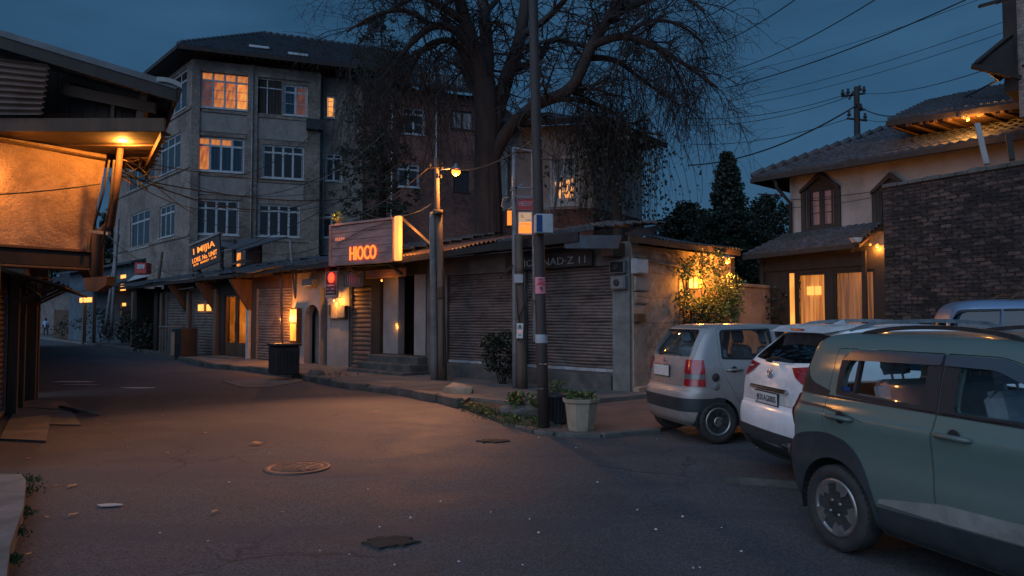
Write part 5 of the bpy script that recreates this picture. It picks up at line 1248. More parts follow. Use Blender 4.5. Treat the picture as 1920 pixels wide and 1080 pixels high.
# wall lamp under the soffit
def bulb_lamp(name,label,p,e,mt='bulb_orange',r=.045,arm=None,shade=True,col=(1,.50,.16),loc=None):
    t=thing(name,label,'lamp',p)
    mb=MB(); mb.lathe([(.012,r*1.2),(r*.7,r*.8),(r,.0),(r*.75,-r*.7),(.004,-r)],14,Matrix.Translation(p)); mb.build('bulb',MAT[mt],t)
    if shade:
        mb=MB(); mb.lathe([(.02,r*2.2),(.05,r*1.9),(r*2.6,r*1.1),(r*2.7,r*1.0),(.05,r*1.75)],18,Matrix.Translation(p)); mb.build('lamp_shade',MAT['steel_grey'],t)
    if arm:
        mb=MB(); mb.tube([Vector(q) for q in arm],.014,7); mb.build('arm',MAT['steel_grey'],t)
    LAMPS.append((Vector(p)+Vector((0,0,-r*1.6)),e,col,r*.9)); return t
LAMPS=[]
pl=At(230,261,11.15)
bulb_lamp('wall_lamp','bare glowing bulb under the boarded soffit of the timber house at the left',pl,22,arm=[pl+Vector((0,0,.08)),pl+Vector((.02,.1,.2))],shade=False)
pl=wp(FW,4.3,.28,3.85)
bulb_lamp('wall_lamp','shaded bulb on the stucco wall of the timber house, just outside the left edge',pl,10,arm=[pl+Vector((0,0,.1)),wp(FW,4.3,.1,4.1)])
# lower shop front, seen edge on
ls=thing('timber_shop','ground floor shopfront of planks and rusty shutters under the stucco overhang, seen edge on','shop',(-8.8,12.8,0))
FLs=frame((-7.62,10.4),(-7.62-.47*5.4,10.4+.88*5.4),0,(0,12))
FLf=frame((-7.45+.47*3.2,10.4-.88*3.2),(-7.45,10.4),0,(0,12))
mb=MB(); wall(mb,FLs,0,5.4,0,2.46,[(.35,2.3,.05,2.1),(2.6,4.6,.05,2.1)],th=.2); mb.build('wall',MAT['timber_dark'],ls)
for a,b,s_ in ((.4,2.25,31),(2.65,4.55,32)): shutter(ls,FLs,a,b,.12,2.1,-.06,.09,'rusty_sheet',seed=s_)
for u in (.1,2.45,3.4,4.8,5.3):
    mb=MB(); mb.bbox(u-.07,u+.07,.01,.16+.05*(u>4),0,2.45,.01,FLs); mb.build('timber_post',MAT['timber_pole'],ls)
mb=MB(); wall(mb,FLf,0,3.2,0,2.46,[],th=.2); mb.build('front_wall',MAT['timber_dark'],ls)
mb=MB(); a=wp(FLs,2.2,.1,2.45); slab(mb,wp(FLs,1.4,.9,2.22),wp(FLs,4.2,1.1,2.12),wp(FLs,4.2,.0,2.5),wp(FLs,1.4,.0,2.5),.03); mb.build('awning',MAT['timber_brown'],ls)
for u in (1.6,2.6,3.6,4.5):
    mb=MB(); mb.bar(wp(FLs,u,.12,1.9),wp(FLs,u+.1,.8,2.3),.05); mb.build('awning_strut',MAT['timber_brown'],ls)
for k in range(3):
    mb=MB(); pts=[wp(FLs,1+k*.6+ i*.5,.35+.2*math.sin(i*1.7+k),2.25-.22*math.sin(i*1.1+k)) for i in range(6)]; mb.tube(pts,.012,5); mb.build('loose_cable',MAT['plastic_black'],ls)
# far part of the left row behind the shop (mostly hidden)
fr=thing('far_shop','dark low building behind the timber shop on the left side of the lane','shop',(-14,20,0))
FLx=frame((-10.8,15.9),(-30.2,45.8),0,(0,30)); mb=MB(); wall(mb,FLx,0.2,33,0,3.2,[],th=3); mb.build('wall',MAT['plaster_dark'],fr)
mb=MB(); slab(mb,wp(FLx,.2,.5,3.1),wp(FLx,33,.5,3.1),wp(FLx,33,-3,4.2),wp(FLx,.2,-3,4.2),.1); mb.build('roof',MAT['roof_sheet'],fr)
# stone slabs at the foot
for k,(q,lab,zt) in enumerate((([(0,822),(86,826),(98,768),(30,762)],'large pale paving slab at the foot of the timber shop, nearest the shutter',.025),([(90,795),(152,796),(132,768),(98,766)],'smaller cracked paving slab beside the large one at the foot of the timber shop',.02),([(30,762),(150,770),(120,752),(50,750)],'rear paving slab in front of the timber shop posts',.03))):
    mb=MB(); ps=[G(x,y,zt) for x,y in q]; mb.prism([(p.x,p.y) for p in ps],-.03,zt,None,0,'z'); tag(mb.build('paving_slab',MAT['pavement']),lab,'paving slab')
mb=MB(); ps=[G(x,y,.12) for x,y in ((-160,1060),(-160,885),(40,889),(49,900),(44,950),(20,1020),(8,1110))]; mb.prism([(p.x,p.y) for p in ps],-.03,.12,None,0,'z'); tag(mb.build('stone_platform',MAT['concrete']),'raised concrete platform with a rounded corner at the lower left edge of the road','platform')
mb=MB(); mb.tube([G(112,762,.05),G(150,769,.05),G(186,777,.03)],[.022,.028,.02],7); tag(mb.build('broken_pipe',MAT['pot_clay']),'broken pale pipe lying on the road edge beside the paving slabs','pipe')
# ================= RIGHT HOUSE =================
rh=thing('tiled_house','cream plaster house with dark tiled roofs and pointed window hoods behind the brick wall','house',(10.5,20,0))
H0=Vector((8.55,22.0)); H1=Vector((13.2,16.9)); FR_=frame(H0,H1,0,(0,10)); LR=(H1-H0).length
hw=[rp(FR_,1512,350,1568,428),rp(FR_,1646,352,1700,420)]
hw=[(a,b,c,d) for a,b,c,d in hw]
ZR=6.0
mb=MB(); wall(mb,FR_,0,LR,3.3,ZR+.3,hw,th=.25)
FRl=frame((H0.x+5.0,H0.y+4.6),H0,0,(0,40)); wall(mb,FRl,0,6.8,0,ZR+.3,[],th=.25)
FRb=frame((H0.x+5.0,H0.y+4.6),(H1.x+5.0,H1.y+4.6),0,(30,40)); wall(mb,FRb,0,LR,0,ZR,[],th=.2)
mb.build('wall',MAT['plaster_cream'],rh)
for w_ in hw:
    f=window(rh,FR_,*w_,cols=2,tr=None,lit={0:'curtain_upper',1:'curtain_upper'},mt='timber_dark',fw=.09,bars=2,n=-.06)
    mb=MB(); um=(w_[0]+w_[1])/2; zt=w_[3]
    # pointed timber hood
    mb.prism([(w_[0]-.14,zt-.05),(um,zt+.42),(w_[1]+.14,zt-.05),(w_[1]+.14,zt-.14),(um,zt+.26),(w_[0]-.14,zt-.14)],.004,.16,FR_)
    mb.prism([(w_[0]-.02,zt+.002),(um,zt+.25),(w_[1]+.02,zt+.002)],.002,.03,FR_)
    mb.box(w_[0]-.14,w_[0]-.005,.002,.07,w_[2]-.1,zt-.05,FR_); mb.box(w_[1]+.005,w_[1]+.14,.002,.07,w_[2]-.1,zt-.05,FR_); mb.box(w_[0]-.16,w_[1]+.16,.002,.12,w_[2]-.18,w_[2]-.07,FR_)
    mb.build('window_hood',MAT['timber_dark'],rh)
# main eave roof
e0=wp(FR_,-.85,.75,ZR+.02); e1=wp(FR_,LR,.75,ZR+.10)
r0=wp(FR_,2.2,-3.0,ZR+1.75); r1=wp(FR_,LR,-3.0,ZR+1.85)
mb=MB(); slab(mb,e0-Vector((0,0,.03)),e1-Vector((0,0,.03)),r1-Vector((0,0,.03)),r0-Vector((0,0,.03)),.08); mb.build('roof_deck',MAT['timber_brown'],rh)
mb=MB(); quad_tiles(mb,e0,e1,r1,r0,34,14,.045,.045,.012,4); e2=wp(FR_,-.85,-6.0,ZR+.02)
quad_tiles(mb,e2,e0,r0,wp(FR_,2.2,-3.2,ZR+1.75),22,14,.045,.04,.005,3); mb.build('roof',MAT['roof_tile'],rh)
mb=MB()
for a,b in ((e0,r0),(r0,r1)):
    k=int((b-a).length/.35)
    for i in range(k): mb.tube([a.lerp(b,i/k)+Vector((0,0,.06)),a.lerp(b,(i+1.1)/k)+Vector((0,0,.11))],[.09,.11],6)
mb.build('ridge_tiles',MAT['roof_tile'],rh)
mb=MB(); mb.bar(e0+Vector((0,0,-.09)),e1+Vector((0,0,-.09)),.12,.13); mb.bar(e0+Vector((0,0,-.09)),e2+Vector((0,0,-.09)),.12,.13); mb.build('gutter',MAT['timber_dark'],rh)
downpipe(rh,[wp(FR_,-.15,.65,ZR-.1),wp(FR_,-.12,.6,ZR-.35),wp(FR_,.06,.12,ZR-.8),wp(FR_,.06,.1,3.0)],.055,'timber_dark')
mb=MB(); mb.bar(wp(FR_,-.15,.2,ZR-.55),wp(FR_,-.9,.3,ZR-.42),.04); mb.build('pipe_bracket',MAT['timber_dark'],rh)
# porch : lower tiled roof over curtained glass front
zq=3.75
q0=wp(FR_,-.62,1.75,zq-.22); q1=wp(FR_,2.75,1.75,zq-.10); q2=wp(FR_,2.75,.05,zq+.62); q3=wp(FR_,-.1,.05,zq+.50)
mb=MB(); quad_tiles(mb,q0,q1,q2,q3,15,7,.04,.04,.010,4); mb.build('porch_roof',MAT['roof_tile'],rh)
mb=MB(); slab(mb,q0-Vector((0,0,.05)),q1-Vector((0,0,.05)),q2-Vector((0,0,.05)),q3-Vector((0,0,.05)),.05); mb.build('porch_soffit',MAT['timber_brown'],rh)
mb=MB(); mb.bar(q0+Vector((0,0,-.06)),q1+Vector((0,0,-.06)),.08,.12); mb.build('porch_fascia',MAT['timber_dark'],rh)
FP=frame(wp(FR_,-.35,1.15,0).xy,wp(FR_,3.2,1.15,0).xy,0,(0,10))
g1=rp(FP,1492,511,1549,610); g2=rp(FP,1563,506,1641,610)
mb=MB(); wall(mb,FP,0,3.55,0,3.62,[(g1[0],g1[1],.3,g1[3]),(g2[0],g2[1],.3,g2[3])],th=.12); wall(mb,frame(FP.col[3].xy,wp(FP,0,-1.1,0).xy,0,(0,30)),0,1.1,0,3.6,[],th=.1)
mb.build('porch_wall',MAT['timber_dark'],rh)
mb=MB(); mb.prism([(.0,g1[3]+.08),(3.0,g1[3]+.12),(3.0,zq-.45),(1.9,zq-.30),(1.7,zq-.12),(1.5,zq-.30),(0,zq-.52)],.004,.07,FP); mb.build('porch_pediment',MAT['timber_dark'],rh)
for g_,c_,nm in ((g1,'curtain_bright','bright'),(g2,'curtain_soft','soft')):
    mb=MB(); 
    for a,b in ((g_[0],g_[0]+.06),(g_[1]-.06,g_[1])): mb.box(a,b,-.10,-.03,.3,g_[3],FP)
    mb.box(g_[0]+.06,g_[1]-.06,-.10,-.03,g_[3]-.07,g_[3],FP); f=mb.build('window',MAT['timber_dark'],rh)
    mb=MB(); mb.box(g_[0]+.05,g_[1]-.05,-.075,-.068,.3,g_[3]-.05,FP); mb.build('pane',MAT['pane_clear'],f)
    mb=MB(); rr=random.Random(int(g_[0]*50)); ph=[rr.uniform(0,6) for _ in range(4)]
    mb.grid(lambda s,t:(g_[0]+.04+(g_[1]-g_[0]-.08)*(s+.04*(1-t)*math.sin(3*s)),-.24+.035*math.sin(s*(g_[1]-g_[0])*48+ph[0]+math.sin(s*7+ph[1])*2)+.02*math.sin(s*19+ph[2]),.3+(g_[3]-.36)*t),90,3,FP); mb.build('curtain',MAT[c_],f)
for ua in (-.02,2.92): mb=MB(); mb.bbox(ua,ua+.12,.004,.10,0,3.5,.01,FP); mb.build('porch_post',MAT['timber_dark'],rh)
q=rp(FP,1513,537,1540,553,n=-.2)
mb=MB(); mb.bbox(q[0],q[1],-.212,-.19,q[2],q[3],.01,FP); mb.build('lit_lampshade',MAT['bulb_yellow'],rh)
pl=wp(FP,(q[0]+q[1])/2,-.6,q[2]+.1); LAMPS.append((pl,10,(1,.55,.2),.1))
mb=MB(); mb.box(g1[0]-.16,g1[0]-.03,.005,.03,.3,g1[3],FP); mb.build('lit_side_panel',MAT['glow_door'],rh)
mb=MB(); mb.box(-.1,3.5,-2.2,-2.1,0,3.6,FP); mb.build('inner_room',MAT['plaster_cream'],rh)
# porch lamps
pp=wp(FP,2.98,.5,0); pp=At(1645,461,pp.y-.0)
bulb_lamp('porch_lamp','bare glowing bulb under the porch roof beside the brick wall',pp,6,shade=False,arm=[pp+Vector((0,0,.05)),pp+Vector((0,.1,.2))])
pp=At(1632,459,pp.y+.35)
bulb_lamp('porch_lamp','smaller second bulb left of the brighter one under the porch roof',pp,3,shade=False,r=.03,arm=[pp+Vector((0,0,.05)),pp+Vector((0,.1,.15))])
fx=thing('security_light','white floodlight fitting on the peak of the porch roof','floodlight',At(1600,452,18.6))
mb=MB(); c=At(1604,450,18.6); mb.prism([(-.13,.06),(.14,.06),(.10,-.05),(-.05,-.06)],-.09,.09,Matrix.Translation(c)); mb.build('head',MAT['window_white'],fx)
mb=MB(); mb.bar(c+Vector((0,0,-.05)),c+Vector((-.05,.1,-.3)),.04); mb.build('bracket',MAT['timber_dark'],fx)
# upper storey with the lit eave
uh=thing('upper_storey','upper tiled roof with a glowing timber eave rising above the house at the right edge','house',(13,19,6.5))
def ray_y(px,py,Y): return At(px,py,Y)
a=At(1664,226,19.3); b=At(1925,188,16.9); c=At(1925,148,20.0); d=At(1740,190,21.6)
mb=MB(); quad_tiles(mb,a,b,c,d,20,10,.045,.045,.012,4); mb.build('roof',MAT['roof_tile'],uh)
dn=Vector((0,0,-.08)); b2=Vector((12.6,17.0,b.z-.1)); 
mb=MB(); slab(mb,a+dn,b+dn,c+dn,d+dn,.06); mb.build('roof_deck',MAT['timber_brown'],uh)
mb=MB(); mb.bar(a+dn*1.2,b+dn*1.2,.10,.14); mb.bar(a+dn*1.2,d+dn*1.2,.08,.12); mb.build('fascia_board',MAT['timber_dark'],uh)
mb=MB()
for i in range(9):
    t=(i+.5)/9.5; p=a.lerp(b,t)+Vector((0,0,-.18)); q_=d.lerp(c,t)+Vector((0,0,-.55)); mb.bar(p,p.lerp(q_,.75),.07,.11)
mb.build('rafters',MAT['timber_brown'],uh)
wu0=At(1748,262,20.6); wu1=At(1990,236,18.1)
FU=frame(wu0.xy,wu1.xy,0,(0,10)); LU=(wu1-wu0).xy.length
mb=MB(); wall(mb,FU,0,LU,wu0.z-.9,wu0.z+.05,[],th=.2); mb.build('wall',MAT['plaster_side'],uh)
mb=MB(); slab(mb,a+dn*1.6,b+dn*1.6,wp(FU,LU,.01,wu0.z),wp(FU,-.1,.01,wu0.z),.03); mb.build('soffit',MAT['timber_brown'],uh)
mb=MB()
for i in range(7):
    t=(i+.3)/7.5; mb.bar((a+dn*2.1).lerp(b+dn*2.1,t),wp(FU,LU*t,.02,wu0.z-.06),.08,.10)
mb.build('soffit_beams',MAT['timber_brown'],uh)
pp=At(1815,223,17.7)
bulb_lamp('eave_lamp','glowing bulb under the upper timber eave at the right',pp,20,shade=False,arm=[pp+Vector((0,0,.05)),pp+Vector((-.1,.3,.15))])
# timber struts rising from the wall
for k,((x0,y0),(x1,y1),lab) in enumerate((((1832,232),(1850,308),'slim white strut standing under the upper eave lamp'),((1890,252),(1898,300),'dark angled timber strut at the right edge above the brick wall'))):
    mb=MB(); mb.bar(At(x0,y0,15.2),At(x1,y1,14.6),.10,.05); tag(mb.build('timber_strut',MAT['plaster_cream' if k==0 else 'timber_dark']),lab,'strut')
# turret / chimney stack at the right edge with a small roof
tu=thing('brick_tower','brick stair tower with a small projecting dark roof at the top right corner','tower',(12.6,15.6,0))
ta=At(1884,160,15.5); 
FT=frame(ta.xy,(ta.x+.68*3,ta.y-.73*3),0,(0,5))
mb=MB(); mb.box(.25,3,-3,0,6.0,12,FT); mb.build('wall',MAT['brick_grey'],tu)
mb=MB(); mb.box(0,.245,-3,.03,6.6,12,FT); mb.build('corner_boards',MAT['timber_dark'],tu)
mb=MB(); p=At(1826,116,15.1); slab(mb,p,p+Vector((1.3,1.2,0)),At(1892,62,15.3)+Vector((1.3,1.2,0)),At(1892,62,15.3),.07); mb.build('roof',MAT['timber_dark'],tu)
mb=MB(); mb.prism([(p.x+.05,p.z-.08),(ta.x+.0,p.z+.55),(ta.x+.0,p.z-.30)],15.2,15.3); mb.bar(p+Vector((0,.05,-.06)),Vector((ta.x+.1,15.15,p.z-.33)),.08,.10); mb.build('roof_bracket',MAT['timber_dark'],tu)
mb=MB(); mb.bar(At(1836,12,15.1),At(1872,2,15.1),.08,.06); mb.bar(At(1870,3,15.1),At(1893,-4,15.2),.09,.09); mb.build('beam_end',MAT['timber_dark'],tu)
# ================= BRICK BOUNDARY WALL =================
bw_=thing('brick_wall','high dark rough brick wall behind the parked cars at the right','wall',(8.2,13,0))
W0=Vector((7.26,14.0)); W1=Vector((8.95,11.0)); FBW=frame(W0,W1,0,(0,10)); LBW=(W1-W0).length
def jit(v): return v
mb=MB(); rr=random.Random(5)
hcur=.072
n_c=int(4.18/.072); 
wall(mb,FBW,0,LBW,0,4.22,[],th=.35)
mb.build('brickwork',MAT['brick_rough'],bw_)
mb=MB(); done=set()    # individual bricks standing slightly proud + coping
for i in range(1500):
    j=rr.randrange(22,58); k=rr.randrange(0,int(LBW/.22)); u=k*.22+(.11 if j%2 else 0); 
    if u+.21>LBW or (j,k) in done: continue
    done.add((j,k))
    mb.box(u+.008+rr.uniform(0,.02),u+.208-rr.uniform(0,.02),.001,rr.uniform(.004,.022),j*.072+.006+rr.uniform(0,.006),j*.072+.066-rr.uniform(0,.006),FBW,mi=int(rr.random()<.35))
mb.build('proud_bricks',[MAT['brick_rough'],MAT['brick_worn']],bw_)
mb=MB(); u=0
while u<LBW:
    l=rr.uniform(.2,.36); mb.bbox(u+.004,min(u+l,LBW)-.004,-.38,.05,4.22,4.30+rr.uniform(-.02,.02),.012,FBW); u+=l
mb.build('coping',MAT['kerb'],bw_)
mb=MB(); FBW2=frame(W0+Vector((5,2.5)),W0,0,(0,20)); wall(mb,FBW2,0,5.5,0,4.2,[],th=.3); mb.build('return_wall',MAT['brick_rough'],bw_)
# garden wall between corner shop and porch
gw_=thing('garden_wall','low weathered plaster garden wall with a plank gate between corner shop and tiled house','wall',(7.2,20.5,0))
Fg=frame((5.6,19.4),(8.4,22.4),0,(0,15)); mb=MB(); wall(mb,Fg,0,4.1,0,2.55,[],th=.2); mb.bbox(-.02,4.12,-.25,.06,2.55,2.65,.02,Fg); mb.build('wall',MAT['plaster_side'],gw_)
mb=MB()
for i in range(6): mb.box(1.2+i*.16,1.35+i*.16,.003,.05,.1,2.1,Fg)
mb.build('gate',MAT['timber_brown'],gw_)
# ================= POLES, LAMPS, SIGNS =================
def pole(mb,a,b,r0,r1,n=12,wob=.0):
    k=6; pts=[a.lerp(b,i/k)+Vector((R.uniform(-wob,wob),R.uniform(-wob,wob),0)) for i in range(k+1)]
    mb.tube(pts,[r0+(r1-r0)*i/k for i in range(k+1)],n)
lp=thing('street_lamp','weathered concrete and timber lamp post with a glowing orange lamp on a short arm','street lamp',G(823,713,.1))
b0=G(816,714,.1); Y=b0.y
mb=MB(); pole(mb,At(815,716,Y),At(811,398,Y),.10,.085,14); mb.build('concrete_post',MAT['concrete'],lp)
mb=MB(); pole(mb,At(831,716,Y-.08),At(823,398,Y-.05),.105,.09,14,.006); mb.build('timber_post',MAT['timber_pole'],lp)
mb=MB(); pole(mb,At(820,408,Y-.02),At(818,296,Y-.02),.075,.06,12); mb.tube([At(821,402,Y-.16),At(821,394,Y-.16)],.13,10); mb.build('upper_pole',MAT['timber_pole'],lp)
pl=At(855,321,Y-.2)
mb=MB(); mb.tube([At(818,318,Y-.02),At(835,317,Y-.1),pl+Vector((0,0,.10))],.022,8); mb.build('arm',MAT['steel_grey'],lp)
mb=MB(); mb.lathe([(.03,.20),(.05,.14),(.11,.07),(.12,.05),(.05,.06)],16,Matrix.Translation(pl)); mb.build('lamp_shade',MAT['steel_grey'],lp)
mb=MB(); mb.lathe([(.04,.06),(.105,.03),(.12,-.03),(.08,-.09),(.005,-.12)],16,Matrix.Translation(pl)); mb.build('bulb',MAT['bulb_orange'],lp)
pl_street=pl+Vector((0,0,-.16))
mb=MB(); 
for (x,y) in ((828,308),(829,316),(806,312),(826,334)): p=At(x,y,Y-.1); mb.lathe([(.03,0),(.045,.03),(.02,.05),(.035,.08),(.01,.10)],8,Matrix.Translation(p))
mb.bar(At(803,315,Y-.08),At(832,313,Y-.08),.03); mb.build('insulators',MAT['timber_dark'],lp)
mb=MB(); mb.bbox(-.07,.07,-.20,-.14,0,.30,.01,Matrix.Translation(At(826,560,Y))); mb.build('cable_box',MAT['timber_brown'],lp)
mb=MB(); pts=[At(831,460+12*i,Y-.2)+Vector((.01*math.sin(i),0,0)) for i in range(20)]; mb.tube(pts,.012,5); mb.build('cable',MAT['plastic_black'],lp)
# second pole: grey steel + timber pair with frame
gp=thing('utility_pole','grey steel pole lashed to a short timber post, carrying a white fuse box','utility pole',G(973,727,.12))
b0=G(972,728,.12); Y=b0.y
mb=MB(); pole(mb,At(966,729,Y),At(964,276,Y),.07,.05,12); mb.build('steel_pole',MAT['steel_grey'],gp)
mb=MB(); pole(mb,At(980,729,Y-.05),At(974,510,Y-.05),.12,.10,14,.006); pole(mb,At(974,512,Y-.05),At(972,440,Y-.05),.11,.09,12); mb.build('timber_post',MAT['timber_pole'],gp)
mb=MB(); mb.bar(At(998,281,Y),At(1002,640,Y),.06,.04); mb.build('steel_bar',MAT['steel_grey'],gp)
for (xa,ya,xb,yb) in ((957,352,1014,352),(957,358,980,345),(962,368,1016,371),(964,277,998,283)): mb=MB(); mb.bar(At(xa,ya,Y-.05),At(xb,yb,Y-.05),.033); mb.build('cross_bar',MAT['steel_grey'],gp)
mb=MB(); a=At(964,531,Y-.16); mb.bbox(0,.20,-.08,.0,0,.19,.01,Matrix.Translation(a)); mb.build('fuse_box',MAT['white_panel'],gp)
mb=MB(); mb.tube([At(968,532,Y-.2),At(969,560,Y-.19),At(972,600,Y-.2)],.012,6); mb.tube([At(992,510,Y-.2),At(988,560,Y-.22),At(974,592,Y-.2),At(972,640,Y-.2)],.014,6); mb.tube([At(938,522,Y-.1),At(962,497,Y-.1)],.014,6); mb.build('cable',MAT['plastic_black'],gp)
def flat_sign(name,label,cat,a,w,h,mt,th=.02,rot=0,tilt=0,parent=None,base='board',fr=None,frm=None):
    """upright board, lower-left corner at a, facing the camera (rot about z in degrees)"""
    Mx=Matrix.Translation(a)@Matrix.Rotation(rad(rot),4,'Z')@Matrix.Rotation(rad(tilt),4,'Y')@Matrix(((1,0,0,0),(0,-1,0,0),(0,0,1,0),(0,0,0,1)))
    t=thing(name,label,cat,Mx@Vector((w/2,0,0))); mb=MB(); mb.bbox(0,w,-th,0,0,h,min(.004,th*.3),Mx); mb.build(base,MAT[mt],t)
    if fr:
        mb=MB(); mb.box(0,w,.001,.012,0,fr,Mx); mb.box(0,w,.001,.012,h-fr,h,Mx); mb.box(0,fr,.001,.012,fr,h-fr,Mx); mb.box(w-fr,w,.001,.012,fr,h-fr,Mx); mb.build('frame',MAT[frm or 'window_white'],t)
    return t,Mx
def put(t,Mx,txt,u,z,size,width,mt,name='lettering',bold=0.0):
    mb=MB(); sx=width/(text_width(txt)*size); mb.text(txt,Mx,u,z,size,.006,.006,0,sx,bold); return mb.build(name,MAT[mt],t)
# signs on the frame
Yg=Y-.12
a=At(969,394,Yg); b=At(1000,372,Yg)
t,Mx=flat_sign('pole_sign','small red sign with pale letters at the top of the grey steel frame','sign',a,b.x-a.x,b.z-a.z,'red_paint',fr=.012,frm='trim_grey')
put(t,Mx,'VIEDSY',.035,(b.z-a.z)*.35,(b.z-a.z)*.55,(b.x-a.x)*.84,'white_panel')
a=At(971,439,Yg); b=At(998,397,Yg)
t,Mx=flat_sign('light_box','glowing orange and cream light box sign below the small red sign','sign',a,b.x-a.x,b.z-a.z,'lightbox_cream',th=.08,fr=.018,frm='white_panel')
w_,h_=b.x-a.x,b.z-a.z
mb=MB(); mb.box(.02,w_-.02,.002,.006,.02,h_*.36,Mx); mb.build('orange_band',MAT['lightbox_orange'],t)
mb=MB(); mb.box(w_*.12,w_*.92,.002,.005,h_*.38,h_*.52,Mx); mb.build('red_band',MAT['neon_orange'],t)
put(t,Mx,'1L',w_*.15,h_*.74,h_*.22,w_*.28,'ink_black'); put(t,Mx,'WTURUN',w_*.14,h_*.40,h_*.13,w_*.74,'red_paint'); put(t,Mx,'GGB',w_*.55,h_*.60,h_*.10,w_*.34,'trim_grey')
bx=thing('lantern_box','narrow glowing orange lantern box left of the grey steel pole','lantern',At(955,428,Yg+.3))
mb=MB(); a=At(946,427,Yg+.35); mb.bbox(0,.13,-.12,0,0,.40,.01,Matrix.Translation(a)); mb.build('case',MAT['timber_dark'],bx)
mb=MB(); a=At(951,424,Yg+.2); mb.box(.0,.10,-.015,-.0,0.02,.35,Matrix.Translation(a)); mb.build('lit_panel',MAT['lightbox_orange'],bx)
mb=MB(); mb.tube([At(950,396,Yg+.3),At(941,386,Yg+.3),At(944,372,Yg+.3),At(955,370,Yg+.3)],.022,6); mb.tube([At(952,394,Yg+.3),At(962,388,Yg+.3)],.02,6); mb.build('hook',MAT['plaster_side'],bx)
# dark pole
dpole=thing('utility_pole','tall dark brown utility pole beside the black bin, white band and pink poster on it','utility pole',G(1019,800,.04))
b0=G(1019,801,.04); Y=b0.y
mb=MB(); tp=At(1000,0,Y); tp2=b0.lerp(tp,1.25); pole(mb,b0,tp2,.088,.068,16,.003); mb.build('pole',MAT['pole_dark'],dpole)
def on(py,off=.0):
    t=(At(1010,py,Y).z-b0.z)/(tp.z-b0.z); return b0.lerp(tp,t)+Vector((0,-off,0))
def wrap(py0,py1,r,ang0,ang1,name,mt):
    c0,c1=on(py1),on(py0); mb=MB(); mb.grid(lambda s,t:c0.lerp(c1,t)+Vector((math.sin(ang0+(ang1-ang0)*s)*r,-math.cos(ang0+(ang1-ang0)*s)*r,0)),14,1); return mb.build(name,MAT[mt],dpole)
wrap(627,643,.094,-2.6,2.6,'white_band','white_panel')
wrap(681,683,.097,-2.8,2.8,'metal_strap','chrome'); wrap(727,729,.099,-2.8,2.8,'metal_strap','chrome')
ps=thing('poster','pink poster with a black number 9 wrapped on the dark pole','poster',on(551,.1))
c0,c1=on(551),on(520)
mb=MB(); mb.grid(lambda s,t:c0.lerp(c1,t)+Vector((math.sin(-.95+1.9*s)*.095,-math.cos(-.95+1.9*s)*.095,0)),12,1); mb.build('sheet',MAT['pink_paper'],ps)
Mx=Matrix.Translation(c0+Vector((-.07,-.097,0)))@Matrix(((1,0,0,0),(0,-1,0,0),(0,0,1,0),(0,0,0,1)))
put(ps,Mx,'9',.055,.035,.11,.045,'ink_black'); put(ps,Mx,'TAXI',.03,.155,.045,.09,'red_paint','headline',.01); put(ps,Mx,'CALL',.03,.205,.04,.08,'ink_black','small_print')
mb=MB(); mb.box(.015,.13,.001,.004,.135,.15,Mx); mb.build('red_bar',MAT['red_paint'],ps)
# blue and white box on the pole
bb=thing('junction_box','blue and pale grey box hanging on the dark pole above the roof line','junction box',At(1015,438,Y-.1))
a=At(1001,439,Y-.12); Mb=Matrix.Translation(a)@Matrix.Rotation(rad(8),4,'Z')
mb=MB(); mb.bbox(.0,.27,-.16,0.02,0,.29,.012,Mb); mb.build('case',MAT['white_panel'],bb)
mb=MB(); mb.box(.012,.10,-.166,-.1605,.02,.27,Mb); mb.build('blue_panel',MAT['blue_paint'],bb)
mb=MB(); mb.tube([Mb@Vector((.18,-.05,.29)),Mb@Vector((.21,-.05,.45)),Mb@Vector((.24,-.05,.62))],.008,5); mb.tube([Mb@Vector((.24,-.05,.29)),Mb@Vector((.21,-.05,.45))],.008,5); mb.build('cable',MAT['trim_grey'],bb)
mb=MB()
for s in range(3): mb.tube([on(300-20*s,.09)+Vector((.05,0,0)),At(1040+6*s,300,Y),At(1046,345+9*s,Y),At(1038,400,Y),At(1024+3*s,436,Y)],.014,6)
mb.build('drooping_cable',MAT['pole_dark'],dpole)
mb=MB(); mb.bar(on(562,.02)+Vector((-.12,0,0)),on(598,.02)+Vector((-.14,0,0)),.04,.05); mb.bar(on(566,.0)+Vector((-.13,0,0)),on(566,.0),.02); mb.build('step_iron',MAT['timber_brown'],dpole)
# white notice on the timber post of the grey pole
b0g=G(972,728,.12); 
t,Mx=flat_sign('notice','white house shaped paper notice on the timber post','notice',At(968,634,b0g.y-.28),.145,.33,'paper_white',th=.006,tilt=2)
mb=MB(); mb.prism([(.02,.21),(.045,.27),(.07,.30),(.10,.27),(.115,.21)],.001,.004,Mx); mb.build('house_print',MAT['ink_black'],t)
put(t,Mx,'IID',.04,.215,.05,.06,'paper_white','print'); put(t,Mx,'TO LET',.02,.13,.04,.10,'letter_pink','headline'); mb=MB(); mb.box(.05,.10,.001,.004,.06,.075,Mx); mb.build('print_bar',MAT['ink_black'],t)
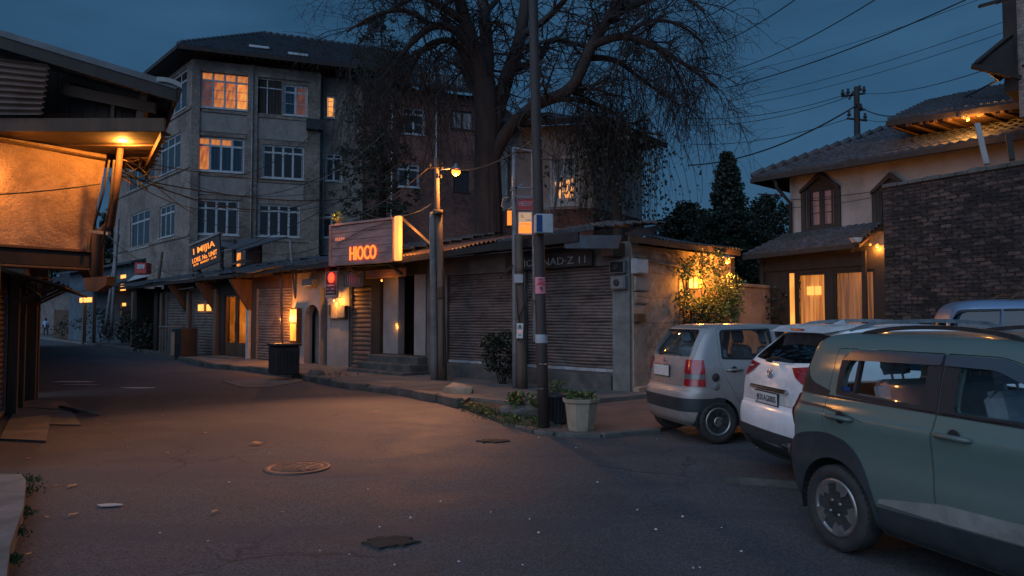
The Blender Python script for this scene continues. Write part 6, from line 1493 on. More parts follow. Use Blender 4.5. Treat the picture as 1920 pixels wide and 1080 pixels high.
# big illuminated billboard above the doorway shop
Yb0=At(623,480,22.0); Yb1=At(738,480,20.5)
a=At(619,493,21.2); b=At(739,486,19.6)
Mbb=frame(a.xy,b.xy,0,(0,0)); Lb=(b.xy-a.xy).length
zb0,zb1=PX(Mbb,680,491)[1],PX(Mbb,680,418)[1]
bl=thing('billboard','large reddish plank billboard with glowing orange letters above the doorway shop','billboard',((a.x+b.x)/2,(a.y+b.y)/2,zb0))
mb=MB(); nb=5
for i in range(nb): mb.box(.06,Lb-.06,-.12,.0-.004*(i%2),zb0+(zb1-zb0)*i/nb+.006,zb0+(zb1-zb0)*(i+1)/nb-.006,Mbb)
mb.build('boards',MAT['sign_brown'],bl)
mb=MB(); mb.bbox(-.03,.06,-.14,.04,zb0-.05,zb1+.05,.01,Mbb); mb.bbox(Lb-.06,Lb,-.14,.04,zb0-.05,zb1+.05,.01,Mbb); mb.box(.06,Lb-.06,-.14,.05,zb1,zb1+.06,Mbb); mb.box(.06,Lb-.06,-.14,.05,zb0-.06,zb0,Mbb); mb.build('frame',MAT['sign_brown'],bl)
mb=MB(); mb.box(.1,Lb-.06,-.3,-.141,zb0-.10,zb1+.02,Mbb); mb.build('box_body',MAT['timber_dark'],bl)
us=lambda px:PX(Mbb,px,450)[0]
mb=MB(); mb.bbox(Lb+.01,us(750),-.10,.03,zb0-.03,zb1+.08,.02,Mbb); mb.build('lit_end',MAT['glow_end'],bl)
tx='HIOCO'; s_=(zb1-zb0)*.50; mb=MB(); mb.text(tx,Mbb,us(656),zb0+.07,s_,.02,.03,0,(us(706)-us(656))/(text_width(tx)*s_)); mb.build('neon_lettering',MAT['neon_orange'],bl)
tx='IEEM'; s_=.13; mb=MB(); mb.text(tx,Mbb,us(629),zb0+(zb1-zb0)*.60,s_,.012,.006,0,(us(646)-us(629))/(text_width(tx)*s_)); mb.build('small_lettering',MAT['letter_pink'],bl)
mb=MB(); mb.tube([wp(Mbb,.3,.05,zb0+.55),wp(Mbb,Lb*.55,.06,zb0+.9),wp(Mbb,Lb-.05,.05,zb1-.05)],.012,5); mb.build('cable',MAT['plastic_black'],bl)
for pa,pb_,wd in ((wp(Mbb,us(750)-.05,-.1,zb1+.05),wp(Mbb,us(750)+.9,-.5,zb0+.25),.06),(wp(Mbb,us(750)-.1,-.2,zb1),wp(Mbb,us(750)+.75,-.6,zb0+.3),.04),(wp(Mbb,.5,-.25,zb0-.1),wp(Mbb,.5,-.7,zb0-.35),.07),(wp(Mbb,Lb-.4,-.25,zb0-.1),wp(Mbb,Lb-.4,-.7,zb0-.35),.07)):
    mb=MB(); mb.bar(pa,pb_,wd); mb.build('stay_bar',MAT['timber_pole'],bl)
pe=wp(Mbb,us(750)+.28,.05,zb0+.55); LAMPS.append((pe,9,(1,.5,.15),.1))
pt=thing('roof_pot','small pot with a lit plant standing on the left end of the billboard','plant pot',wp(Mbb,.25,-.1,zb1+.06))
mb=MB(); mb.lathe([(.06,0),(.09,.14),(.10,.15)],12,Matrix.Translation(wp(Mbb,.25,-.05,zb1+.061))); mb.build('pot',MAT['pot_clay'],pt)
def leafball(mb,c,r,n,size,rr,flat=1.0,hollow=.4):
    for _ in range(n):
        d=Vector((rr.gauss(0,1),rr.gauss(0,1),rr.gauss(0,1)*flat)).normalized()*r*(hollow+(1-hollow)*rr.random()**.5); d.z*=flat
        leaf(mb,c+d,size*rr.uniform(.6,1.3),rr)
def leaf(mb,p,s,rr,droop=None):
    a=Vector((rr.uniform(-1,1),rr.uniform(-1,1),rr.uniform(-1,.6) if droop is None else droop)).normalized(); b=a.orthogonal().normalized()
    b=(Matrix.Rotation(rr.uniform(0,6.28),3,a)@b)*s*.38; a=a*s
    k=len(mb.v); mb.v+= [p,p+a*.5+b,p+a,p+a*.5-b]; mb.f.append((k,k+1,k+2,k+3)); mb.uv.append(None); mb.sm.append(False); mb.mi.append(0)
rr=random.Random(8); mb=MB(); leafball(mb,wp(Mbb,.25,-.05,zb1+.30),.16,60,.09,rr); mb.build('leaves',MAT['leaf_ivy'],pt)
LAMPS.append((wp(Mbb,.35,.15,zb1+.28),.8,(1,.6,.1),.03))
# amber sign on the left roof
a=At(360,512,29.0); b=At(413,496,28.0)
Fa=frame(a.xy,b.xy,0,(0,0)); La=(b.xy-a.xy).length; za0,za1=PX(Fa,388,505)[1],PX(Fa,388,456)[1]
am=thing('roof_sign','tilted dark board with rows of amber letters on the roof left of the shed','sign',((a.x+b.x)/2,(a.y+b.y)/2,za0))
Ma=Fa@Matrix.Translation((0,0,za0))@Matrix(((1,0,0,0),(0,1,0,0),(0.20,0,1,0),(0,0,0,1)))@Matrix(((1,0,-.12,0),(0,1,0,0),(0,0,1,0),(0,0,0,1)))
hA=za1-za0
mb=MB(); mb.bbox(0,La,-.08,0,-.08,hA-.05,.01,Ma); mb.build('board',MAT['sign_dark'],am)
mb=MB(); mb.bbox(-.05,La+.05,-.15,.05,hA-.05,hA+.05,.01,Ma); mb.build('top_board',MAT['trim_grey'],am)
for tx,u,z,s_,w_ in (('I MIJIA',.12,hA*.58,hA*.33,La*.78),('LORE. No. UNIT',.05,hA*.25,hA*.26,La*.88),('ESTD   MARKET · 12 24',.12,hA*.12,hA*.10,La*.8)):
    mb=MB(); mb.text(tx,Ma,u,z,s_,.008,.006,0,w_/(text_width(tx)*s_),.01); mb.build('lettering',MAT['letter_amber'],am)
mb=MB(); mb.bar(wp(Fa,.2,-.2,za0),wp(Fa,.2,-.5,za0-.6),.07); mb.bar(wp(Fa,La-.2,-.2,za0+.2),wp(Fa,La-.2,-.5,za0-.6),.07); mb.build('support',MAT['timber_dark'],am)
# slatted sign and menu board
q=rp(FS,641,510,678,538,n=.55); 
sl=thing('slatted_sign','pale slatted panel beneath the billboard, right of the menu board','sign',wp(FS,(q[0]+q[1])/2,.5,q[2]))
mb=MB(); k=9
for i in range(k): mb.box(q[0]+.08+i*(q[1]-q[0]-.12)/k,q[0]+.08+(i+.55)*(q[1]-q[0]-.12)/k,.52,.56,q[2]+.04,q[3]-.04,FS)
mb.box(q[0],q[1],.50,.52,q[2],q[3],FS); mb.build('slats',MAT['trim_grey'],sl)
mb=MB(); mb.box(q[0]+.02,q[1]-.02,.44,.499,q[2]+.03,q[3]-.03,FS); mb.build('back_panel',MAT['sign_dark'],sl)
q=rp(FS,611,509,633,559,n=.75)
mn=thing('menu_board','tall black menu board with chalk writing and a glowing red disc on top','menu board',wp(FS,(q[0]+q[1])/2,.7,q[2]))
mb=MB(); mb.bbox(q[0],q[1],.70,.78,q[2],q[3],.01,FS); mb.build('board',MAT['plaster_side'],mn)
mb=MB(); mb.box(q[0]+.05,q[1]-.02,.781,.786,q[2]+.10,q[3]-.02,FS); mb.build('black_panel',MAT['sign_dark'],mn)
mb=MB(); c=((q[0]+q[1])/2+.06,.80,q[3]-.20); mb.lathe([(.001,.0),(.16,0),(.16,.03),(.12,.045),(.001,.045)],24,FS@Matrix.Translation((c[0],.79,c[2])),True,0,'y'); mb.build('red_disc',MAT['glow_red'],mn)
for i,(tx,hh) in enumerate((('MENU',.07),('tea · chai',.055),('coffee',.055),('kahwa',.055),('cafe',.12),('open daily',.04))):
    mb=MB(); w_=(q[1]-q[0])*.66; mb.text(tx,FS,q[0]+.09,q[3]-.46-.105*i-(.04 if i>3 else 0),hh,.788,.003,0,w_/(text_width(tx)*hh)); mb.build('chalk_line',MAT['paper_white'],mn)
LAMPS.append((wp(FS,c[0],.95,c[2]),1.2,(1,.05,.02),.06))
# intercom boxes below the menu board
q=rp(FS,617,567,634,598,n=.06); ib=boxy('intercom_box','pale telephone intercom box on the white wall, left one under the menu board','intercom',FS,q[0],q[1],q[2],q[3],.004,.10,'plaster_cream','plaster_side')
mb=MB(); mb.bbox(q[0]+.12,q[0]+.22,.115,.16,q[2]+.12,q[3]-.08,.01,FS); mb.tube([wp(FS,q[0]+.17,.12,q[2]+.1),wp(FS,q[0]+.19,.1,q[2]-.1),wp(FS,q[0]+.15,.08,q[2]-.25)],.01,5); mb.build('handset',MAT['plastic_black'],ib)
q=rp(FS,635,573,650,597,n=.06); boxy('wall_cabinet','square grey cabinet on the white wall right of the telephone box','cabinet',FS,q[0],q[1],q[2],q[3],.004,.12,'timber_brown','trim_grey')
# small lights along the row
pl=wp(FS,u_(640),.28,Z(640,562,.28)); bulb_lamp('wall_lamp','small hidden wall lamp glowing over the grey cabinet under the menu board',pl,7,r=.03,arm=[pl+Vector((0,0,.05)),wp(FS,u_(640),.02,pl.z+.1)])
pl=wp(FS,u_(733)+.15,.45,Z(733,525,.4)); bulb_lamp('door_lamp','tiny crown shaped lamp hanging over the open doorway',pl,.8,r=.03,shade=False)
pl=wp(FS,u_(741),-.05,Z(741,609,-.05)); bulb_lamp('door_lamp','small oval lamp on the left jamb of the open doorway',pl,.5,r=.035,shade=False)
# tall glowing lantern left of the arch
ll=thing('wall_lantern','tall narrow glowing wall lantern between the shutter and the arch','lantern',wp(FS,u_(552),.2,1.6))
q=rp(FS,546,579,560,642,n=.12)
mb=MB(); mb.bbox(q[0],q[1],.02,.18,q[2]-.02,q[3]+.03,.01,FS); mb.build('frame',MAT['timber_brown'],ll)
mb=MB(); mb.box(q[0]+.05,q[1]-.05,.181,.20,(q[2]+q[3])/2+.12,q[3]-.02,FS); mb.box(q[0]-.012,q[0]-.001,.05,.16,(q[2]+q[3])/2+.12,q[3]-.02,FS); mb.build('upper_panel',MAT['glow_lantern'],ll)
mb=MB(); mb.box(q[0]+.07,q[1]-.07,.181,.20,q[2]+.06,(q[2]+q[3])/2+.06,FS); mb.build('lower_panel',MAT['glow_window_hot'],ll)
mb=MB(); pole(mb,wp(FS,u_(553),.45,0),wp(FS,u_(550),.5,3.35),.05,.05,8); mb.build('post',MAT['timber_pole'],ll)
LAMPS.append((wp(FS,q[0]-.22,.45,(q[2]+q[3])/2+.25),24,(1,.42,.12),.08))
LAMPS.append((wp(FS,u_(441),-.9,2.4),16,(1,.42,.10),.12))
LAMPS.append((wp(FS,u_(425),-1.2,1.3),5,(1,.5,.12),.1))
# lamp at the end of the side eave + lantern in ivy
pl=At(1364,489,17.25); bulb_lamp('eave_lamp','bright round bulb at the end of the corner shop eave, above the ivy',pl,22,r=.07,arm=[pl+Vector((0,0,.1)),At(1352,477,17.4),At(1335,474,17.6)])
ivp=At(1299,531,16.95)
iv=thing('wall_lantern','square glowing two pane lantern among the ivy on the side wall','lantern',ivp)
mb=MB(); Ml=Matrix.Translation(ivp)@Matrix.Rotation(rad(0),4,'Z')
mb.bbox(-.14,.14,-.10,.08,.155,.185,.008,Ml); mb.bbox(-.14,.14,-.10,.08,-.155,-.125,.008,Ml)
for x in (-.135,-.012,.111): mb.box(x,x+.024,-.10,-.076,-.124,.154,Ml); mb.box(x,x+.024,.05,.08,-.124,.154,Ml)
mb.build('frame',MAT['timber_dark'],iv); mb=MB(); mb.bbox(-.10,.10,-.07,.045,-.115,.145,.006,Ml); mb.build('glass',MAT['glow_lantern'],iv)
LAMPS.append((ivp+Vector((.05,-.22,-.02)),7,(1,.55,.15),.08))
# bins, boxes, pots
bn=thing('rubbish_bin','dented black wheeled bin standing before the brown shutter left of the arch','bin',G(540,708,.1))
p=G(517,706,.12); q_=G(562,704,.12); Fb=frame(p.xy,q_.xy,.12,(0,0)); wb=(q_-p).xy.length
mb=MB(); mb.bbox(0,wb,-.75,0,0.03,.80,.03,Fb); 
for i in range(7): mb.box(.08+i*(wb-.16)/6-.015,.08+i*(wb-.16)/6+.015,.001,.02,.12,.70,Fb)
mb.build('body',MAT['black_bin'],bn); mb=MB(); mb.bbox(-.04,wb+.04,-.8,.05,.805,.87,.02,Fb); mb.build('lid',MAT['black_bin'],bn)
cb_=thing('wooden_crate','pale fronted box beside the dark table under the far shutters','crate',G(340,668,.12))
p=G(322,668,.12); Fb=frame(p.xy,G(352,670,.12).xy,.12,(0,0)); mb=MB(); mb.bbox(0,.75,-.7,0,0,1.15,.02,Fb); mb.build('body',MAT['black_bin'],cb_); mb=MB(); mb.bbox(-.02,.26,.003,.05,.02,1.0,.02,Fb); mb.build('panel',MAT['pot_clay'],cb_)
tb=thing('old_table','dark wooden bench table piled beside the crate under the far shutters','table',G(310,664,.12))
p=G(296,662,.12); Fb=frame(p.xy,G(326,666,.12).xy,.12,(0,0)); mb=MB(); mb.bbox(0,1.6,-.6,0,1.15,1.22,.01,Fb); mb.build('table_top',MAT['trim_grey'],tb)
for u in (.05,.5,1.0,1.5): mb=MB(); mb.box(u,u+.06,-.08,-.02,0,1.15,Fb); mb.build('leg',MAT['trim_grey'],tb)
cp_=thing('plant_pot','large tapered octagonal clay planter with low green plants beside the black bin','plant pot',G(1090,812,.03))
c=G(1090,806,.04); c.y+=.05; Mc=Matrix.Translation((c.x,c.y,.036))@Matrix.Rotation(rad(22),4,'Z')
mb=MB(); mb.lathe([(.20,0),(.205,.02),(.255,.40),(.285,.415),(.29,.46),(.265,.465),(.25,.40)],8,Mc,False); mb.build('pot',MAT['pot_clay'],cp_)
mb=MB(); mb.lathe([(.25,.40),(.12,.43),(.01,.44)],8,Mc,False); mb.build('soil',MAT['soil'],cp_)
rr=random.Random(12); mb=MB()
for _ in range(130): leaf(mb,c+Vector((rr.uniform(-.2,.2),rr.uniform(-.2,.2),.44+rr.uniform(0,.10))),rr.uniform(.04,.09),rr,rr.uniform(.1,1))
mb.build('leaves',MAT['leaf_mid'],cp_)
bb_=thing('bucket','squat black ribbed plastic tub at the foot of the dark pole','bucket',G(1038,800,.03))
c=G(1040,797,.03); c.y+=.12; Mc=Matrix.Translation((c.x,c.y,.05)); mb=MB(); mb.lathe([(.19,0),(.20,.02),(.22,.40),(.235,.41),(.235,.45),(.20,.45),(.19,.36)],24,Mc); 
for i in range(24): a=2*math.pi*i/24; mb.bar((c.x+math.cos(a)*.2,c.y+math.sin(a)*.2,.08),(c.x+math.cos(a)*.222,c.y+math.sin(a)*.222,.44),.012)
mb.build('tub',MAT['black_bin'],bb_); mb=MB(); mb.lathe([(.20,.37),(.01,.39)],20,Mc); mb.build('soil',MAT['soil'],bb_)
# manhole covers
def manhole(px,py,r,label):
    c=G(px,py,0); t=thing('manhole_cover',label,'manhole cover',(c.x,c.y,0)); Mm=Matrix.Translation((c.x,c.y,.0))
    mb=MB(); mb.lathe([(r+.07,-.02),(r+.07,.003),(r+.055,.006),(r+.01,.006),(r+.004,-.02)],40,Mm); mb.build('rim',MAT['rusty_sheet'],t)
    mb=MB(); mb.lathe([(r,-.02),(r,.002),(.001,.003)],40,Mm)
    k=int(r/.055)
    for i in range(-k,k+1):
        y=i*.055*.95; w2=math.sqrt(max(0,(r*.9)**2-y*y))
        if w2<.05: continue
        x=-w2
        while x<w2: mb.box(x,min(x+.10,w2),y-.014,y+.014,.002,.008,Mm); x+=.13
    mb.build('cover',MAT['rusty_sheet'],t)
manhole(558,876,.29,'round cast iron manhole cover with a ribbed pattern in the middle of the road')
# poles far left
def simple_pole(label,px,pyb,pyt,Y,r,mt,lean=0,arms=()):
    t=thing('utility_pole',label,'utility pole',At(px,pyb,Y)); mb=MB(); pole(mb,At(px,pyb,Y),At(px+lean,pyt,Y),r,r*.8,8); mb.build('pole',MAT[mt],t)
    for (x0,y0,x1,y1) in arms: mb=MB(); mb.bar(At(x0,y0,Y),At(x1,y1,Y),r*.9); mb.build('cross_arm',MAT[mt],t)
    return t
simple_pole('slim grey pole rising left of the apartment corner, in front of the red sign lane',208,630,410,38,.09,'steel_grey',14)
simple_pole('second slim grey pole close behind, leaning right beside the lit windows',196,628,440,44,.11,'steel_grey',26)
simple_pole('short timber post standing on the tin roof by the small red sign',296,532,472,36,.09,'timber_pole',8)
simple_pole('bent grey steel rod rising from the roof left of the billboard',552,560,450,25.5,.05,'steel_grey',-8)
t=simple_pole('tall distant utility pole with insulators beyond the tiled roof',1608,300,163,42,.20,'timber_dark',-2)
for (x0,y0,x1,y1) in ((1578,181,1622,175),(1592,186,1600,172),(1588,222,1626,226),(1606,208,1622,205)):
    mb=MB(); mb.bar(At(x0,y0,42),At(x1,y1,42),.10); mb.build('cross_arm',MAT['timber_dark'],t)
mb=MB()
for (x,y) in ((1580,178),(1590,176),(1612,170),(1620,172),(1592,218),(1622,222),(1614,204)): mb.lathe([(.09,0),(.13,.1),(.06,.18),(.09,.3)],6,Matrix.Translation(At(x,y,41.9)))
mb.build('insulators',MAT['timber_dark'],t)
# ================= WIRES =================
def wire(label,a,b,sag=.3,r=.012,mt='plastic_black',n=14,mid=None,group=None):
    pts=[]
    for i in range(n+1):
        t_=i/n; p=a.lerp(b,t_); p=p+Vector((0,0,-sag*4*t_*(1-t_))); pts.append(p)
    mb=MB(); mb.tube(pts,r,5); return tag(mb.build('overhead_wire',MAT[mt]),label,'wire',group)
lampT=At(806,312,18.4)
wire('wire from the street lamp post up to the dark pole',At(832,312,18.3),At(1000,262,11.5),.25,.014,'timber_pole')
wire('wire from the street lamp post sagging left toward the apartments',lampT,At(600,408,30),.5,.016,'timber_pole')
wire('thin wire from the lamp post collar down to the billboard',At(808,383,18.4),At(748,404,21),.08,.012,'trim_grey')
wire('slack wire from the lamp post collar along the billboard top',At(812,380,18.4),At(680,398,24),.3,.010,'timber_pole')
wire('thick twisted cable crossing the sky behind the distant pole',At(1920,122,15.2),At(1606,196,41.8),.9,.028,'plastic_black')
wire('thick cable from the distant pole down left toward the trees',At(1606,198,41.8),At(1290,310,52),.8,.05,'plastic_black')
for k,(x0,y0,x1,y1,r_,lab) in enumerate(((1380,0,1180,85,.016,'upper left sky wire running into the big tree crown'),(1490,0,1300,95,.018,'second sky wire left of centre over the tree crown'),(1640,0,1360,135,.018,'sky wire from the top edge down to the tip of the willow branches'),(1810,0,1360,165,.022,'heavier sky wire above the distant pole'),(1860,-10,1360,140,.008,'faintest thin sky wire under the heavier one'),(1885,40,1360,190,.010,'thin sky wire ending at the tower corner, upper one'),(1885,60,1370,200,.009,'thin sky wire ending at the tower corner, lower one'))):
    wire(lab,At(x0,y0,20),At(x1,y1,34),.25,r_)
for k,(x0,y0,x1,y1,lab) in enumerate(((1590,176,1290,222,'top thin wire leaving the distant pole to the left'),(1590,182,1290,235,'second thin wire leaving the distant pole to the left'),(1592,222,1290,270,'lowest thin wire leaving the distant pole to the left'),(1614,175,1880,120,'thin wire from the distant pole to the right, above the tiled roof'),(1620,222,1740,200,'short thin wire from the distant pole to the upper eave'))):
    wire(lab,At(x0,y0,42),At(x1,y1,50 if k<3 else 20),.5 if k<3 else .3,.022 if k<3 else .014)
wires=[((190,290),(720,330),13,27),((215,318),(600,372),13,28),((220,325),(480,345),13,30),((230,330),(700,365),14,28),((240,300),(470,420),14,30),((350,340),(640,310),30,26),((340,352),(660,352),31,26),((330,362),(640,378),31,26),((300,430),(560,395),33,27),((210,450),(350,520),38,34),((205,470),(300,505),38,36),((200,440),(420,470),38,31),((210,480),(360,505),40,32),((420,330),(640,200),30,24),((460,350),(720,250),30,24),((400,480),(760,300),30,22),((480,470),(700,400),29,22)]
for i,((x0,y0),(x1,y1),Ya,Yb) in enumerate(wires):
    wire('thin drooping service wire in the tangle strung before the apartment block',At(x0,y0,Ya),At(x1,y1,Yb),.35+.25*(i%3),.010+.004*(i%2),['plastic_black','timber_dark','trim_grey'][i%3 if i>8 else i%2],group='tangle of service wires before the apartment block')
wire('cable sagging across the orange stucco wall',wp(FW,1.4,.16,3.3),At(188,345,11.3),.22,.010)
wire('short cable dropping from the soffit lamp to the roof tangle',At(232,300,11.3),At(310,318,14),.05,.012,'timber_brown')
wire('pair of wires crossing the cream wall of the tiled house, upper one',wp(FR_,.1,.15,5.3),wp(FR_,3.6,.2,5.25),.05,.012); wire('pair of wires crossing the cream wall of the tiled house, lower one',wp(FR_,.1,.15,5.05),wp(FR_,3.6,.2,5.2),.10,.010)
wire('cable draped along the top of the orange side wall',wp(FSd,.1,.06,3.0),wp(FSd,2.6,.06,2.85),.05,.014)
# tangled coils under the soffit corner
for i in range(6):
    rr=random.Random(40+i); pts=[At(rr.uniform(215,270),rr.uniform(285,330),12.2)]
    for k in range(7): pts.append(pts[-1]+Vector((rr.uniform(-.1,.22),rr.uniform(-.1,.1),rr.uniform(-.16,.12))))
    mb=MB(); mb.tube(pts,.011,5); tag(mb.build('cable_coil',MAT['timber_brown' if i%2 else 'plastic_black']),'loose knot of cable by the corner lamp of the timber house','cable','cable knots by the corner lamp')
# ================= TREES AND PLANTS =================
def tw(mb,p,d,L,r,lev,rr,maxlev,spread,droop,seg=4,nch=(5,5,4)):
    pts=[p];rs=[r];q=p;dd=d.normalized()
    for i in range(seg):
        dd=(dd+Vector((rr.gauss(0,.16),rr.gauss(0,.16),rr.gauss(0,.12)-droop*(.4+.6*i/seg)))).normalized()
        q=q+dd*(L/seg); pts.append(q); rs.append(max(r*(1-.75*(i+1)/seg),.005))
    mb.tube(pts,rs,5 if r>.04 else 3,False,True)
    if lev<maxlev:
        for k in range(nch[min(lev,len(nch)-1)]):
            t=rr.uniform(.2,1); i=min(int(t*seg),seg-1); b=pts[i].lerp(pts[i+1],t*seg-i)
            o=Vector((rr.gauss(0,1),rr.gauss(0,1),rr.gauss(0,.8))).normalized()
            nd=((pts[i+1]-pts[i]).normalized()*(1-spread*.5)+o*spread)
            tw(mb,b,nd,L*rr.uniform(.45,.75),r*.55,lev+1,rr,maxlev,spread,droop*1.35,max(3,seg-1) if lev<1 else seg,nch)
def limb(mb,pts,r0,r1,n=10):
    """smooth polyline through px points; returns dense points"""
    P=[Vector(p) for p in pts]; out=[]
    for i in range(len(P)-1):
        a=P[max(i-1,0)];b=P[i];c=P[i+1];d=P[min(i+2,len(P)-1)]
        for j in range(4):
            t=j/4; out.append(.5*((2*b)+(c-a)*t+(2*a-5*b+4*c-d)*t*t+(3*b-a-3*c+d)*t**3))
    out.append(P[-1]); k=len(out)-1
    mb.tube(out,[r0+(r1-r0)*(i/k)**.8 for i in range(k+1)],n,False); return out
rr=random.Random(21)
bt=thing('big_tree','huge bare spreading tree behind the shop roof, thick forked trunk and drooping twigs','tree',(-.85,26,0))
Yt=26.0
mbT=MB()
tr=limb(mbT,[At(919,690,Yt),At(918,560,Yt),At(916,400,Yt),At(914,300,Yt),At(912,215,Yt),At(908,150,Yt)],.62,.40,16)
# flutes on the trunk
for k in range(7):
    a=rr.uniform(3.4,6.0); o=Vector((math.cos(a)*.42,math.sin(a)*.42,0)); limb(mbT,[At(918,690,Yt)+o*1.15,At(917,400,Yt)+o,At(913,260,Yt)+o*.8],.16,.10,7)
Ls=[([(908,170,0),(893,105,-.3),(872,40,-.8),(852,-40,-1.2)],.34,.20,1.0),([(912,165,0),(913,90,.6),(905,0,1),(902,-60,1.2)],.30,.20,.8),
 ([(914,300,0),(928,225,.1),(952,140,.5),(975,70,.8),(990,-30,1)],.36,.20,1.0),([(914,330,0),(945,255,-.3),(1000,200,-1.0),(1070,165,-1.5),(1108,90,-1.8),(1140,35,-2),(1178,-30,-2.2)],.26,.16,1.3),
 ([(893,110,-.3),(855,58,-1),(812,50,-1.6),(770,82,-2.2),(738,125,-2.6)],.20,.07,1.4),([(893,150,0),(860,88,-.6),(830,76,-1.2),(790,96,-1.8),(755,165,-2)],.18,.06,1.4),
 ([(905,190,0),(878,150,.8),(855,100,1.6)],.20,.10,1.0),([(1108,85,-1.8),(1170,68,-2.4),(1235,92,-3),(1290,125,-3.2),(1345,165,-3.4)],.17,.04,1.9),
 ([(1092,110,-1.7),(1150,112,-1),(1205,150,-.4),(1245,180,0)],.13,.04,1.7),([(965,130,.6),(1010,110,1.4),(1032,76,1.6),(1070,80,2),(1105,92,2.2)],.16,.05,1.2),
 ([(975,70,.8),(1030,30,0),(1085,-30,-.6)],.17,.08,1.3),([(872,40,-.8),(815,5,-1.6),(760,-25,-2.4),(690,-20,-3)],.18,.05,1.4),
 ([(1000,200,-1),(1060,185,-.2),(1130,200,.5),(1180,235,1)],.15,.04,1.4),([(1140,35,-2),(1200,5,-2.6),(1270,-10,-3.2),(1320,20,-3.6)],.15,.05,1.6),
 ([(812,50,-1.6),(760,20,-2.2),(700,30,-2.8),(650,60,-3)],.12,.03,1.5),([(852,-10,-1.1),(790,-10,-.5),(730,20,0),(670,50,.2)],.14,.04,1.3),([(905,30,.9),(940,-10,2),(960,-40,2.5)],.14,.08,1.0),
 ([(1170,68,-2.4),(1215,40,-2.6),(1270,45,-3),(1320,80,-3.2)],.10,.03,1.7),([(1235,92,-3),(1265,130,-3),(1290,185,-2.8)],.08,.03,1.5)]
mbW=MB()
for px,r0,r1,dens in Ls:
    pts=limb(mbT,[At(x,y,Yt+dy) for x,y,dy in px],r0,r1,10)
    L=sum((b-a).length for a,b in zip(pts,pts[1:])); n=int(L*2.6*dens)
    for i in range(n):
        t=rr.uniform(.25,1.0)*(len(pts)-1); j=min(int(t),len(pts)-2); p=pts[j].lerp(pts[j+1],t-j)
        ax=(pts[j+1]-pts[j]).normalized(); o=Vector((rr.gauss(0,1),rr.gauss(0,.9),rr.gauss(.15,.8))).normalized()
        rr_=max(.018,min(.06,(r0+(r1-r0)*t/len(pts))*.35))
        right=px[0][0]>1080 or px[-1][0]>1150
        tw(mbW,p,ax*.55+o*.8,rr.uniform(1.0,2.3),rr_,0,rr,2,.85,.16 if not right else .24,4,(5,4,3) if not right else (6,5,3))
mbT.build('trunk',MAT['bark'],bt); 
# long hanging twigs (right tips, and left side in front of the apartments)
for (x0,x1,y0,y1,l0,l1,n) in ((1130,1330,90,230,1.0,2.8,150),(640,860,90,210,1.5,4.2,210),(1020,1110,150,230,.8,2.0,60)):
    for i in range(n):
        x=rr.uniform(x0,x1); p=At(x,rr.uniform(y0,y1),Yt+rr.uniform(-3.4,1)); q=p;pts=[p];L=rr.uniform(l0,l1);d=Vector((rr.gauss(0,.3),rr.gauss(0,.3),-.8))
        for k in range(6): d=(d+Vector((rr.gauss(0,.14),rr.gauss(0,.14),-.12))).normalized(); q=q+d*L/6; pts.append(q)
        mbW.tube(pts,[.014,.013,.011,.010,.008,.007,.005],3,False)
        for k in range(4): 
            j=rr.randrange(1,6); tw(mbW,pts[j],Vector((rr.gauss(0,1),rr.gauss(0,1),-.5)),L*.2,.008,2,rr,2,.5,.3,3)
mbW.build('crown',MAT['twig'],bt,Vector((-.8,26,8)))
def conifer(name,label,px,pyt,pyb,Y,wpx,nleaf,mt,sz,seed,cat='tree',shape='cone',pal=None,trunk=True):
    rr=random.Random(seed); top=At(px,pyt,Y); bot=At(px,pyb,Y); w=wpx/1350*Y/2; h=top.z-bot.z
    t=thing(name,label,cat,(bot.x,Y,0))
    mb=MB(); mb.tube([Vector((bot.x,Y,0)),Vector((bot.x+.1,Y,bot.z+h*.4)),top-Vector((0,0,.3))],[.03*h,.02*h,.03],8); mb.build('trunk',MAT['bark'],t)
    mb=MB(); ncl=int(nleaf/26)
    for i in range(ncl):
        u=rr.random()
        if shape=='cone': z=u**.8; r=w*(1-z)**.85*(.6+.4*math.sin(z*38+rr.uniform(-.5,.5))**2)+.08
        else: z=u; r=w*math.sqrt(max(.02,1-(2*z-1)**2))*rr.uniform(.7,1.08)
        a=rr.uniform(0,6.28); k=rr.random()**.45; c=Vector((bot.x+math.cos(a)*r*k,Y+math.sin(a)*r*k,bot.z+h*z+rr.uniform(-.2,.2)))
        cr=rr.uniform(.25,.6)*sz*3
        for _ in range(26):
            d=Vector((rr.gauss(0,1),rr.gauss(0,1),rr.gauss(0,.6))).normalized()*cr*rr.random()**.5
            leaf(mb,c+d,sz*rr.uniform(.5,1.3),rr)
        if i%3==0: mb.tube([Vector((bot.x,Y,c.z+.2)),c.lerp(Vector((bot.x,Y,c.z)),.4)+Vector((0,0,.1)),c],[.04,.025,.008],3,False)
    mb.build('crown',MAT[mt],t); return t
conifer('evergreen_tree','dark ragged evergreen standing close before the apartments, left of the big tree',715,35,330,31,150,5500,'leaf_dark',.12,3,shape='ball')
conifer('evergreen_tree','low dark climbing greenery under the ragged evergreen, above the billboard',705,250,430,29.5,190,5500,'leaf_dark',.11,4,shape='ball')
conifer('conifer','pointed dark conifer on the skyline left of the tiled house',1366,292,560,42,190,22000,'leaf_dark',.19,5)
conifer('leafy_tree','broad dark tree beyond the side wall roof, left of the conifer',1290,385,560,38,150,18000,'leaf_dark',.17,6,shape='ball')
conifer('leafy_tree','dark loose tree with sky gaps between the conifer and the tiled house',1440,372,560,40,125,11000,'leaf_dark',.18,7,shape='ball')
conifer('leafy_tree','low dark tree filling the gap directly below the conifer',1370,400,580,34,190,16000,'leaf_dark',.16,8,shape='ball')
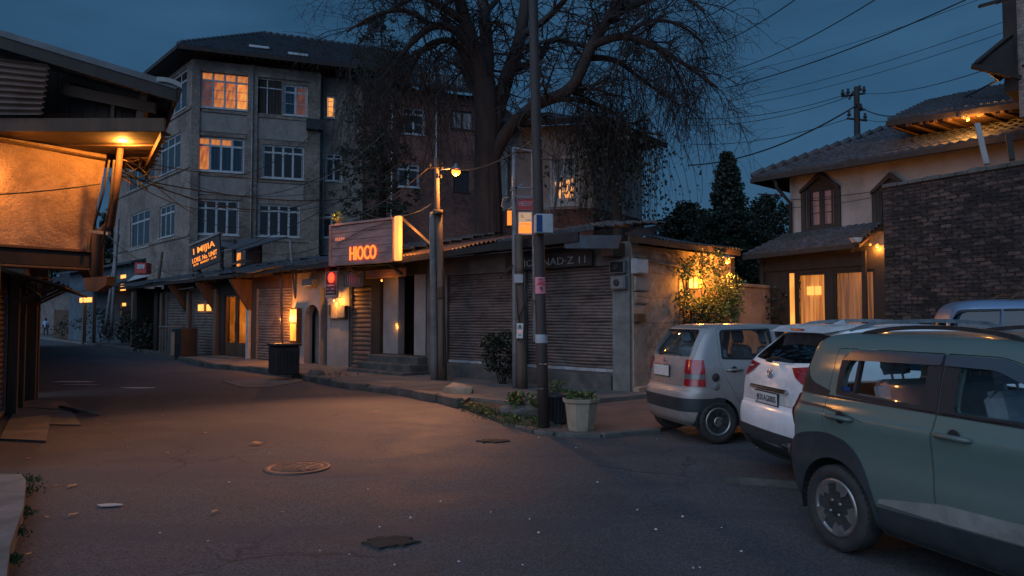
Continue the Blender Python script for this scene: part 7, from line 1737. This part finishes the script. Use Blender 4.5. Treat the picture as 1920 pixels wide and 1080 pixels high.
# weeping tree in front of the plaster house
rr=random.Random(31); wt=thing('weeping_tree','dark weeping tree with long hanging strands in front of the plaster house','tree',At(1165,520,25))
wt.location.z=0; ORG[wt]=Vector(wt.location)
mb=MB(); base=At(1160,560,25.2); base.z=0; limb(mb,[base,At(1158,420,25.2),At(1150,330,25.2),At(1140,250,25.2)],.24,.10,9)
tips=[]
for (x,y,dy) in ((1100,225,-.5),(1130,195,.6),(1175,205,-.8),(1215,225,.5),(1245,255,-.3),(1085,250,.8),(1190,230,1)):
    pts=limb(mb,[At(1147,310,25.2),At((1147+x)/2,(300+y)/2-25,25.2+dy*.5),At(x,y,25.2+dy)],.08,.03,6); tips+=pts[3:]
mb.build('trunk',MAT['bark'],wt)
mb=MB(); ml=MB()
for i in range(230):
    p=rr.choice(tips)+Vector((rr.gauss(0,.45),rr.gauss(0,.45),rr.gauss(0,.2))); L=rr.uniform(1.6,4.4); q=p;pts=[p];d=Vector((rr.gauss(0,.5),rr.gauss(0,.5),-.4))
    for k in range(7): d=(d*.75+Vector((rr.gauss(0,.12),rr.gauss(0,.12),-.35))).normalized(); q=q+d*L/7; pts.append(q)
    mb.tube(pts,[.014-.0014*k for k in range(8)],3,False)
    for k in range(9):
        j=rr.randrange(1,7); leaf(ml,pts[j].lerp(pts[j+1],rr.random())+Vector((rr.gauss(0,.05),rr.gauss(0,.05),0)),rr.uniform(.08,.17),rr,-1.0)
mb.build('branches',MAT['twig'],wt); ml.build('crown',MAT['leaf_dark'],wt)
# ivy on the side wall
rr=random.Random(17); iv2=thing('climbing_ivy','lamp lit climbing ivy and small flowering bush covering the end of the orange side wall','ivy',At(1310,610,18))
mb=MB(); ml=MB(); md=MB()
def ivp_(x,y,Y): return At(x,y,Y)
for (x0,y0,x1,y1,Y) in ((1280,640,1283,478,17.1),(1296,640,1290,490,17.2),(1325,640,1320,480,17.8),(1345,640,1352,500,18.0)):
    a=At(x0,y0,Y-.3);b=At(x1,y1,Y-.3); pts=[a.lerp(b,i/8)+Vector((rr.gauss(0,.05),rr.gauss(0,.05),0)) for i in range(9)]; mb.tube(pts,.02,6)
mb.build('stem',MAT['bark'],iv2)
IV=lambda x,y,n:wp(FSd,PX(FSd,x,y,n)[0],n,PX(FSd,x,y,n)[1])
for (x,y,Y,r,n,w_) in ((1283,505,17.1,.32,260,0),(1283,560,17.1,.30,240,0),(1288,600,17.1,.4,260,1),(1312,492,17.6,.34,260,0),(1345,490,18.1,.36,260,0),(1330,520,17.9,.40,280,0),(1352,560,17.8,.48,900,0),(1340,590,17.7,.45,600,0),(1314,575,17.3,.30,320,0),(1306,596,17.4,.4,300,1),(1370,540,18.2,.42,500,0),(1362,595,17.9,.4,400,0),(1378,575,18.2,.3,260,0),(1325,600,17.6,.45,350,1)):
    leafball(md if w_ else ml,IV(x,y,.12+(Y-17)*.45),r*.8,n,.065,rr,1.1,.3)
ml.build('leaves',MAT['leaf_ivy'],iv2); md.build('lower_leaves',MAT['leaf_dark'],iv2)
for i,(x,y,Y,w_,n,lab) in enumerate(((1425,560,21.5,1.3,900,'sprawling dark shrub against the garden wall left of the porch'),(1460,520,23.5,1.6,900,'dark shrub rising above the garden wall beside the porch post'))):
    t=thing('shrub',lab,'shrub',(At(x,y,Y).x,Y,0)); m_=MB(); c=At(x,y,Y); 
    for k in range(7): leafball(m_,c+Vector((rr.uniform(-w_,w_)*.6,rr.uniform(-.4,.4),rr.uniform(-1.0,.5))),.5,n//7,.12,rr)
    m_.build('leaves',MAT['leaf_dark'],t); m_=MB(); m_.tube([Vector((c.x,Y,0)),Vector((c.x+.1,Y,1.2)),c],[.04,.03,.02],5); m_.build('stem',MAT['bark'],t)
def bush(name,label,c,w_,h_,n,mt,sz,seed,cat='shrub',d_=None):
    rr=random.Random(seed); t=thing(name,label,cat,c); m_=MB(); s_=MB()
    for k in range(9):
        q=c+Vector((rr.uniform(-w_,w_)*.5,rr.uniform(-1,1)*(d_ or w_)*.4,h_*rr.uniform(.25,.85))); s_.tube([c+Vector((rr.uniform(-.1,.1),0,0)),c.lerp(q,.6)+Vector((rr.gauss(0,.04),0,0)),q],[.014,.01,.006],4)
        leafball(m_,q,min(w_,h_)*.32,n//9,sz,rr)
    s_.build('stem',MAT['twig'],t); m_.build('leaves',MAT[mt],t); return t
c=G(942,722,.12); bush('shrub','dark leggy shrub against the left wide shutter beside the grey pole',c+Vector((0,.25,0)),.75,1.45,1500,'leaf_dark',.075,51)
c=G(965,722,.12)
for i,(px,py,w_,h_,lab) in enumerate(((180,637,2.2,1.8,'dark shrub at the foot of the lit shack, left of the wooden post'),(205,640,2.0,2.2,'tall leafy shrub right of the wooden post by the lit shack'),(228,643,1.8,1.9,'rounded dark shrub below the lit doorway of the shack'),(272,655,1.6,1.6,'leafy plant before the open stall at the far end of the row'),(292,657,1.5,1.4,'dense low plant left of the bench table'),(143,634,2.4,2.0,'dark creeper mass on the brown fence far down the lane'))):
    c=G(px,py,.1); bush('shrub',lab,c,w_,h_,700,'leaf_dark',.16,60+i)
# weeds in the kerb bed
rr=random.Random(77)
def weeds(name,label,poly,n,h,mt='leaf_mid',ls=.05):
    t=MB()
    for i in range(n):
        x,y=rr.choice(poly); x+=rr.gauss(0,12); y+=rr.gauss(0,5); p=G(x,max(y,640),.04); hh=h*rr.uniform(.4,1.2)
        d=Vector((rr.gauss(0,.5),rr.gauss(0,.5),1)).normalized(); w_=d.orthogonal().normalized()*.008; q=p+d*hh
        k=len(t.v); t.v+=[p-w_,p+w_,q]; t.f.append((k,k+1,k+2)); t.uv.append(None); t.sm.append(False); t.mi.append(0)
        if i%3==0: leaf(t,p+d*hh*.7,ls,rr)
    return tag(t.build(name,MAT[mt]),label,'grass',kind='stuff')
weeds('weeds','short weeds growing in the soil bed along the broken kerb',[(885,765),(905,772),(930,778),(955,780),(985,778),(1000,770),(1010,785),(960,792),(1005,795)],900,.13)
weeds('weeds','tufts of weeds at the foot of the white washed wall',[(628,705),(640,707),(600,708),(612,712),(650,708)],260,.16,'leaf_dark')
weeds('weeds','grass creeping along the edge of the raised concrete platform',[(20,1050),(30,1000),(45,960),(52,920),(55,900)],420,.04,'leaf_mid',.006)
c=G(1000,778,.05); bush('low_plant','spreading green plant between the broken kerb and the dark pole',c,.7,.42,700,'leaf_mid',.06,91,'plant')
c=G(1048,768,.05); bush('low_plant','dry yellowish plant behind the black tub',c,.45,.5,420,'leaf_mid',.05,92,'plant')
# rocks
def rock(name,label,c,sx,sy,sz,mt,seed,cat='rock',rz=0):
    rr=random.Random(seed); mb=MB(); n=7; vs=[]
    bm=bmesh.new(); bmesh.ops.create_icosphere(bm,subdivisions=2,radius=1)
    for v in bm.verts:
        k=1+rr.uniform(-.14,.14); v.co=Vector((max(-.93,min(.93,v.co.x))*sx*k,max(-.93,min(.93,v.co.y))*sy*k,max(-.9,min(.9,v.co.z))*sz*k))
    fs=[tuple(v.index for v in f.verts) for f in bm.faces]; mb.add([v.co for v in bm.verts],fs,Matrix.Translation(c)@Matrix.Rotation(rz,4,'Z')@Matrix.Rotation(rr.uniform(-.1,.1),4,'X'),False); bm.free()
    return tag(mb.build(name,MAT[mt]),label,cat)
rock('broken_kerb_block','rounded pale orange kerb block lying at the pavement edge',G(858,748,.0)+Vector((0,.15,.13)),.36,.20,.20,'pot_clay',3,'kerb stone',-.5)
rock('broken_kerb_block','tilted broken kerb block among the weeds before the dark pole',G(972,786,.0)+Vector((0,.1,.09)),.42,.15,.15,'kerb',4,'kerb stone',-.55)
rock('rock','grey stone at the foot of the dark pole',G(1022,804,0)+Vector((0,.05,.04)),.14,.1,.09,'kerb',5)
rock('rock','flat grey stone by the far bushes at the lane edge',G(205,640,0)+Vector((0,.3,.15)),.9,.4,.35,'kerb',6)
rock('rubble','dark lump of rubble at the pavement edge left of the white wall',G(590,712,0)+Vector((0,.1,.1)),.30,.2,.2,'kerb',7,'rubble')
# pale apron slabs
def patch(label,px,mt,z=.012,name='concrete_apron'):
    ps=[G(x,y,z) for x,y in px]; mb=MB(); mb.prism([(p.x,p.y) for p in ps],-.03,z,None,0,'z'); return tag(mb.build(name,MAT[mt]),label,'concrete apron')
patch('pale cracked concrete apron before the black bin',[(415,714),(500,708),(575,710),(560,716),(500,726),(455,726)],'pavement')

for k,(x,y,rx,lab) in enumerate(((925,826,.22,'dark round drain hole in the road before the broken kerb'),(735,1015,.22,'ragged dark pothole low in the centre of the road'))):
    c=G(x,y,0); m_=MB(); rr=random.Random(k+5); pts=[(c.x+math.cos(a)*rx*rr.uniform(.55,1.1),c.y+math.sin(a)*rx*.7*rr.uniform(.5,1.15)) for a in [2*math.pi*i/30 for i in range(30)]]
    m_.prism(pts,-.02,.004,None,0,'z'); tag(m_.build('pothole',MAT['soil']),lab,'pothole')
c=G(1435,908,0); m_=MB(); m_.prism([(c.x-.38,c.y+.12),(c.x+.4,c.y-.16),(c.x+.42,c.y-.12),(c.x-.36,c.y+.17)],-.02,.05,None,0,'z'); tag(m_.build('kerb_edge',MAT['kerb']),'thin raised edge of broken paving between the white and green cars','kerb stone')
# litter : fallen leaves and pebbles
rr=random.Random(99)
def leafobj(i):
    m_=MB(); s=.045; m_.add([(-s,0,.004),(-.3*s,.5*s,.016),(.6*s,.45*s,.010),(s*1.1,0,.018),(.5*s,-.5*s,.006),(-.4*s,-.45*s,.014)],[(0,1,5),(1,2,4,5),(2,3,4)]); o=m_.build('fallen_leaf',MAT['leaf_fallen'],None,Vector((0,0,0))); return tag(o,'small curled fallen leaf lying on the dark asphalt','leaf','fallen leaves on the road')
l0=leafobj(0)
lp_=[(480,833,2.2),(385,812,1.2),(135,912,1.5),(136,966,1.3),(402,960,1.3),(210,812,1),(53,860,1.1),(315,850,.9),(262,796,1),(200,795,1.1),(305,780,.9),(105,910,.7),(88,970,.8),(530,960,.6),(52,1040,.9),(1225,765,1),(1180,780,.9),(640,742,1.1),(268,727,1.4),(705,772,1.0),(450,800,.7),(560,805,.6),(240,840,.6)]
for i,(x,y,s) in enumerate(lp_):
    p=G(x,y,.002)
    if i==0: l0.location=p; l0.scale=(s,)*3
    else: copy_tree(l0,p,rr.uniform(0,6),None,s*.75)
m_=MB(); bm=bmesh.new(); bmesh.ops.create_icosphere(bm,subdivisions=1,radius=.014); m_.add([Vector((v.co.x,v.co.y,v.co.z*.6+.008)) for v in bm.verts],[tuple(v.index for v in f.verts) for f in bm.faces]); bm.free()
pb=tag(m_.build('pebble',MAT['paper_white'],None,Vector((0,0,0))),'tiny pale pebble on the asphalt','pebble','pale pebbles scattered on the road')
pp_=[(770,972),(826,941),(712,989),(993,974),(920,961),(1195,957),(1230,994),(1280,970),(1300,1066),(1312,1065),(1390,1035),(1010,821),(1232,823),(860,1054),(1353,990),(600,1033),(655,1040),(1080,840),(430,905),(505,850),(690,918),(740,1060),(1420,840),(1010,1000),(1120,905),(300,1000),(390,1015),(980,1060)]
for i,(x,y) in enumerate(pp_):
    p=G(x,y,.0); s=rr.uniform(.5,1.0)
    if i==0: pb.location=p
    else: copy_tree(pb,p,rr.uniform(0,6),None,s)
for (x,y,w_,d_,lab) in ((207,947,.13,.05,'flat scrap of pale paper on the dark patch at lower left'),(262,727,.5,.16,'pale flattened scrap in the lane, left of centre'),(150,721,.5,.12,'thin pale scrap near the timber shop, far left of the lane'),(132,716,.7,.2,'larger pale torn sheet by the timber shop posts')):
    c=G(x,y,.004); m_=MB(); rr2=random.Random(int(x)); pts=[(c.x+math.cos(a)*w_*rr2.uniform(.6,1.1),c.y+math.sin(a)*d_*rr2.uniform(.6,1.2)) for a in [2*math.pi*i/9 for i in range(9)]]; m_.prism(pts,0,.008,None,0,'z'); tag(m_.build('paper_scrap',MAT['white_panel']),lab,'litter')
# ================= FAR LANE =================
sh=thing('lit_shack','blue grey shack with small amber lit windows at the bend of the lane','shack',At(200,630,52)); 
Y0=50; a=At(128,630,56); b=At(262,630,46); Fs_=frame(a.xy,b.xy,0,(0,0)); Ls_=(b.xy-a.xy).length
def rs(*r,n=0): return rectPX(Fs_,*r,n=n)
hw1=rs(223,515,236,545); hw2=rs(226,568,236,592); hw3=rs(189,518,204,527)
mb=MB(); wall(mb,Fs_,0,Ls_,0,PX(Fs_,200,500)[1],[hw1,hw2,hw3],th=.2); mb.build('wall',MAT['plaster_blue'],sh)
for k,q in enumerate((hw1,hw2,hw3)):
    mb=MB(); mb.box(q[0],q[1],-.12,-.1,q[2],q[3],Fs_); f=mb.build('window',MAT['glow_yellow'],sh)
    mb=MB(); mb.box(q[0]-.05,q[1]+.05,-.05,.05,(q[2]+q[3])/2-.08,(q[2]+q[3])/2+.08,Fs_); mb.build('window_bar',MAT['timber_dark'],f)
mb=MB(); q=rs(130,546,225,556,n=1.5); slab(mb,wp(Fs_,q[0],2.2,q[2]+.3),wp(Fs_,q[1],2.2,q[2]+.5),wp(Fs_,q[1],0,q[3]+1.0),wp(Fs_,q[0],0,q[3]+.7),.12); slab(mb,wp(Fs_,-.5,.8,PX(Fs_,200,503)[1]),wp(Fs_,Ls_+.5,.8,PX(Fs_,200,500)[1]),wp(Fs_,Ls_,-6,PX(Fs_,200,500)[1]+1.6),wp(Fs_,-.5,-6,PX(Fs_,200,500)[1]+1.4),.15); mb.build('roof',MAT['roof_sheet'],sh)
mb=MB(); q=rs(152,558,172,567,n=2); mb.bbox(q[0],q[1],1.95,2.1,q[2],q[3],.02,Fs_); mb.build('lit_sign',MAT['glow_yellow'],sh)
for px in (158,176,250): mb=MB(); u=PX(Fs_,px,600,2)[0]; mb.box(u-.1,u+.1,1.9,2.1,0,3.2,Fs_); mb.build('timber_post',MAT['timber_pole'],sh)
mb=MB(); u=PX(Fs_,243,600)[0]; mb.box(u-1.3,u+.9,.002,.06,.1,2.5,Fs_); mb.build('dark_door',MAT['timber_dark'],sh)
fe=thing('plank_fence','tall dark brown plank fence far down the lane, left of the lit shack','fence',At(120,630,60))
a=At(100,631,62).xy; b=At(170,632,55).xy; Ff=frame(a,b,0,(0,0)); Lf=(b-a).length; mb=MB(); i=0
while i<Lf: mb.box(i,i+.22,-.05,.0+.02*(int(i*5)%2),0,PX(Ff,130,581)[1]+.04*math.sin(i*7),Ff); i+=.235
mb.build('planks',MAT['timber_brown'],fe)
fb=thing('distant_house','dark pitched roof house beyond the plank fence at the end of the lane','house',At(110,620,75))
a=At(60,620,80);b=At(190,620,70); Fd=frame(a.xy,b.xy,0,(0,0)); Ld=(b.xy-a.xy).length; mb=MB(); wall(mb,Fd,0,Ld,0,5.2,[],th=.3); mb.build('wall',MAT['plaster_dark'],fb)
mb=MB(); slab(mb,wp(Fd,-1,1,5.0),wp(Fd,Ld+1,1,5.0),wp(Fd,Ld-2,-5,7.6),wp(Fd,1,-5,7.6),.2); mb.build('roof',MAT['roof_far'],fb)
conifer('leafy_tree','dark tree closing the end of the lane behind the far roofs',120,440,600,88,260,6000,'leaf_dark',.6,14,shape='ball')
conifer('leafy_tree','dark tree left of the apartment block above the shack roof',215,400,560,66,110,4500,'leaf_dark',.5,15,shape='ball')
rs_=thing('red_sign','small red box sign with a pale awning on the tin roof left of the row','sign',At(268,515,40))
mb=MB(); c=At(257,514,40); mb.bbox(0,.66,-.3,.3,0,.62,.02,Matrix.Translation(c)); mb.build('box',MAT['red_paint'],rs_); mb=MB(); mb.box(.14,.56,-.312,-.301,.28,.52,Matrix.Translation(c)); mb.build('pale_panel',MAT['white_panel'],rs_)
mb=MB(); slab(mb,c+Vector((-.1,-.9,-.45)),c+Vector((1.3,-.9,-.1)),c+Vector((1.2,-.2,-.05)),c+Vector((0,-.2,-.05)),.03); mb.build('awning',MAT['white_panel'],rs_)
ps_=thing('open_shop_sign','dim orange notice board inside the open stall','notice board',wp(FS,u_(276),-.6,1.8)); q=rp(FS,271,562,282,582,n=-.6); mb=MB(); mb.bbox(q[0],q[1],-.66,-.6,q[2],q[3],.01,FS); mb.build('board',MAT['sign_brown'],ps_)
# ================= PERSON =================
def person():
    base=G(85,632,.0); base=base*(1.0); d=base.y; k=(1.68-0)/ (1.68)
    h=1.68; t=Vector((base.x,base.y,0))
    def V(x,y,z): return t+Vector((x,y,z))
    me=bpy.data.meshes.new('person'); 
    vs=[V(0,0,.92),V(0,0,1.12),V(0,.02,1.36),V(0,.03,1.48),V(0,.02,1.60),V(-.17,.02,1.38),V(-.22,.02,1.12),V(-.20,-.08,.90),V(-.19,-.12,.80),V(.17,.02,1.38),V(.23,.0,1.12),V(.22,.06,.90),V(.21,.08,.80),
        V(-.09,0,.86),V(-.10,-.06,.48),V(-.10,.04,.08),V(-.10,-.10,.04),V(.09,0,.86),V(.10,.10,.50),V(.10,.16,.10),V(.10,.03,.04)]
    es=[(0,1),(1,2),(2,3),(3,4),(2,5),(5,6),(6,7),(7,8),(2,9),(9,10),(10,11),(11,12),(0,13),(13,14),(14,15),(15,16),(0,17),(17,18),(18,19),(19,20)]
    me.from_pydata([v-t for v in vs],es,[]); o=bpy.data.objects.new('person',me); COL.objects.link(o); o.location=t; ORG[o]=t.copy()
    sk=o.modifiers.new('s','SKIN'); o.modifiers.new('u','SUBSURF').levels=1
    r=[.15,.145,.16,.055,.095,.07,.05,.038,.04,.07,.05,.038,.04,.10,.065,.045,.05,.10,.065,.045,.05]
    for i,v in enumerate(me.skin_vertices[0].data): v.radius=(r[i],r[i]*.85); v.use_root=(i==0)
    me.materials.append(MAT['cloth_dark']); tag(o,'person in a pale blue shirt and dark trousers walking away down the lane','person')
    mb=MB(); mb.lathe([(.15,.86),(.165,.95),(.16,1.1),(.19,1.3),(.17,1.41),(.08,1.46)],14,Matrix.Translation(t)@Matrix.Scale(.72,4,(0,1,0))); 
    for s in (-1,1): mb.tube([V(s*.16,.02,1.41),V(s*.215,.02,1.28),V(s*.235,.0,1.10)],[.075,.068,.06],10)
    mb.build('shirt',MAT['cloth_blue'],o)
    mb=MB(); mb.lathe([(.02,1.50),(.075,1.53),(.10,1.60),(.095,1.67),(.05,1.71),(.01,1.72)],12,Matrix.Translation(t)@Matrix.Translation((0,-.0,0))); mb.build('hair',MAT['ink_black'],o)
mat('cloth_blue',(.30,.36,.50),(.22,.27,.38),5,.9,.2,30); mat('cloth_dark',(.05,.05,.06),(.04,.035,.035),5,.9,.2,30)
person()
SKY=.02;SUN=.66
K=5.2
LAMPS=[(p,e*K,(1,c[1]*.76,c[2]*.38) if c[1]>.2 else c,r) for p,e,c,r in LAMPS if e<200]
# ================= CAMERA =================
cd=bpy.data.cameras.new('camera'); cam=bpy.data.objects.new('camera',cd); COL.objects.link(cam)
cam.location=(0,0,H); cam.rotation_euler=(math.pi/2+TH,0,0); cd.lens=36*1350/1920; cd.sensor_width=36; cd.clip_end=2000; cd.clip_start=.05
scene.camera=cam
scene.view_settings.view_transform='Standard'; scene.view_settings.look='None'; scene.view_settings.gamma=1; scene.view_settings.exposure=.42
scene.view_settings.use_curve_mapping=False
w=bpy.data.worlds.new('World'); scene.world=w; w.use_nodes=True; nt=w.node_tree; bg=nt.nodes['Background']
sky=nn(nt,'ShaderNodeTexSky'); sky.sky_type='NISHITA'; sky.sun_disc=False; sky.sun_elevation=rad(6); sky.sun_rotation=rad(215); sky.altitude=1500; sky.air_density=1.2; sky.dust_density=.5; sky.ozone_density=3
tc=nn(nt,'ShaderNodeTexCoord'); mp=nn(nt,'ShaderNodeMapping'); mp.inputs['Scale'].default_value=(1,1,3.2); nt.links.new(tc.outputs['Generated'],mp.inputs[0])
cl=ramp(nt,noise(nt,mp.outputs[0],1.6,8,.62,.5),[(.32,(.74,.78,.82)),(.72,(1.42,1.32,1.24))])
lay=mixc(nt,.85,sky.outputs[0],(.98,3.2,6.5))
col=mixc(nt,1.0,lay,cl,'MULTIPLY')
dp_=nn(nt,'ShaderNodeVectorMath',operation='DOT_PRODUCT'); nt.links.new(tc.outputs['Generated'],dp_.inputs[0]); dp_.inputs[1].default_value=(-.56,-.80,.2)
gw=ramp(nt,dp_.outputs['Value'],[(0.0,(1,1,1)),(1.0,(4.3,4.5,4.9))]); col=mixc(nt,1.0,col,gw,'MULTIPLY')
nt.links.new(col,bg.inputs[0]); bg.inputs[1].default_value=SKY
sd=bpy.data.lights.new('sun','SUN'); so=bpy.data.objects.new('sun',sd); COL.objects.link(so)
sd.energy=SUN; sd.angle=rad(70); sd.color=(.86,.92,1.0)
az=rad(215); el=rad(28)
d=Vector((math.sin(az)*math.cos(el),math.cos(az)*math.cos(el),math.sin(el)))
so.rotation_euler=d.to_track_quat('Z','Y').to_euler()
def lamp(p,e,col=(1,.50,.16),r=.06,name='lamp_light'):
    l=bpy.data.lights.new(name,'POINT'); l.energy=e; l.color=col; l.shadow_soft_size=r
    o=bpy.data.objects.new(name,l); COL.objects.link(o); o.location=p; return o
for p,e,c,r in LAMPS: lamp(p,e,c,r)

sp=bpy.data.lights.new('street_light','SPOT'); so2=bpy.data.objects.new('street_light',sp); COL.objects.link(so2); so2.location=pl_street
sp.energy=2500; sp.color=(1,.42,.20); sp.spot_size=rad(56); sp.spot_blend=1; sp.shadow_soft_size=.12
so2.rotation_euler=(Vector(pl_street)-Vector((-3.2,11.9,0))).to_track_quat('Z','Y').to_euler()
lamp(Vector(pl_street)+Vector((0,0,-.05)),200,(1,.42,.10),.1)
